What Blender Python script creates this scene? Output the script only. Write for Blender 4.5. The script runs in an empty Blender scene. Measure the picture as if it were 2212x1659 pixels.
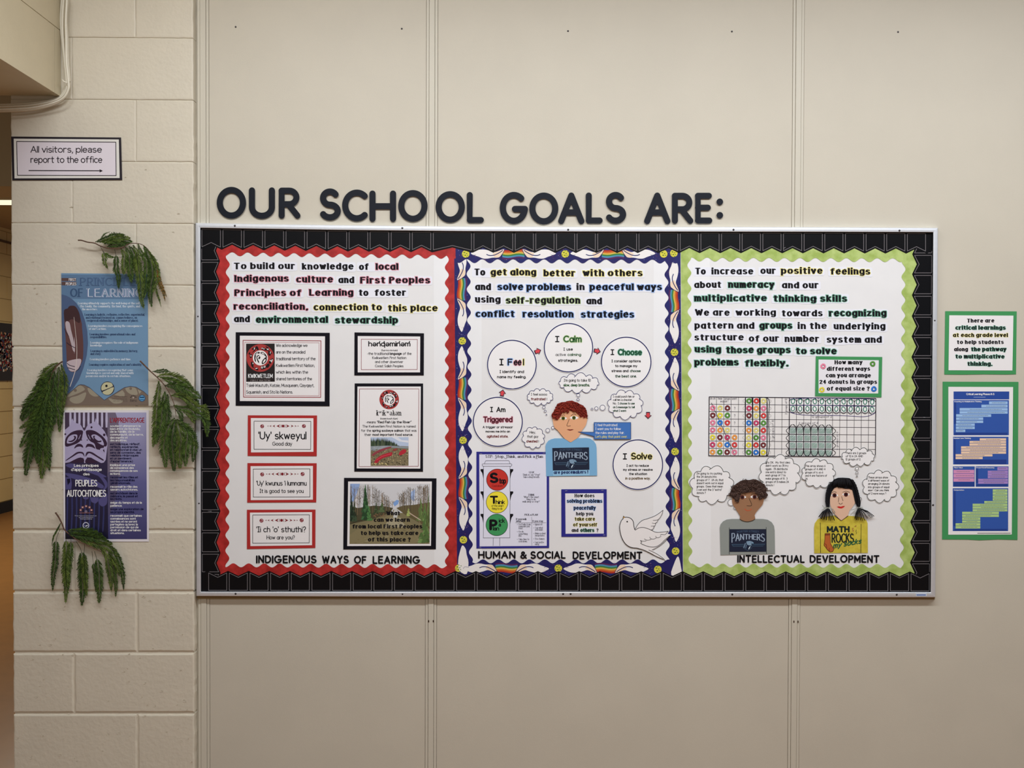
import bpy, math, random
import numpy as np
from mathutils import Vector, Matrix
from mathutils.geometry import tessellate_polygon

# ------------------------------------------------------------------ camera, world, lights, exposure
scene = bpy.context.scene
COL = scene.collection
W_PX, H_PX, F_PX = 2212.0, 1659.0, 1661.0
CAM = np.array([1.01296, -2.5288, 1.300])          # board's upper left corner stands at x=0, z=1.7912
def _rot():
    ca, sa = math.cos(-0.01175), math.sin(-0.01175)
    cb, sb = math.cos(-0.00895), math.sin(-0.00895)
    cc, sc = math.cos(-0.00314), math.sin(-0.00314)
    A = np.array([[cb, -sb, 0], [sb, cb, 0], [0, 0, 1]])
    B = np.array([[1, 0, 0], [0, ca, -sa], [0, sa, ca]])
    C = np.array([[cc, 0, sc], [0, 1, 0], [-sc, 0, cc]])
    return A @ B @ C
RM = _rot()
cam_data = bpy.data.cameras.new('camera')
cam = bpy.data.objects.new('camera', cam_data); COL.objects.link(cam)
cam_data.sensor_fit = 'HORIZONTAL'; cam_data.sensor_width = 36.0
cam_data.lens = 36.0 * F_PX / W_PX
cam_data.clip_start = 0.02
r_, f_, u_ = RM[:, 0], RM[:, 1], RM[:, 2]
cam.matrix_world = Matrix(((r_[0], u_[0], -f_[0], CAM[0]), (r_[1], u_[1], -f_[1], CAM[1]),
                           (r_[2], u_[2], -f_[2], CAM[2]), (0, 0, 0, 1)))
scene.camera = cam

world = bpy.data.worlds.new('world'); scene.world = world; world.use_nodes = True
world.node_tree.nodes['Background'].inputs[0].default_value = (1.0, 0.96, 0.88, 1)
world.node_tree.nodes['Background'].inputs[1].default_value = 0.18

def area(name, loc, size, power, color, rot=(0, 0, 0)):
    l = bpy.data.lights.new(name, 'AREA'); l.shape = 'RECTANGLE'; l.size, l.size_y = size
    l.energy = power; l.color = color
    o = bpy.data.objects.new(name, l); COL.objects.link(o); o.location = loc; o.rotation_euler = rot
    return o
area('ceiling_strip_light', (1.62, -1.30, 2.925), (4.7, 0.16), 86, (0.955, 1.0, 1.065))
area('rear_ceiling_light', (1.6, -3.6, 2.915), (2.8, 1.2), 44, (0.955, 1.0, 1.05))
area('corridor_ceiling_light', (-2.6, 3.2, 2.57), (0.3, 1.6), 52, (1.0, 0.93, 0.78))
vs = scene.view_settings
vs.view_transform = 'Standard'; vs.look = 'None'; vs.gamma = 1.0; vs.use_curve_mapping = False
vs.exposure = 0.15

# ------------------------------------------------------------------ wall geometry from measured points
def W(x, y, d=0.0):
    """point of the wall-parallel plane that stands d metres out from the board's front"""
    r = RM @ np.array([(x - W_PX / 2) / F_PX, 1.0, -(y - H_PX / 2) / F_PX])
    t = (-d - CAM[1]) / r[1]
    return CAM + t * r
def Wn(P, d):
    P = np.asarray(P, float).reshape(-1, 2)
    R = np.stack([(P[:, 0] - W_PX / 2) / F_PX, np.ones(len(P)), -(P[:, 1] - H_PX / 2) / F_PX])
    R = RM @ R
    t = (-np.asarray(d) - CAM[1]) / R[1]
    return (CAM[:, None] + t * R).T

# ------------------------------------------------------------------ materials
def lin(c):
    c = c / 255.0
    return c / 12.92 if c <= 0.04045 else ((c + 0.055) / 1.055) ** 2.4
K = 0.88                                       # light level on the board for which photo colours were read
def rgb(c, k=None):
    k = k or K
    return tuple(min(0.9, lin(v) / k) for v in c) + (1.0,)
_M = {}
def mat(name, c, rough=0.6, spec=0.35, var=0.0, scale=40.0, bump=0.0, bscale=200.0, metal=0.0, k=None, c2=None, detail=4.0, emit=0.0):
    key = (name, tuple(c), rough, c2 and tuple(c2))
    if key in _M: return _M[key]
    m = bpy.data.materials.new(name); m.use_nodes = True
    nt = m.node_tree; b = nt.nodes['Principled BSDF']
    b.inputs['Roughness'].default_value = rough; b.inputs['Metallic'].default_value = metal
    b.inputs['Specular IOR Level'].default_value = spec
    base = rgb(c, k)
    b.inputs['Base Color'].default_value = base
    if var or c2:
        tc = nt.nodes.new('ShaderNodeNewGeometry')
        n = nt.nodes.new('ShaderNodeTexNoise'); n.inputs['Scale'].default_value = scale; n.inputs['Detail'].default_value = detail
        nt.links.new(tc.outputs['Position'], n.inputs['Vector'])
        r = nt.nodes.new('ShaderNodeValToRGB')
        lo = rgb(c2, k) if c2 else tuple(v * (1 - var) for v in base[:3]) + (1,)
        hi = base if c2 else tuple(min(0.95, v * (1 + var)) for v in base[:3]) + (1,)
        r.color_ramp.elements[0].position = 0.35; r.color_ramp.elements[0].color = lo
        r.color_ramp.elements[1].position = 0.65; r.color_ramp.elements[1].color = hi
        nt.links.new(n.outputs['Fac'], r.inputs['Fac']); nt.links.new(r.outputs['Color'], b.inputs['Base Color'])
    if bump:
        tc = nt.nodes.new('ShaderNodeNewGeometry')
        n = nt.nodes.new('ShaderNodeTexNoise'); n.inputs['Scale'].default_value = bscale; n.inputs['Detail'].default_value = 5
        nt.links.new(tc.outputs['Position'], n.inputs['Vector'])
        bp = nt.nodes.new('ShaderNodeBump'); bp.inputs['Strength'].default_value = bump; bp.inputs['Distance'].default_value = 0.002
        nt.links.new(n.outputs['Fac'], bp.inputs['Height']); nt.links.new(bp.outputs['Normal'], b.inputs['Normal'])
    if emit:
        b.inputs['Emission Color'].default_value = base; b.inputs['Emission Strength'].default_value = emit
    _M[key] = m
    return m
def ink(c, name='printed ink'):
    return mat('%s %d %d %d' % ((name,) + tuple(c)), c, rough=0.6, spec=0.15)
def grad_mat(name, stops, axis=2, rough=0.45):
    """printed colour gradient of a poster, along the sheet itself"""
    m = bpy.data.materials.new(name); m.use_nodes = True; nt = m.node_tree; b = nt.nodes['Principled BSDF']
    b.inputs['Roughness'].default_value = rough
    tc = nt.nodes.new('ShaderNodeTexCoord'); sp = nt.nodes.new('ShaderNodeSeparateXYZ'); r = nt.nodes.new('ShaderNodeValToRGB')
    nt.links.new(tc.outputs['Generated'], sp.inputs[0]); nt.links.new(sp.outputs[axis], r.inputs['Fac'])
    e = r.color_ramp.elements
    while len(e) < len(stops): e.new(0.5)
    for i, (p, c) in enumerate(stops): e[i].position = p; e[i].color = rgb(c)
    nt.links.new(r.outputs['Color'], b.inputs['Base Color'])
    return m

# ------------------------------------------------------------------ mesh helpers
def tag(o, label=None, cat=None, group=None, kind=None):
    if label: o['label'] = label
    if cat: o['category'] = cat
    if group: o['group'] = group
    if kind: o['kind'] = kind
    return o
def link_mesh(name, V, F, m, parent=None, origin=None, smooth=False):
    V = np.asarray(V, float)
    if parent is not None: org = np.array(parent['_o'])
    else: org = np.array(origin) if origin is not None else (V.min(0) + V.max(0)) / 2
    me = bpy.data.meshes.new(name)
    me.from_pydata((V - org).tolist(), [], F)
    if m is not None: me.materials.append(m)
    if smooth: me.polygons.foreach_set('use_smooth', [True] * len(me.polygons))
    o = bpy.data.objects.new(name, me); COL.objects.link(o)
    if parent is not None: o.parent = parent
    else: o.location = org
    o['_o'] = org.tolist()
    return o
def empty(name, loc):
    o = bpy.data.objects.new(name, None); COL.objects.link(o); o.location = loc; o.empty_display_size = 0.05
    o['_o'] = [float(v) for v in loc]
    return o
def area2(p):
    return sum(p[i][0] * p[(i + 1) % len(p)][1] - p[(i + 1) % len(p)][0] * p[i][1] for i in range(len(p))) / 2
def flat(name, polys, d, m, parent=None, thick=0.0, origin=None):
    """polygons given at photo measure, laid on the wall-parallel plane d; thick gives the sheet its edge"""
    V = []; F = []; D = []; cnt = 0
    for p in polys:
        if len(p) < 3: continue
        if area2(p) < 0: p = p[::-1]            # y runs down: positive area faces the viewer after the flip below
        n = len(V); k = len(p)
        st = (7e-6 * cnt if name == 'letter' else 3.1e-6 * (cnt % 16)) if len(polys) > 1 and (name == 'letter' or (parent is not None and not thick)) else 0.0; cnt += 1
        V += list(p); D += [d + st] * k
        if k == 3: tris = [(0, 1, 2)]
        elif k == 4 and not getattr(p, 'concave', False) and _convex(p): tris = [(0, 1, 2, 3)]
        elif _convex(p): tris = [tuple(range(k))]
        else: tris = tessellate_polygon([[Vector((q[0], q[1], 0)) for q in p]])
        for t in tris:
            t = list(t)
            if area2([p[i] for i in t]) > 0: t = t[::-1]
            F.append(tuple(n + i for i in t))
        if thick:
            V += list(p); D += [d - thick] * k
            for i in range(k):
                j = (i + 1) % k
                F.append((n + i, n + j, n + k + j, n + k + i))
    if not V: return None
    P = Wn(V, np.array(D))
    return link_mesh(name, P, F, m, parent, origin)
def _convex(p):
    s = 0; k = len(p)
    for i in range(k):
        a, b, c = p[i], p[(i + 1) % k], p[(i + 2) % k]
        cr = (b[0] - a[0]) * (c[1] - b[1]) - (b[1] - a[1]) * (c[0] - b[0])
        if abs(cr) < 1e-9: continue
        if s == 0: s = 1 if cr > 0 else -1
        elif (cr > 0) != (s > 0): return False
    return True
class View:
    """an enlarged crop the measurements were taken in: origin and scale to photo measure"""
    def __init__(s, ox, oy, k): s.ox, s.oy, s.k = ox, oy, k
    def p(s, x, y): return (s.ox + x * s.k, s.oy + y * s.k)
    def P(s, *pts): return [s.p(*q) for q in pts]
PX = View(0, 0, 1.0)

def ribbon(pts, w, close=False, w2=None):
    """stroke of half width w (px) -> convex quads + round joints"""
    out = []
    pts = [np.array(p, float) for p in pts]
    if close: pts = pts + [pts[0]]
    n = len(pts)
    for i in range(n - 1):
        a, b = pts[i], pts[i + 1]; t = b - a; L = math.hypot(*t)
        if L < 1e-6: continue
        t /= L; nrm = np.array([-t[1], t[0]])
        wa = w if w2 is None else w + (w2 - w) * i / (n - 1)
        wb = w if w2 is None else w + (w2 - w) * (i + 1) / (n - 1)
        e = min(w * 0.3, L * 0.3)
        out.append([tuple(a + nrm * wa - t * e), tuple(b + nrm * wb + t * e), tuple(b - nrm * wb + t * e), tuple(a - nrm * wa - t * e)])
    return out
def circ(cx, cy, r, n=24, ry=None, a0=0):
    ry = r if ry is None else ry
    return [(cx + r * math.cos(a0 + 2 * math.pi * i / n), cy + ry * math.sin(a0 + 2 * math.pi * i / n)) for i in range(n)]
def ring(cx, cy, r, w, n=40, ry=None):
    ry = r if ry is None else ry
    o = circ(cx, cy, r + w, n, ry + w); i = circ(cx, cy, r - w, n, ry - w)
    return [[o[k], o[(k + 1) % n], i[(k + 1) % n], i[k]] for k in range(n)]
def frame_polys(q, w):
    """outline of a quad q, line width w px"""
    c = np.mean(np.array(q), 0); inn = []
    for (x, y) in q: inn.append((x - math.copysign(w, x - c[0]), y - math.copysign(w, y - c[1])))
    return [[q[i], q[(i + 1) % 4], inn[(i + 1) % 4], inn[i]] for i in range(4)]
def spline(pts, n=6, close=False):
    """Catmull-Rom through pts"""
    P = [np.array(p, float) for p in pts]; out = []; N = len(P)
    rng = range(N) if close else range(N - 1)
    for i in rng:
        if close: p0, p1, p2, p3 = P[i - 1], P[i], P[(i + 1) % N], P[(i + 2) % N]
        else: p0, p1, p2, p3 = P[max(i - 1, 0)], P[i], P[i + 1], P[min(i + 2, N - 1)]
        for j in range(n):
            t = j / n
            out.append(tuple(0.5 * ((2 * p1) + (-p0 + p2) * t + (2 * p0 - 5 * p1 + 4 * p2 - p3) * t * t + (-p0 + 3 * p1 - 3 * p2 + p3) * t ** 3)))
    if not close: out.append(tuple(P[-1]))
    return out
def box(name, lo, hi, m, parent=None, bevel=0.0, origin=None):
    lo = np.array(lo, float); hi = np.array(hi, float)
    if bevel <= 0:
        V = [(x, y, z) for x in (lo[0], hi[0]) for y in (lo[1], hi[1]) for z in (lo[2], hi[2])]
        F = [(0, 1, 3, 2), (4, 6, 7, 5), (0, 4, 5, 1), (2, 3, 7, 6), (0, 2, 6, 4), (1, 5, 7, 3)]
    else:                                        # front edges (towards -y) chamfered
        b = bevel; V = []
        for y, e in ((hi[1], 0), (lo[1] + b, 0), (lo[1], b)):
            V += [(lo[0] + e, y, lo[2] + e), (hi[0] - e, y, lo[2] + e), (hi[0] - e, y, hi[2] - e), (lo[0] + e, y, hi[2] - e)]
        F = [(3, 2, 1, 0), (8, 9, 10, 11)]
        for a, c in ((0, 4), (4, 8)):
            for i in range(4): j = (i + 1) % 4; F.append((c + j, a + j, a + i, c + i)[::-1] if False else (a + i, a + j, c + j, c + i))
    return link_mesh(name, V, F, m, parent, origin)
def tube(name, pts, r, m, parent=None, n=8, origin=None, r2=None):
    P = [np.array(p, float) for p in pts]; V = []; F = []; N = len(P)
    up = np.array([0.13, 0.9, 0.31]); up /= np.linalg.norm(up)
    for i, p in enumerate(P):
        t = P[min(i + 1, N - 1)] - P[max(i - 1, 0)]; t /= (np.linalg.norm(t) + 1e-12)
        a = np.cross(t, up); a /= (np.linalg.norm(a) + 1e-12); b = np.cross(a, t)
        rr = r if r2 is None else r + (r2 - r) * i / (N - 1)
        for k in range(n):
            an = 2 * math.pi * k / n; V.append(p + rr * (math.cos(an) * a + math.sin(an) * b))
    for i in range(N - 1):
        for k in range(n):
            F.append((i * n + k, i * n + (k + 1) % n, (i + 1) * n + (k + 1) % n, (i + 1) * n + k))
    F.append(tuple(range(n))[::-1]); F.append(tuple((N - 1) * n + k for k in range(n)))
    return link_mesh(name, V, F, m, parent, origin, smooth=True)
# ------------------------------------------------------------------ lettering: pen skeletons, widened with an elliptical nib
# strokes split by |, points "x,y", arcs "@cx,cy,rx,ry,from,to" (degrees); baseline 0, x-height .68, capitals 1
G = {
'a': '@.3,.33,.3,.34,0,360|.6,.68 .6,0', 'b': '0,1 0,0|@.3,.33,.3,.34,0,360', 'c': '@.3,.34,.3,.34,48,312',
'd': '@.3,.33,.3,.34,0,360|.6,1 .6,0', 'e': '.03,.36 .58,.36 @.3,.34,.29,.34,5,318', 'f': '.45,.96 @.36,.78,.18,.2,90,180 .18,0|0,.64 .42,.64',
'g': '@.3,.34,.3,.34,0,360|.6,.68 .6,-.06 @.32,-.06,.28,.23,0,-145', 'h': '0,1 0,0|0,.4 @.26,.4,.26,.28,180,0 .52,0',
'i': '0,.66 0,0|*0,.92', 'j': '.2,.66 .2,-.12 @0,-.12,.2,.18,0,-110|*.2,.92', 'k': '0,1 0,0|.45,.66 0,.28|.14,.38 .5,0', 'l': '0,1 0,0',
'm': '0,.68 0,0|0,.42 @.2,.42,.2,.26,180,0 .4,0|.4,.42 @.6,.42,.2,.26,180,0 .8,0', 'n': '0,.68 0,0|0,.4 @.26,.4,.26,.28,180,0 .52,0',
'o': '@.31,.34,.31,.34,0,360', 'p': '0,.68 0,-.3|@.3,.34,.3,.34,0,360', 'q': '@.3,.34,.3,.34,0,360|.6,.68 .6,-.3',
'r': '0,.68 0,0|0,.42 @.24,.42,.24,.26,180,55', 's': '@.25,.51,.22,.16,35,270 @.25,.175,.25,.175,90,-145', 't': '.17,.93 .17,.14 @.31,.14,.14,.14,180,290|0,.66 .4,.66',
'u': '0,.68 0,.28 @.26,.28,.26,.28,180,360 .52,.68|.52,.4 .52,0', 'v': '0,.68 .27,0 .54,.68', 'w': '0,.68 .2,.02 .4,.6 .6,.02 .8,.68',
'x': '0,.68 .5,0|.5,.68 0,0', 'y': '0,.68 .28,.05|.56,.68 .13,-.3', 'z': '0,.65 .5,.65 0,.03 .52,.03',
'A': '0,0 .38,1 .76,0|.14,.34 .62,.34', 'B': '0,0 0,1 .28,1 @.28,.77,.25,.23,90,-90 0,.54|.28,.54 @.3,.27,.29,.27,90,-90 0,0', 'C': '@.45,.5,.45,.5,48,312',
'D': '0,0 0,1 .25,1 @.25,.5,.48,.5,90,-90 0,0', 'E': '.55,1 0,1 0,0 .57,0|0,.52 .5,.52', 'F': '.55,1 0,1 0,0|0,.52 .48,.52',
'G': '@.47,.5,.47,.5,48,352 .94,.46 .52,.46', 'H': '0,1 0,0|.66,1 .66,0|0,.5 .66,.5', 'I': '0,1 0,0', 'J': '.4,1 .4,.25 @.2,.25,.2,.25,0,-160',
'K': '0,1 0,0|.58,1 0,.42|.18,.56 .62,0', 'L': '0,1 0,0 .52,0', 'M': '0,0 0,1 .4,.25 .8,1 .8,0', 'N': '0,0 0,1 .66,0 .66,1', 'O': '@.46,.5,.46,.5,0,360',
'P': '0,0 0,1 .3,1 @.3,.73,.28,.27,90,-90 0,.46', 'Q': '@.46,.5,.46,.5,0,360|.58,.22 .92,-.08', 'R': '0,0 0,1 .3,1 @.3,.73,.28,.27,90,-90 0,.46|.26,.46 .62,0',
'S': '@.33,.745,.29,.255,35,270 @.33,.245,.33,.245,90,-150', 'T': '0,1 .7,1|.35,1 .35,0', 'U': '0,1 0,.34 @.34,.34,.34,.34,180,360 .68,1',
'V': '0,1 .36,0 .72,1', 'W': '0,1 .26,0 .5,.85 .74,0 1,1', 'X': '0,0 .66,1|0,1 .66,0', 'Y': '0,1 .34,.5 .68,1|.34,.5 .34,0', 'Z': '0,1 .62,1 0,0 .64,0',
'0': '@.3,.5,.3,.5,0,360', '1': '0,.78 .2,1 .2,0', '2': '@.28,.72,.28,.28,165,-30 0,0 .58,0', '3': '@.27,.76,.26,.24,150,-90 @.27,.26,.3,.26,90,-150',
'4': '.42,0 .42,1 0,.32 .6,.32', '5': '.52,1 .08,1 .04,.56 @.26,.31,.3,.31,120,-150', '6': '.46,.98 .1,.5 @.3,.3,.29,.3,150,510', '7': '0,1 .56,1 .16,0',
'8': '@.29,.76,.24,.24,0,360|@.29,.26,.29,.26,0,360', '9': '@.29,.7,.29,.29,0,360|.58,.7 .42,0',
'.': '*0,0', ',': '.06,.04 0,-.16', ':': '*0,.08|*0,.55', ';': '*.04,.55|.06,.04 0,-.16', '!': '0,1 0,.3|*0,0', '?': '@.24,.74,.24,.26,170,-60 .24,.42 .24,.28|*.24,0',
"'": '0,1 0,.78', '‘': '.06,1.02 0,.8', '’': '.06,1.02 0,.8', '"': '0,1 0,.78|.16,1 .16,.78', '“': '.05,1 0,.8|.2,1 .15,.8', '”': '.05,1 0,.8|.2,1 .15,.8',
'(': '@.5,.4,.5,.66,125,235', ')': '@-.3,.4,.5,.66,55,-55', '-': '0,.34 .3,.34', '–': '0,.34 .4,.34', '&': '.72,0 .14,.7 @.3,.8,.17,.19,200,-20 .1,.4 @.28,.24,.26,.24,140,330 .68,.5',
'/': '0,-.1 .4,1', '=': '0,.25 .45,.25|0,.5 .45,.5', '•': '*0,.35', ' ': '',
'ə': '.57,.3 .02,.3 @.3,.34,.29,.34,185,498', 'ƛ': '0,1 .12,.9 .5,0|.26,.52 0,0|.02,.84 .32,.66', 'ʷ': '0,.95 .09,.62 .18,.9 .27,.62 .36,.95',
'é': None, 'è': None, 'ê': None, 'î': None, 'ô': None, 'û': None, 'ñ': None, '\u0331': '',
}
for c, b, acc in (('â', 'a', '.14,.82 .3,.98 .46,.82'), ('é', 'e', '.22,.82 .38,.98'), ('è', 'e', '.38,.82 .22,.98'), ('ê', 'e', '.16,.82 .3,.98 .44,.82'), ('ô', 'o', '.16,.82 .3,.98 .44,.82'), ('û', 'u', '.14,.82 .27,.98 .4,.82')):
    G[c] = G[b] + '|' + acc
G['î'] = '0,.68 0,0|-.13,.82 0,.98 .13,.82'
COMIC = {'I': '.17,1 .17,0|0,1 .34,1|0,0 .34,0', 'M': '0,0 .1,1 .42,.25 .74,1 .86,0'}
ALT = {'a': '@.26,.47,.23,.21,155,0 .49,0|.49,.40 .2,.38 @.2,.19,.19,.19,90,270 .34,.02 .49,.14'}
def parse(g, fine=False):
    out = []
    for st in g.split('|'):
        st = st.strip()
        if not st: continue
        if st[0] == '*': out.append(('dot', [tuple(map(float, st[1:].split(',')))])); continue
        pts = []
        for tk in st.split():
            if tk[0] == '@':
                cx, cy, rx, ry, a0, a1 = map(float, tk[1:].split(','))
                n = max(4, int(abs(a1 - a0) / (8 if fine else 22)))
                for i in range(n + 1):
                    a = math.radians(a0 + (a1 - a0) * i / n); pts.append((cx + rx * math.cos(a), cy + ry * math.sin(a)))
            else: pts.append(tuple(map(float, tk.split(','))))
        pts = [p for i, p in enumerate(pts) if i == 0 or abs(p[0] - pts[i - 1][0]) + abs(p[1] - pts[i - 1][1]) > 1e-4]
        out.append(('s', pts))
    return out
_PC = {}
def glyph(ch, comic, fine=False):
    key = (ch, comic, fine)
    if key not in _PC: _PC[key] = parse(COMIC[ch] if comic == 1 and ch in COMIC else ALT[ch] if comic == 2 and ch in ALT else (G.get(ch) or ''), fine)
    return _PC[key]
# style: nib half axes (a across, b along) as a share of the letter height, gap, space, serif, comic, x stretch, x-height factor
ST = {
 'comic': dict(a=.064, b=.062, gap=.2, space=.42, comic=True),
 'comicb': dict(a=.088, b=.088, gap=.24, space=.42, comic=True),
 'sans': dict(a=.061, b=.058, gap=.17, space=.34),
 'sansb': dict(a=.09, b=.08, gap=.2, space=.34),
 'heavy': dict(a=.13, b=.11, gap=.26, space=.34),
 'vag': dict(a=.098, b=.098, gap=.22, space=.5),
 'serif': dict(a=.062, b=.032, gap=.30, space=.4, serif=.16),
 'serifb': dict(a=.095, b=.045, gap=.33, space=.42, serif=.20),
 'cond': dict(a=.066, b=.066, gap=.24, space=.34),
 'ravies': dict(a=.125, b=.07, gap=.46, space=.46, serif=.15, xh=1.12),
 'athl': dict(a=.052, b=.034, gap=.26, space=.4, serif=.05),
 'ravie': dict(a=.158, b=.080, gap=.50, space=.46, serif=.17, xh=1.12),
}
def text(s, x0, x1, yb, h, style='comic', slope=0.0, grow=0.0, view=PX, track=None, arc=0.0, slant=0.0, hfun=None):
    """lettering fitted between x0 and x1 on baseline yb; returns convex polygons in photo measure"""
    S = ST[style]; comic = 1 if S.get('comic') else (2 if style[:4] in ('sans', 'seri', 'heav') else 0); xh = S.get('xh', 1.0)
    (X0, YB), (X1, _) = view.p(x0, yb), view.p(x1, yb); h = h * view.k; slope *= view.k; arc *= view.k
    a, b = S['a'] * h, S['b'] * h; ser = S.get('serif', 0) * h
    pen = 0.0; items = []
    gap = S['gap'] + (track or 0)
    rnd = random.Random(s)
    mx = 0.0
    for ch in s:
        if ch == ' ': pen += S['space']; continue
        if ch == '\u0313':                        # comma above the letter before
            items.append(([('s', [(0.06, 1.0), (0.0, .8)])], pen - gap - .12, ch)); continue
        g = glyph(ch, comic, h > 30)
        w = max([p[0] for k, P in g for p in P] + [0.0])
        items.append((g, pen, ch)); mx = pen + w; pen += w + gap
    total = max(mx, 1e-3)
    span = (X1 - X0) - 2 * (a + ser * .35)
    sx = span / total if total > 0.3 else h
    ox = X0 + a + ser * .35 if total > 0.3 else (X0 + X1) / 2
    polys = []
    for g, pen, ch in items:
        dy = rnd.uniform(-.02, .02) * h if style[:5] == 'ravie' else 0
        hh = h
        if hfun: hh = h * hfun(pen / total)
        def mp(p):
            y = p[1]
            if 0 < y <= .7: y = y * xh if xh != 1 else y
            x = ox + (pen + p[0]) * sx
            u = (pen + p[0]) / total
            yy = YB + slope * u - y * (hh - 2 * b) - b + dy - arc * 4 * u * (1 - u)
            if hfun: yy = YB + slope * u + (hh - h) * .5 - y * (hh - 2 * b) - b - arc * 4 * u * (1 - u)
            return np.array([x + slant * (YB - yy), yy])
        A, B = a + grow, b + grow
        for kind, P in g:
            if kind == 'dot':
                c = mp(P[0] if xh == 1 or P[0][1] < .7 else (P[0][0], 1.03)); polys.append(circ(c[0], c[1], A * 1.15, 8, max(B, A * .8) * 1.1)); continue
            Q = [mp(p) for p in P]
            closed = len(Q) > 4 and np.hypot(*(Q[0] - Q[-1])) < .02 * h
            n = len(Q); off = []
            for i in range(n):
                if closed: t = Q[(i + 1) % (n - 1)] - Q[(i - 1) % (n - 1)] if i < n - 1 else Q[1] - Q[n - 2]
                else: t = Q[min(i + 1, n - 1)] - Q[max(i - 1, 0)]
                L = math.hypot(*t) + 1e-9; nx, ny = -t[1] / L, t[0] / L
                q = math.sqrt(A * A * nx * nx + B * B * ny * ny); off.append(np.array([A * A * nx / q, B * B * ny / q]))
            for i in range(n - 1):
                t = Q[i + 1] - Q[i]; L = math.hypot(*t) + 1e-9; nx, ny = -t[1] / L, t[0] / L
                q = math.sqrt(A * A * nx * nx + B * B * ny * ny); o = np.array([A * A * nx / q, B * B * ny / q])
                o0 = off[i] if (i > 0 or closed) and np.dot(off[i], o) > .9 * np.dot(o, o) else o
                o1 = off[i + 1] if (i < n - 2 or closed) and np.dot(off[i + 1], o) > .9 * np.dot(o, o) else o
                polys.append([tuple(Q[i] + o0), tuple(Q[i + 1] + o1), tuple(Q[i + 1] - o1), tuple(Q[i] - o0)])
            if not closed:
                k = 8 if h < 30 else 20
                polys.append(circ(Q[0][0], Q[0][1], A, k, B)); polys.append(circ(Q[-1][0], Q[-1][1], A, k, B))
            for i in range(1, n - 1):
                u, v = Q[i] - Q[i - 1], Q[i + 1] - Q[i]
                if abs(u[0] * v[1] - u[1] * v[0]) > .45 * math.hypot(*u) * math.hypot(*v) or np.dot(u, v) < 0:
                    polys.append(circ(Q[i][0], Q[i][1], A, 8 if h < 30 else 20, B))
            if ser and not closed:
                for e, o in ((0, 1), (n - 1, n - 2)):
                    t = Q[o] - Q[e]; L = math.hypot(*t)
                    if L < .2 * h or abs(t[1]) < .8 * L: continue
                    sg = 1 if t[1] > 0 else -1          # +1 when the stroke runs down from this end
                    cx_, cy_ = Q[e]; S_ = ser + grow; hb = (.16 * h if style[:5] == 'ravie' else .06 * h)
                    if style[:5] == 'ravie':
                        l, r = (S_ * 1.15, S_ * .7) if sg > 0 else (S_ * .9, S_ * 1.0)
                        polys.append([(cx_ - l, cy_ - sg * B), (cx_ + r, cy_ - sg * B), (cx_ + A * .9, cy_ + sg * (hb + B)), (cx_ - A * .9, cy_ + sg * (hb + B))])
                    else:
                        polys.append([(cx_ - S_, cy_ - sg * B), (cx_ + S_, cy_ - sg * B), (cx_ + S_, cy_ + sg * B * .8), (cx_ - S_, cy_ + sg * B * .8)])
    return polys
ASC = set('bdfhklt') ; DESC = set('gjpqy,')
def strip_outline(s, x0, x1, yb, h, m=4.0, slope=0):
    """hand-cut outline around a line of lettering"""
    n = max(8, int((x1 - x0) / 4)); top = []; bot = []
    L = len(s)
    rnd = random.Random(s + 'cut')
    for i in range(n + 1):
        u = i / n; k = u * L
        t = [1 if (c in ASC or c.isupper()) else .78 for c in s[max(0, int(k) - 2):int(k) + 2]] or [.78]
        b = [1 if c in DESC else 0 for c in s[max(0, int(k) - 2):int(k) + 2]] or [0]
        top.append(h * (sum(t) / len(t)) + m * .8); bot.append(h * .28 * (sum(b) / len(b)) + m * .75)
    for _ in range(2):
        top = [top[0]] + [(top[i - 1] + top[i] + top[i + 1]) / 3 for i in range(1, n)] + [top[-1]]
        bot = [bot[0]] + [(bot[i - 1] + bot[i] + bot[i + 1]) / 3 for i in range(1, n)] + [bot[-1]]
    X = [x0 - m + (x1 - x0 + 2 * m) * i / n for i in range(n + 1)]
    T = [(X[i], yb + slope * i / n - top[i] + rnd.uniform(-.3, .3)) for i in range(n + 1)]
    B = [(X[i], yb + slope * i / n + bot[i] + rnd.uniform(-.3, .3)) for i in range(n + 1)]
    T[0] = (T[0][0] + 1.5, T[0][1] + 2.0); T[-1] = (T[-1][0] - 1.5, T[-1][1] + 2.0)
    B[0] = (B[0][0] + 1.5, B[0][1] - 2.0); B[-1] = (B[-1][0] - 1.5, B[-1][1] - 2.0)
    return T + B[::-1]
# ------------------------------------------------------------------ layers (metres out from the frame's front plane)
D_WALL = -0.020          # painted panels
D_BLOCK = 0.0            # face of the concrete blocks
BD = -0.0100             # pinning surface of the board
def LV(n): return BD + 0.0004 * n
wall_paint = mat('cream wall paint', (191, 184, 168), rough=0.5, spec=0.3, var=0.015, scale=5.0, bump=0.10, bscale=420.0)
trim_paint = mat('cream trim paint', (193, 187, 171), rough=0.45, spec=0.35, bump=0.05, bscale=300.0)
block_paint = mat('painted block', (202, 194, 176), rough=0.42, spec=0.4, var=0.02, scale=9.0, bump=0.55, bscale=70.0)
mortar_paint = mat('painted mortar', (206, 198, 180), rough=0.4, spec=0.4, bump=0.3, bscale=90.0)
wx = lambda px, py=830, d=0.0: W(px, py, d)[0]
wz = lambda py, px=1100, d=0.0: W(px, py, d)[2]
ceil_z = 2.95
yw = -D_WALL

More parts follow.
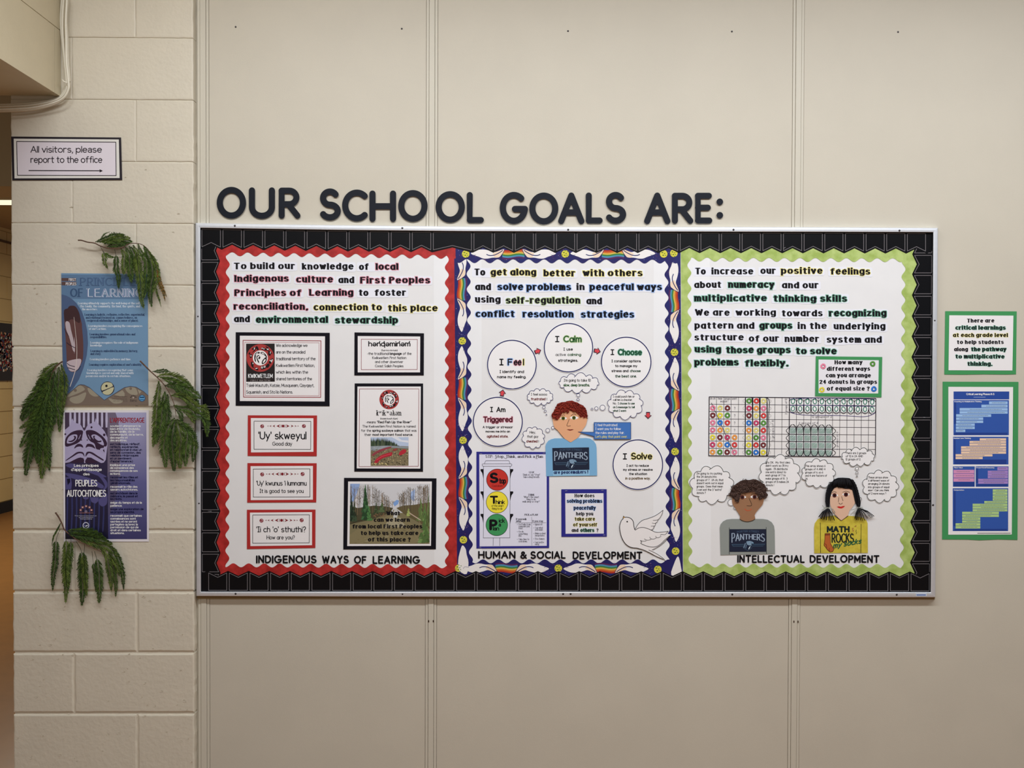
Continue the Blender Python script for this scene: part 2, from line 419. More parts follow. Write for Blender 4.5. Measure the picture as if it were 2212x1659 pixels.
# painted panel wall: boards between H-shaped joint trims
wall = empty('wall_back', (1.2, yw, 0)); tag(wall, kind='structure')
box('wall_core', (-0.03, yw + 0.0068, -0.12), (5.2, yw + 0.12, ceil_z), wall_paint, wall)
xs = [W(439.5, 830, D_WALL)[0], W(932, 830, D_WALL)[0], W(1719, 900, D_WALL)[0]]
pitch = xs[2] - xs[1]; xs = [xs[1] - 0.752, xs[1], xs[2], xs[2] + pitch, xs[2] + 2 * pitch]
edges = [0.0] + xs
for i in range(len(xs) - 1):
    box('panel', (xs[i] + 0.0194, yw, -0.12), (xs[i + 1] - 0.0194, yw + 0.008, ceil_z), wall_paint, wall, bevel=0.0006)
for i, x in enumerate(xs):
    for a_, b_ in ((-0.0184, -0.0100), (0.0100, 0.0184)):
        box('joint_trim_flange', (x + a_, yw - 0.0012, -0.12), (x + b_, yw + 0.007, ceil_z), trim_paint, wall, bevel=0.0006)
    box('joint_trim', (x - 0.0091, yw - 0.0030, -0.12), (x + 0.0091, yw + 0.007, ceil_z), trim_paint, wall, bevel=0.0008)
for px, py in ((926, 1342), (936, 1342), (1715, 1343), (1724, 1343)):
    o = flat('paint_chip', [circ(px, py, 1.3, 7, 3.0)], D_WALL + 0.0034, ink((60, 38, 25), 'bare hole'), wall)

# concrete block pillar wall on the left
bw = empty('wall_left', (0, 0, 0)); tag(bw, kind='structure')
xr = W(418, 830, D_BLOCK)[0]; xl = W(26, 900, D_BLOCK)[0]
zj = wz(1146, 200); course = 0.2012
box('mortar_bed', (xl + 0.004, 0.0035, -0.12), (xr - 0.003, 0.19, ceil_z), mortar_paint, bw)
k0 = -int(zj / course) - 2
rows = []
z = zj + k0 * course
rk = k0
jA = W(296, 1350)[0]; jB = W(160, 1480)[0]
while z < ceil_z:
    z1 = min(z + course, ceil_z); z0 = max(z, -0.12)
    if z1 - z0 > 0.02:
        j = jA if rk % 2 == 0 else jB
        for a, b in ((xl, j), (j, xr)):
            rnd = random.Random(rk * 7 + int(a * 100))
            g = 0.0042
            top = z1 - zj > 0.78
            gg = 0.0008 if top else g
            a0 = a + (gg * .6 if a == j else 0); b0 = b - (gg * .6 if b == j else 0)
            y0 = rnd.uniform(-0.0004, 0.0004) + (0.0004 if top else 0)
            n1, n2 = 18, 9; V = []; F = []
            # worn front face: slightly ragged rim, rounded arrises
            lx, lz = b0 - a0, (z1 - gg) - (z0 + gg)
            loops = []
            for off, yy in ((0.0, 0.18), (0.0, y0 + (0.0016 if top else 0.0032)), (0.0012, y0 + (0.0006 if top else 0.0010)), (0.0045, y0)):
                L = []
                for q in range(2 * (n1 + n2)):
                    if q < n1: u, v = q / n1, 0
                    elif q < n1 + n2: u, v = 1, (q - n1) / n2
                    elif q < 2 * n1 + n2: u, v = 1 - (q - n1 - n2) / n1, 1
                    else: u, v = 0, 1 - (q - 2 * n1 - n2) / n2
                    rr = random.Random(rk * 131 + q * 17 + int(a * 50)); jx = rr.uniform(-1, 1) ** 3 * 0.0016 if yy < 0.1 else 0
                    x_ = a0 + off + u * (lx - 2 * off) + (jx if v not in (0, 1) else 0); z_ = z0 + gg + off + v * (lz - 2 * off) + (jx * .5 if v in (0, 1) else 0)
                    L.append((x_, yy, z_))
                loops.append(len(V)); V += L
            N = 2 * (n1 + n2)
            for li in range(3):
                for q in range(N):
                    r2_ = (q + 1) % N; F.append((loops[li] + q, loops[li] + r2_, loops[li + 1] + r2_, loops[li + 1] + q))
            F.append(tuple(loops[3] + q for q in range(N)))
            link_mesh('block', V, F, block_paint, bw)
    z += course; rk += 1
# pits in the block faces
pits = []
rnd = random.Random(5)
for _ in range(150):
    x, y = rnd.uniform(35, 415), rnd.uniform(300, 1655)
    if rnd.random() < .5: y = rnd.uniform(1000, 1655)
    r = rnd.uniform(.8, 2.6)
    a = rnd.uniform(-.6, .2); pts = []
    for k in range(7):
        t = 2 * math.pi * k / 7; u, v = r * 1.7 * math.cos(t) * rnd.uniform(.7, 1.2), r * .55 * math.sin(t) * rnd.uniform(.7, 1.2)
        pts.append((x + u * math.cos(a) - v * math.sin(a), y + u * math.sin(a) + v * math.cos(a)))
    pits.append((pts, (x, y + .2 * r)))
V = []; F = []
for pts, c in pits:
    n = len(V); V += [tuple(p) for p in Wn(pts, D_BLOCK + 0.0011)]; V.append(tuple(W(c[0], c[1], D_BLOCK + 0.00002)))
    for k in range(7): F.append((n + k, n + (k + 1) % 7, n + 7))
o = link_mesh('surface_pits', V, F, block_paint, bw); o['kind'] = 'stuff'

# beam that comes forward overhead at the left
beam = empty('trim_1', (W(131, 210)[0] - 0.4, -1.0, wz(209, 131))); tag(beam, kind='structure')
bx = W(132, 210, 0.001)[0]; bz = W(132, 209, 0.001)[2]
beam_paint = mat('beam paint', (192, 181, 154), rough=0.5, var=0.02, scale=8, bump=0.3, bscale=90.0)
box('beam_core', (bx - 1.3, -1.9, bz + 0.003), (bx - 0.003, -0.0005, ceil_z), beam_paint, beam)
zc = bz
while zc < ceil_z - 0.01:
    z1 = min(zc + 0.2135, ceil_z)
    yy = -0.0005 - (0.035 if int(round((zc - bz) / 0.2135)) % 2 == 0 else 0.235)
    ys = [-0.0005, yy]
    while ys[-1] > -1.9: ys.append(ys[-1] - 0.4)
    for a, b in zip(ys[:-1], ys[1:]):
        box('block', (bx - 0.02, b + 0.0012, zc + (0 if zc == bz else 0.0012)), (bx, a - 0.0012, z1 - 0.0012), beam_paint, beam)
    zc = z1

# floor, ceiling, corridor
floor_m = mat('brown floor tile', (132, 88, 44), rough=0.3, spec=0.5, var=0.06, scale=14)
fl = box('floor', (-4.3, -4.6, -0.17), (5.2, 9.0, -0.12), floor_m); tag(fl, kind='structure')
ce = box('ceiling', (bx - 1.3, -4.6, ceil_z), (5.2, 0.12, ceil_z + 0.05), mat('white ceiling', (200, 192, 172), rough=0.8)); tag(ce, kind='structure')
CX = -4.09
cc = box('ceiling', (CX - .1, 0.2, 2.78), (xl + 0.2, 9.0, 2.84), mat('corridor ceiling', (168, 148, 118), rough=0.55)); tag(cc, kind='structure')
bh = box('trim_2', (CX - .1, 1.45, 2.26), (xl + 0.05, 1.7, 2.78), mat('brown bulkhead', (184, 170, 138), rough=0.7)); tag(bh, kind='structure')
lp = empty('corridor_light', (-3.0, 4.0, 2.78)); tag(lp, 'fluorescent corridor light glimpsed past the block wall', 'ceiling light')
box('light_body', (-3.9, 3.93, 2.745), (-2.6, 4.07, 2.779), mat('light housing', (200, 195, 180)), lp)
box('diffuser', (-3.89, 3.94, 2.730), (-2.61, 4.06, 2.745), mat('light diffuser', (255, 240, 205), emit=0.9), lp)
# yellow block wall across the corridor
cw = empty('wall_corridor', (CX, 5.0, 0)); tag(cw, kind='structure')
yel = mat('yellow block paint', (206, 178, 122), rough=0.45, spec=0.4, var=0.02, scale=6, bump=0.2, bscale=60)
box('mortar_bed', (CX - .1, 2.0, -.12), (CX - .006, 9.0, 2.78), mat('yellow mortar', (170, 142, 92)), cw)
for r in range(13):
    z0 = r * 0.2292 - .005
    y = 4.0 + (0.2 if r % 2 else 0)
    while y < 6.6:
        box('block', (CX - .03, y + 0.004, z0 + 0.004), (CX, y + 0.396, min(z0 + 0.2252, 2.78)), yel, cw); y += 0.4
bb = box('baseboard_corridor', (CX, 2.0, -.12), (CX + .012, 9.0, -.01), mat('black rubber base', (22, 20, 20), rough=0.4)); tag(bb, kind='structure')
rail = box('trim_3', (CX, 2.0, 2.63), (CX + .025, 9.0, 2.65), mat('dark rail', (90, 66, 40))); tag(rail, kind='structure')
# crowd photo on the corridor wall
cp = box('crowd_picture', (CX + .002, 4.2, 1.225), (CX + .015, 6.2, 1.81), mat('dark photo print', (38, 26, 20), rough=0.4))
tag(cp, 'large dark photo print of a crowd on the yellow corridor wall', 'picture')
rnd = random.Random(3)
for cname, c in (('crowd_dots_red', (150, 45, 40)), ('crowd_dots_tan', (190, 140, 105)), ('crowd_dots_white', (215, 205, 195)), ('crowd_dots_blue', (60, 70, 105))):
    V = []; F = []
    for _ in range(260):
        y, z = rnd.uniform(4.8, 5.7), 1.31 + 0.40 * rnd.random() ** 0.8; s = rnd.uniform(.006, .014); n = len(V)
        V += [(CX + .0155, y - s, z - s), (CX + .0155, y + s, z - s), (CX + .0155, y + s * .6, z + s), (CX + .0155, y - s * .6, z + s)]; F.append((n, n + 1, n + 2, n + 3))
    tag(link_mesh('crowd_print', V, F, ink(c), cp), kind='stuff')

# cables that hang down the beam and turn left beneath it
cab = mat('cream cable jacket', (212, 206, 188), rough=0.4, spec=0.5)
base = [(138, -12), (135, 40), (137, 80), (141, 130), (144, 172), (143, 192), (133, 209), (112, 219), (75, 226), (35, 229), (-30, 231)]
offs = [(-3.8, -6.5, .006), (-.8, -2.6, .022), (4.0, 1.6, .006), (8.9, 6.6, .015), (6.2, 2.6, .034)]
names = ['outermost left', 'second from the left', 'third from the left', 'rightmost', 'foremost']
wob = [(0, 0), (1.8, .4), (-1.2, -.5), (1.0, .8), (-2.2, 0)]
for i, (ox_, oy_, dd) in enumerate(offs):
    P = []
    for k, (x, y) in enumerate(base):
        sp_ = 1.0 if k < 3 else (.62 if k < 6 else .9)
        vert = 1.0 if k < 5 else max(0, (8 - k) / 3)
        x2 = x + ox_ * sp_ * vert + wob[i][0] * math.sin(k * 1.3 + i) * .6
        y2 = y + (oy_ + 3) * (1 - vert) * 1.1
        P.append((x2, y2, dd))
    S2 = spline([(p[0], p[1]) for p in P], 5); dds = np.interp(np.linspace(0, 1, len(S2)), np.linspace(0, 1, len(P)), [p[2] for p in P])
    pts = [W(p[0], p[1], D_BLOCK + q) for p, q in zip(S2, dds)]
    o = tube('cable', pts, 0.0031, cab, n=8)
    tag(o, 'cream cable, ' + ['outermost left', 'second from left', 'third from left', 'outermost right', 'foremost'][i] + ' strand of the bundle hanging beside the overhead beam', 'cable', 'cream cables beside the beam')
tie = tube('cable_tie', [W(134, 172, .03), W(139, 177, .034), W(146, 179, .033), W(151, 176, .02)], 0.0022, mat('white tie', (225, 220, 205)), n=6)
tag(tie, 'small white cable tie knotted around the hanging cable bundle', 'cable tie')
# ------------------------------------------------------------------ notice board
alu = mat('brushed aluminium', (214, 217, 222), rough=0.48, metal=0.6, spec=0.5, var=0.02, scale=60)
board = empty('notice_board', W(1222, 1289, BD)); tag(board, 'long notice board in a silver aluminium frame under the cut-out letters, filled with paper displays', 'notice board')
TOPO = [(422.4, 481.7), (560, 484), (720, 486.4), (1000, 489.4), (1250, 490.2), (1500, 490.4), (1760, 491.0), (2026, 492.4)]
TOPI = [(432.6, 492.4), (560, 494.4), (720, 496.8), (1000, 499.6), (1250, 500.4), (1500, 500.6), (1760, 501.0), (2016, 501.8)]
BOTO = [(424.4, 1287.6), (900, 1289.2), (1400, 1290.0), (2020.4, 1290.4)]
BOTI = [(434.0, 1278.2), (900, 1278.4), (1400, 1278.8), (2010.4, 1279.6)]
def line_y(L): 
    xs_, ys_ = zip(*L); return lambda x: float(np.interp(x, xs_, ys_))
topi, boti = line_y(TOPI), line_y(BOTI)
left_o = lambda y: np.interp(y, [481.7, 1287.6], [422.4, 424.4]); left_i = lambda y: np.interp(y, [492, 1278], [432.6, 434.0])
right_o = lambda y: np.interp(y, [492.4, 1290.4], [2026, 2020.4]); right_i = lambda y: np.interp(y, [501, 1279], [2016, 2010.4])
# back board fills the frame
flat('backing_board', [[(431, 491), (2017, 500), (2012, 1281), (432, 1281)]], BD - 0.0004, mat('cork board', (150, 122, 84), rough=0.9, var=0.08, scale=300), board, thick=0.008)
flat('gap_shadow_strip', [[(426, 1284), (2019, 1286), (2019, 1294.5), (426, 1293.5)]], D_WALL + 0.006, mat('brown gap shadow', (128, 108, 74), rough=0.8), board, thick=0.006)  # brown strip added for the band of deeper shadow and gap under the frame
def rail(name, outer, inner):
    n = len(outer); V = []; F = []
    prof = [(0.0, D_WALL + 0.0008), (0.0, -0.0012), (0.10, 0.0), (0.52, 0.0004), (0.90, 0.0), (1.0, -0.0012), (1.0, BD - 0.001)]
    for (o_, i_) in zip(outer, inner):
        for u, d in prof:
            V.append(tuple(W(o_[0] + (i_[0] - o_[0]) * u, o_[1] + (i_[1] - o_[1]) * u, d)))
    m = len(prof)
    for i in range(n - 1):
        for j in range(m - 1): F.append((i * m + j, (i + 1) * m + j, (i + 1) * m + j + 1, i * m + j + 1))
    F.append(tuple(range(m))); F.append(tuple((n - 1) * m + j for j in range(m)))
    return link_mesh(name, V, F, alu, board)
rail('frame_rail', TOPO, TOPI)
rail('frame_rail', BOTO, BOTI)
ys_ = [482, 700, 900, 1100, 1288]
rail('frame_rail', [(422.4, 481.7), (423, 750), (424.4, 1287.6)], [(432.6, 492.4), (433.2, 750), (434.0, 1278.2)])
rail('frame_rail', [(2026, 492.4), (2023.4, 850), (2020.4, 1290.4)], [(2016, 501.8), (2013.4, 850), (2010.4, 1279.6)])
screw_m = mat('dark screw', (70, 68, 70), rough=0.3, metal=0.8)
def dome(name, x, y, r, d, m, parent, h=0.0016):
    c = W(x, y, d); R = np.linalg.norm(W(x + r, y, d) - c); V = []; F = []
    for k, (rr, hh) in enumerate(((1, 0), (.8, .6), (.4, .95))):
        for i in range(10): a = 2 * math.pi * i / 10; V.append((c[0] + R * rr * math.cos(a), c[1] - h * hh, c[2] + R * rr * math.sin(a)))
    V.append((c[0], c[1] - h, c[2]))
    for k in range(2):
        for i in range(10): j = (i + 1) % 10; F.append((k * 10 + i, (k + 1) * 10 + i, (k + 1) * 10 + j, k * 10 + j))
    for i in range(10): F.append((20 + i, 30, 20 + (i + 1) % 10))
    return link_mesh(name, V, F, m, parent, smooth=True)
for x, y in ((507.3, 487.8), (869, 492.7), (1227.3, 496.2), (1584.5, 496.3), (1943, 498), (509, 1282.6), (869.4, 1283.4), (1216.4, 1283), (1232.6, 1283), (1581.8, 1284), (1937, 1284.6), (427.6, 683.5), (429.8, 1087.4), (2019.3, 692.4), (2015.5, 1091)):
    dome('screw', x, y, 2.3 if y > 480 and y not in (683.5, 1087.4, 692.4, 1283.4) else 1.8, 0.0003, screw_m, board)
flat('maker_sticker', [[(1978.5, 1281.8), (2002, 1281.8), (2002, 1288.4), (1978.5, 1288.4)]], 0.0010, ink((190, 200, 215)), board, thick=0.0003)
flat('sticker_print', [p for p in text('NAME', 1980, 2000.5, 1287.4, 4.2, 'heavy')] , 0.0013, ink((60, 80, 140)), board) if False else flat('sticker_print', [[(1980, 1284), (2000, 1284), (2000, 1286.4), (1980, 1286.4)]], 0.0013, ink((90, 110, 165)), board)
for i, (x, y) in enumerate(((509, 58), (868, 62), (1227, 67), (1581, 68), (1940, 69))):
    o = dome('wall_screw', x, y, 2.0, D_WALL + 0.0004, screw_m, None)
    tag(o, ['small screw head high on the wall above the word OUR', 'small screw head high on the wall above the letters CH', 'small screw head high on the wall above the word GOALS', 'small screw head high on the wall above the colon', 'small screw head high on the wall above the green display'][i], 'screw', 'screw heads along the upper wall')

def pr(name, polys, d, m, parent):
    o = flat(name, polys, d, m, parent)
    if o is not None: o['kind'] = 'stuff'
    return o
# ---- white backing sheets
paper_w = mat('white display paper', (219, 218, 217), rough=0.7, spec=0.2, var=0.012, scale=12)
paper_e = mat('white display paper edge strip', (224, 224, 224), rough=0.7, spec=0.2, var=0.01, scale=12)
def sheet(name, q, m, n, label, cat, group=None, thick=0.0004):
    return tag(flat(name, [q], LV(n), m, None, thick), label, cat, group)
sheet('backing_paper', [(470, 530), (984, 536), (988, 1240), (470, 1240)], paper_w, 1, 'white backing paper inside the red scalloped border', 'backing paper')
sheet('backing_paper', [(984, 536), (1472, 542), (1475, 1240), (988, 1240)], paper_w, 1, 'white backing paper inside the navy hands border', 'backing paper')
sheet('backing_paper', [(1472, 542), (1985, 545), (1978, 1242), (1475, 1240)], paper_w, 1, 'white backing paper inside the green scalloped border', 'backing paper')
sheet('paper_strip', [(937, 545), (984, 546), (988, 1240), (938, 1240)], paper_e, 1.7, 'narrow paler paper strip at the right side of the red display', 'paper strip')
sheet('paper_strip', [(984, 546), (1040, 546), (1041, 1240), (988, 1240)], paper_e, 1.7, 'narrow paler paper strip at the left side of the navy display', 'paper strip')
sheet('paper_strip', [(1412, 546), (1472, 546), (1475, 1240), (1411, 1240)], paper_e, 1.7, 'narrow paler paper strip at the right side of the navy display', 'paper strip')
sheet('paper_strip', [(1472, 546), (1533, 546), (1536, 1240), (1475, 1240)], paper_e, 1.7, 'narrow paler paper strip at the left side of the green display', 'paper strip')

# ---- border strips
def strip_wave(outer, inner, axis, a0, a1, pitch, ph, amp, step=2.0):
    """die-cut strip between a straight outer line and a wavy inner line; outer, inner: functions of the running coordinate"""
    n = int((a1 - a0) / step); O = []; I = []
    for i in range(n + 1):
        t = a0 + (a1 - a0) * i / n; w = amp * math.cos(2 * math.pi * (t - ph) / pitch)
        O.append((t, outer(t))); I.append((t, inner(t) + w))
    if axis == 'y': O = [(b, a) for a, b in O]; I = [(b, a) for a, b in I]
    return [[O[i], O[i + 1], I[i + 1], I[i]] for i in range(n)], O, I
def lerp(a0, b0, a1, b1): return lambda t: b0 + (b1 - b0) * (t - a0) / (a1 - a0)
red_m = mat('marbled red border card', (180, 46, 44), rough=0.5, c2=(148, 32, 30), scale=42, detail=8)
green_m = mat('marbled green border card', (174, 192, 116), rough=0.5, c2=(148, 170, 84), scale=36, detail=8)
navy_m = mat('navy border card', (30, 34, 96), rough=0.45, spec=0.3, c2=(34, 28, 86), scale=30)
def border(m, cname, n, sides):
    out = []
    for side, (outer, inner, axis, a0, a1, ph, sgn) in sides.items():
        P, O, I = strip_wave(outer, inner, axis, a0, a1, 33.4, ph, 4.2)
        o = flat('border_strip', P, LV(n + (0.35 if axis == 'x' else 0)), m, None)
        tag(o, '%s along the %s edge of its display' % (cname, side), 'border strip', cname + 's'); out.append(o)
    return out
border(red_m, 'marbled red scalloped border strip', 2.6, {
 'top': (lambda t: 522., lerp(490, 548.8, 975, 555), 'x', 478, 984, 518.3, 1),
 'bottom': (lambda t: 1248., lerp(490, 1221, 975, 1223.4), 'x', 476, 988, 504 + 16.7, 1),
 'left': (lambda t: 462., lerp(560, 492, 1220, 491), 'y', 524, 1246, 705, 1),
 'right': (lerp(540, 981, 1240, 987.5), lambda t: 965.2, 'y', 530, 1246, 728 + 0, 1)})
border(green_m, 'marbled green scalloped border strip', 2.6, {
 'top': (lambda t: 524., lerp(1490, 560.5, 1950, 562), 'x', 1474, 1985, 1511, 1),
 'bottom': (lambda t: 1250., lerp(1490, 1221.4, 1950, 1222.6), 'x', 1476, 1980, 1511 , 1),
 'left': (lerp(540, 1470.5, 1240, 1476), lerp(560, 1489, 1220, 1491.5), 'y', 530, 1246, 857, 1),
 'right': (lambda t: 1986., lerp(560, 1952, 1220, 1948), 'y', 530, 1246, 705 + 10, 1)})
blue = border(navy_m, 'navy border strip printed with hands, rainbows and moons', 2.4, {
 'top': (lambda t: 524., lerp(1010, 564, 1440, 565), 'x', 982, 1470, 1025 , 1),
 'bottom': (lambda t: 1250., lerp(1010, 1212.6, 1440, 1212.6), 'x', 988, 1475, 1060 , 1),
 'left': (lerp(540, 980, 1240, 986.5), lerp(560, 1012, 1220, 1017.5), 'y', 530, 1246, 575, 1),
 'right': (lerp(540, 1469.8, 1240, 1475.2), lerp(560, 1439.4, 1220, 1442.6), 'y', 530, 1246, 610, 1)})
blue[0].name = 'hands_border_strip'
# print on the navy strips: unit of 215 px between two moons
HANDP = [(11, -1), (19, -6), (28, -9), (40, -9.5), (52, -7), (62, -4), (70, -6), (79, -9.5), (84, -9), (81, -3), (75, 5), (69, 8), (58, 8), (48, 10), (38, 10), (28, 6), (19, 3)]
PEACH = [(58, -1), (70, -6), (79, -9.5), (84, -9), (81, -3), (75, 5), (69, 8), (62, 7.5)]
BANDS = [(168, 52, 36), (194, 100, 44), (202, 168, 74), (58, 122, 62), (76, 134, 168), (84, 40, 84)]
def unit(o, place, flip, dlev, L=215.0, skip=()):
    k = L / 215.0
    def m(p, mir=False):
        u, v = p
        if mir: u = 206 - u
        return place(u * k, v * flip)
    H = [spline([m(p) for p in HANDP], 3, True), spline([m(p, True) for p in HANDP], 3, True)]
    for h_, mir in zip(H, (False, True)):
        flat('printed_hand', [h_], dlev, ink((226, 222, 218)), o)
        flat('printed_wrist', [[m(p, mir) for p in PEACH]], dlev + 0.00012, ink((226, 202, 176)), o)
    B = [(k2, c) for k2, c in enumerate(BANDS)]
    for k2, c in B:
        P = []
        for i in range(8):
            u0, u1 = 79 + i * 6.0, 79 + (i + 1) * 6.0
            f = lambda u, e: (u, -9.5 + 3.3 * (k2 + e) + 1.6 * math.sin((u - 79) / 48 * 2 * math.pi) )
            P.append([m(f(u0, 0)), m(f(u1, 0)), m(f(u1, 1)), m(f(u0, 1))])
        flat('printed_rainbow', P, dlev - 0.00008, ink(c), o)
    Ls = []
    for mir in (False, True):
        Ls += ribbon(spline([m((45, 1), mir), m((52, 3.4), mir), (m((62, 2.4), mir)), m((74, -3.5), mir), m((80, -8), mir)], 4), .9)
        Ls += ribbon([m((84, -9.5), mir), m((80, -1), mir), m((73, 8), mir)], .6)
        Ls += ribbon(spline([m((10, -1), mir), m((13, 3), mir), m((22, 2), mir)], 4), .35)
    pr('printed_outline', Ls, dlev + 0.00022, ink((38, 44, 100)), o)
    c = m((0, 0)); flat('printed_moon', [circ(c[0], c[1], 8.2, 18)], dlev + 0.00010, ink((204, 196, 72)), o)
    rnd = random.Random(int(c[0] * 3 + c[1]))
    pr('printed_moon_spots', [circ(c[0] + x, c[1] + y, r, 6, r * .55, rnd.uniform(0, 3)) for x, y, r in ((-3, -3, 2.4), (2, -1, 1.9), (-1, 3, 2.3), (4, 3, 1.6), (5, -5, 1.6), (-6, 2, 1.6), (0, -7, 1.8), (2, 7, 1.8))], dlev + 0.00022, ink((96, 120, 48)), o)
    D = [];
    for _ in range(46):
        u = rnd.choice([rnd.uniform(-14, 22), rnd.uniform(180, 204), rnd.uniform(20, 190)]); v = rnd.uniform(-12, 12)
        if 22 < u < 182 and -9 < v < 10: v = rnd.choice([-12.5, 12.5])
        p = m((u, v)); D.append(circ(p[0], p[1], rnd.uniform(.35, .75), 5))
    pr('printed_stars', D[:26], dlev + 0.0001, ink((150, 150, 190)), o); pr('printed_dots', D[26:], dlev + 0.0001, ink((150, 70, 90)), o)
dl = LV(2.4)
bt, bb_, bl, br = blue
for x0 in (1006, 1221):
    unit(bt, lambda u, v, x0=x0: (x0 + u, 548.5 + v), 1, dl + .00032)
for x0 in (1206, 1421):
    pass
for x0 in (991, 1206):
    unit(bb_, lambda u, v, x0=x0: (x0 + u, 1227.5 + v), -1, dl + .00032)
unit(bb_, lambda u, v: (1421 + u * .22, 1229 + v * .9), -1, dl + .00032) if False else None
for y0 in (522, 736.5, 951):
    unit(bl, lambda u, v, y0=y0: (lerp(540, 997, 1240, 1002.5)(y0 + u) + v, y0 + u), 1, dl + .00010)
for y0 in (547, 761, 975.4):
    unit(br, lambda u, v, y0=y0: (lerp(540, 1455.5, 1240, 1460)(y0 + u) - v, y0 + u), 1, dl + .00010)
for o, c in ((bl, (1001, 1166)), (br, (1459.5, 1190.5)), (bb_, (1421, 1230)), (bt, (1433.7, 548.5))):
    flat('printed_moon', [circ(c[0], c[1], 8.2, 18)], dl + .00054, ink((204, 196, 72)), o)
    pr('printed_moon_spots', [circ(c[0] + x, c[1] + y, r, 6, r * .6) for x, y, r in ((-3, -3, 2.4), (2, -1, 1.9), (-1, 3, 2.3), (4, 3, 1.6), (0, -7, 1.6))], dl + .00066, ink((96, 120, 48)), o)
for o, q in ((bl, [(999, 1178), (994, 1190), (990, 1210), (992, 1232), (1008, 1240), (1012, 1215), (1008, 1198), (1006, 1186)]), (br, [(1463, 1203), (1456, 1218), (1450, 1242), (1472, 1244), (1471, 1225), (1467, 1206)])):
    flat('printed_hand', [spline(q, 3, True)], dl + .00054, ink((226, 222, 218)), o)

# ---- black strips with a printed row of notched flags
blk = mat('glossy black border card', (9, 10, 14), rough=0.33, spec=0.22)
linec = ink((116, 111, 113), 'silver print')
tips_t = [478.8 - 45.45 + 45.45 * i for i in range(12)] + [1021.1 + 44.57 * i for i in range(11)] + [1511.4 + 44.6 * i for i in range(12)]
tips_t = [t for t in tips_t if t < 2010]
tips_b = [447.9 + 44.63 * i for i in range(36) if 447.9 + 44.63 * i < 2012]
tips_l = [518.6, 564, 609.4, 654.5, 699.9, 745, 790, 835.4, 880.3, 925, 970, 1015.3, 1060, 1103.9, 1148.4, 1194.5, 1238, 1279]
tips_r = [504, 549, 592.2, 637.3, 682.7, 726.5, 771, 815, 860.5, 904.4, 949, 993.4, 1037.9, 1082.6, 1127, 1171.2, 1215.2, 1259]
def flags(label, tips, start, end, outer, depth_tip, depth_mid, axis, sgn, lev, insets):
    """tips: flag boundaries where the strip is deepest; outer(t) gives the frame side; sgn: direction in from it"""
    ks = [start] + [t for t in tips if start < t < end] + [end]
    prof = []
    allt = sorted(set([start, end] + [t for t in tips if start < t < end] + [(a + b) / 2 for a, b in zip(tips[:-1], tips[1:]) if start < (a + b) / 2 < end]))
    tipset = set(tips)
    def dep(t):
        for a, b in zip(tips[:-1], tips[1:]):
            if a <= t <= b:
                u = abs((t - (a + b) / 2) / ((b - a) / 2)); return depth_mid + (depth_tip - depth_mid) * u
        return depth_tip if False else depth_mid + (depth_tip - depth_mid) * .4
    P = []
    for a, b in zip(allt[:-1], allt[1:]):
        q = [(a, outer(a)), (b, outer(b)), (b, outer(b) + sgn * dep(b)), (a, outer(a) + sgn * dep(a))]
        P.append(q)
    fl_ = (lambda q: [(y, x) for x, y in q]) if axis == 'y' else (lambda q: q)
    o = flat('border_strip', [fl_(q) for q in P], LV(lev), blk, None, thick=0.0)
    tag(o, label, 'border strip', 'black flag-edged border strips')
    e, tipd, midd = insets
    for a, b in zip(tips[:-1], tips[1:]):
        if b <= start + 8 or a >= end - 8: continue
        a2, b2 = max(a + 2.7, start), min(b - 2.7, end); c = (a + b) / 2
        pts = [(a2, outer(a) + sgn * e), (b2, outer(b) + sgn * e), (b2, outer(b) + sgn * tipd), (c, outer(c) + sgn * midd), (a2, outer(a) + sgn * tipd)]
        if c > end or c < start: pts = pts[:3] + pts[4:]
        flat('printed_flag', ribbon(fl_(pts), .55, close=True), LV(lev) + .00015, linec, o)
    return o
flags('black flag-edged border strip along the left side of the board', tips_l, 494, 1277, lambda t: left_i(t) - 1, 43.5, 35, 'y', 1, 3.9, (4, 39.5, 31))
flags('black flag-edged border strip along the right side of the board', tips_r, 502.5, 1278, lambda t: right_i(t) + 1, 46, 36, 'y', -1, 3.9, (4, 41, 31))
flags('black flag-edged border strip along the top of the board', tips_t, 431.5, 2015, lambda t: topi(t) - 1, 47, 36, 'x', 1, 4.6, (4, 41.7, 32))
flags('black flag-edged border strip along the bottom of the board', tips_b, 433, 2012, lambda t: boti(t) + 1, 46, 35.5, 'x', -1, 4.6, (4, 41.5, 32))
# ------------------------------------------------------------------ things pinned to the board
BLACK = (17, 15, 20)
V1 = View(420, 380, .26221); V2 = View(960, 480, .23508); V3 = View(1460, 480, .26221)
A = View(440, 690, .18692); Bv = View(440, 980, .19292); Cv = View(720, 690, .2110); Dv = View(720, 1010, .17478)
E1 = View(1000, 690, .18692); E2 = View(1220, 690, .22298); E3 = View(1150, 840, .12057); F4 = View(1480, 980, .19284); F5 = View(1720, 960, .2050)
V6 = View(1740, 750, .15674); V7 = View(1220, 960, .20498); V8 = View(1000, 960, .20495); V9 = View(1480, 840, .11754)
V10 = View(2000, 640, .15669); V11 = View(2000, 820, .22304); V12 = View(0, 0, .25316); V13 = View(0, 400, .28933); V14 = View(0, 860, .27729)
INK = {'k': ink(BLACK), 'm': ink((112, 30, 38)), 'dr': ink((110, 32, 34)), 'n': ink((36, 40, 92)), 'g': ink((34, 84, 40)), 'w': ink((232, 234, 240)), 'gy': ink((150, 140, 140)), 'dg': ink((22, 66, 42)), 'db': ink((26, 40, 78)), 'br': ink((92, 70, 22)), 'y': ink((214, 208, 130))}
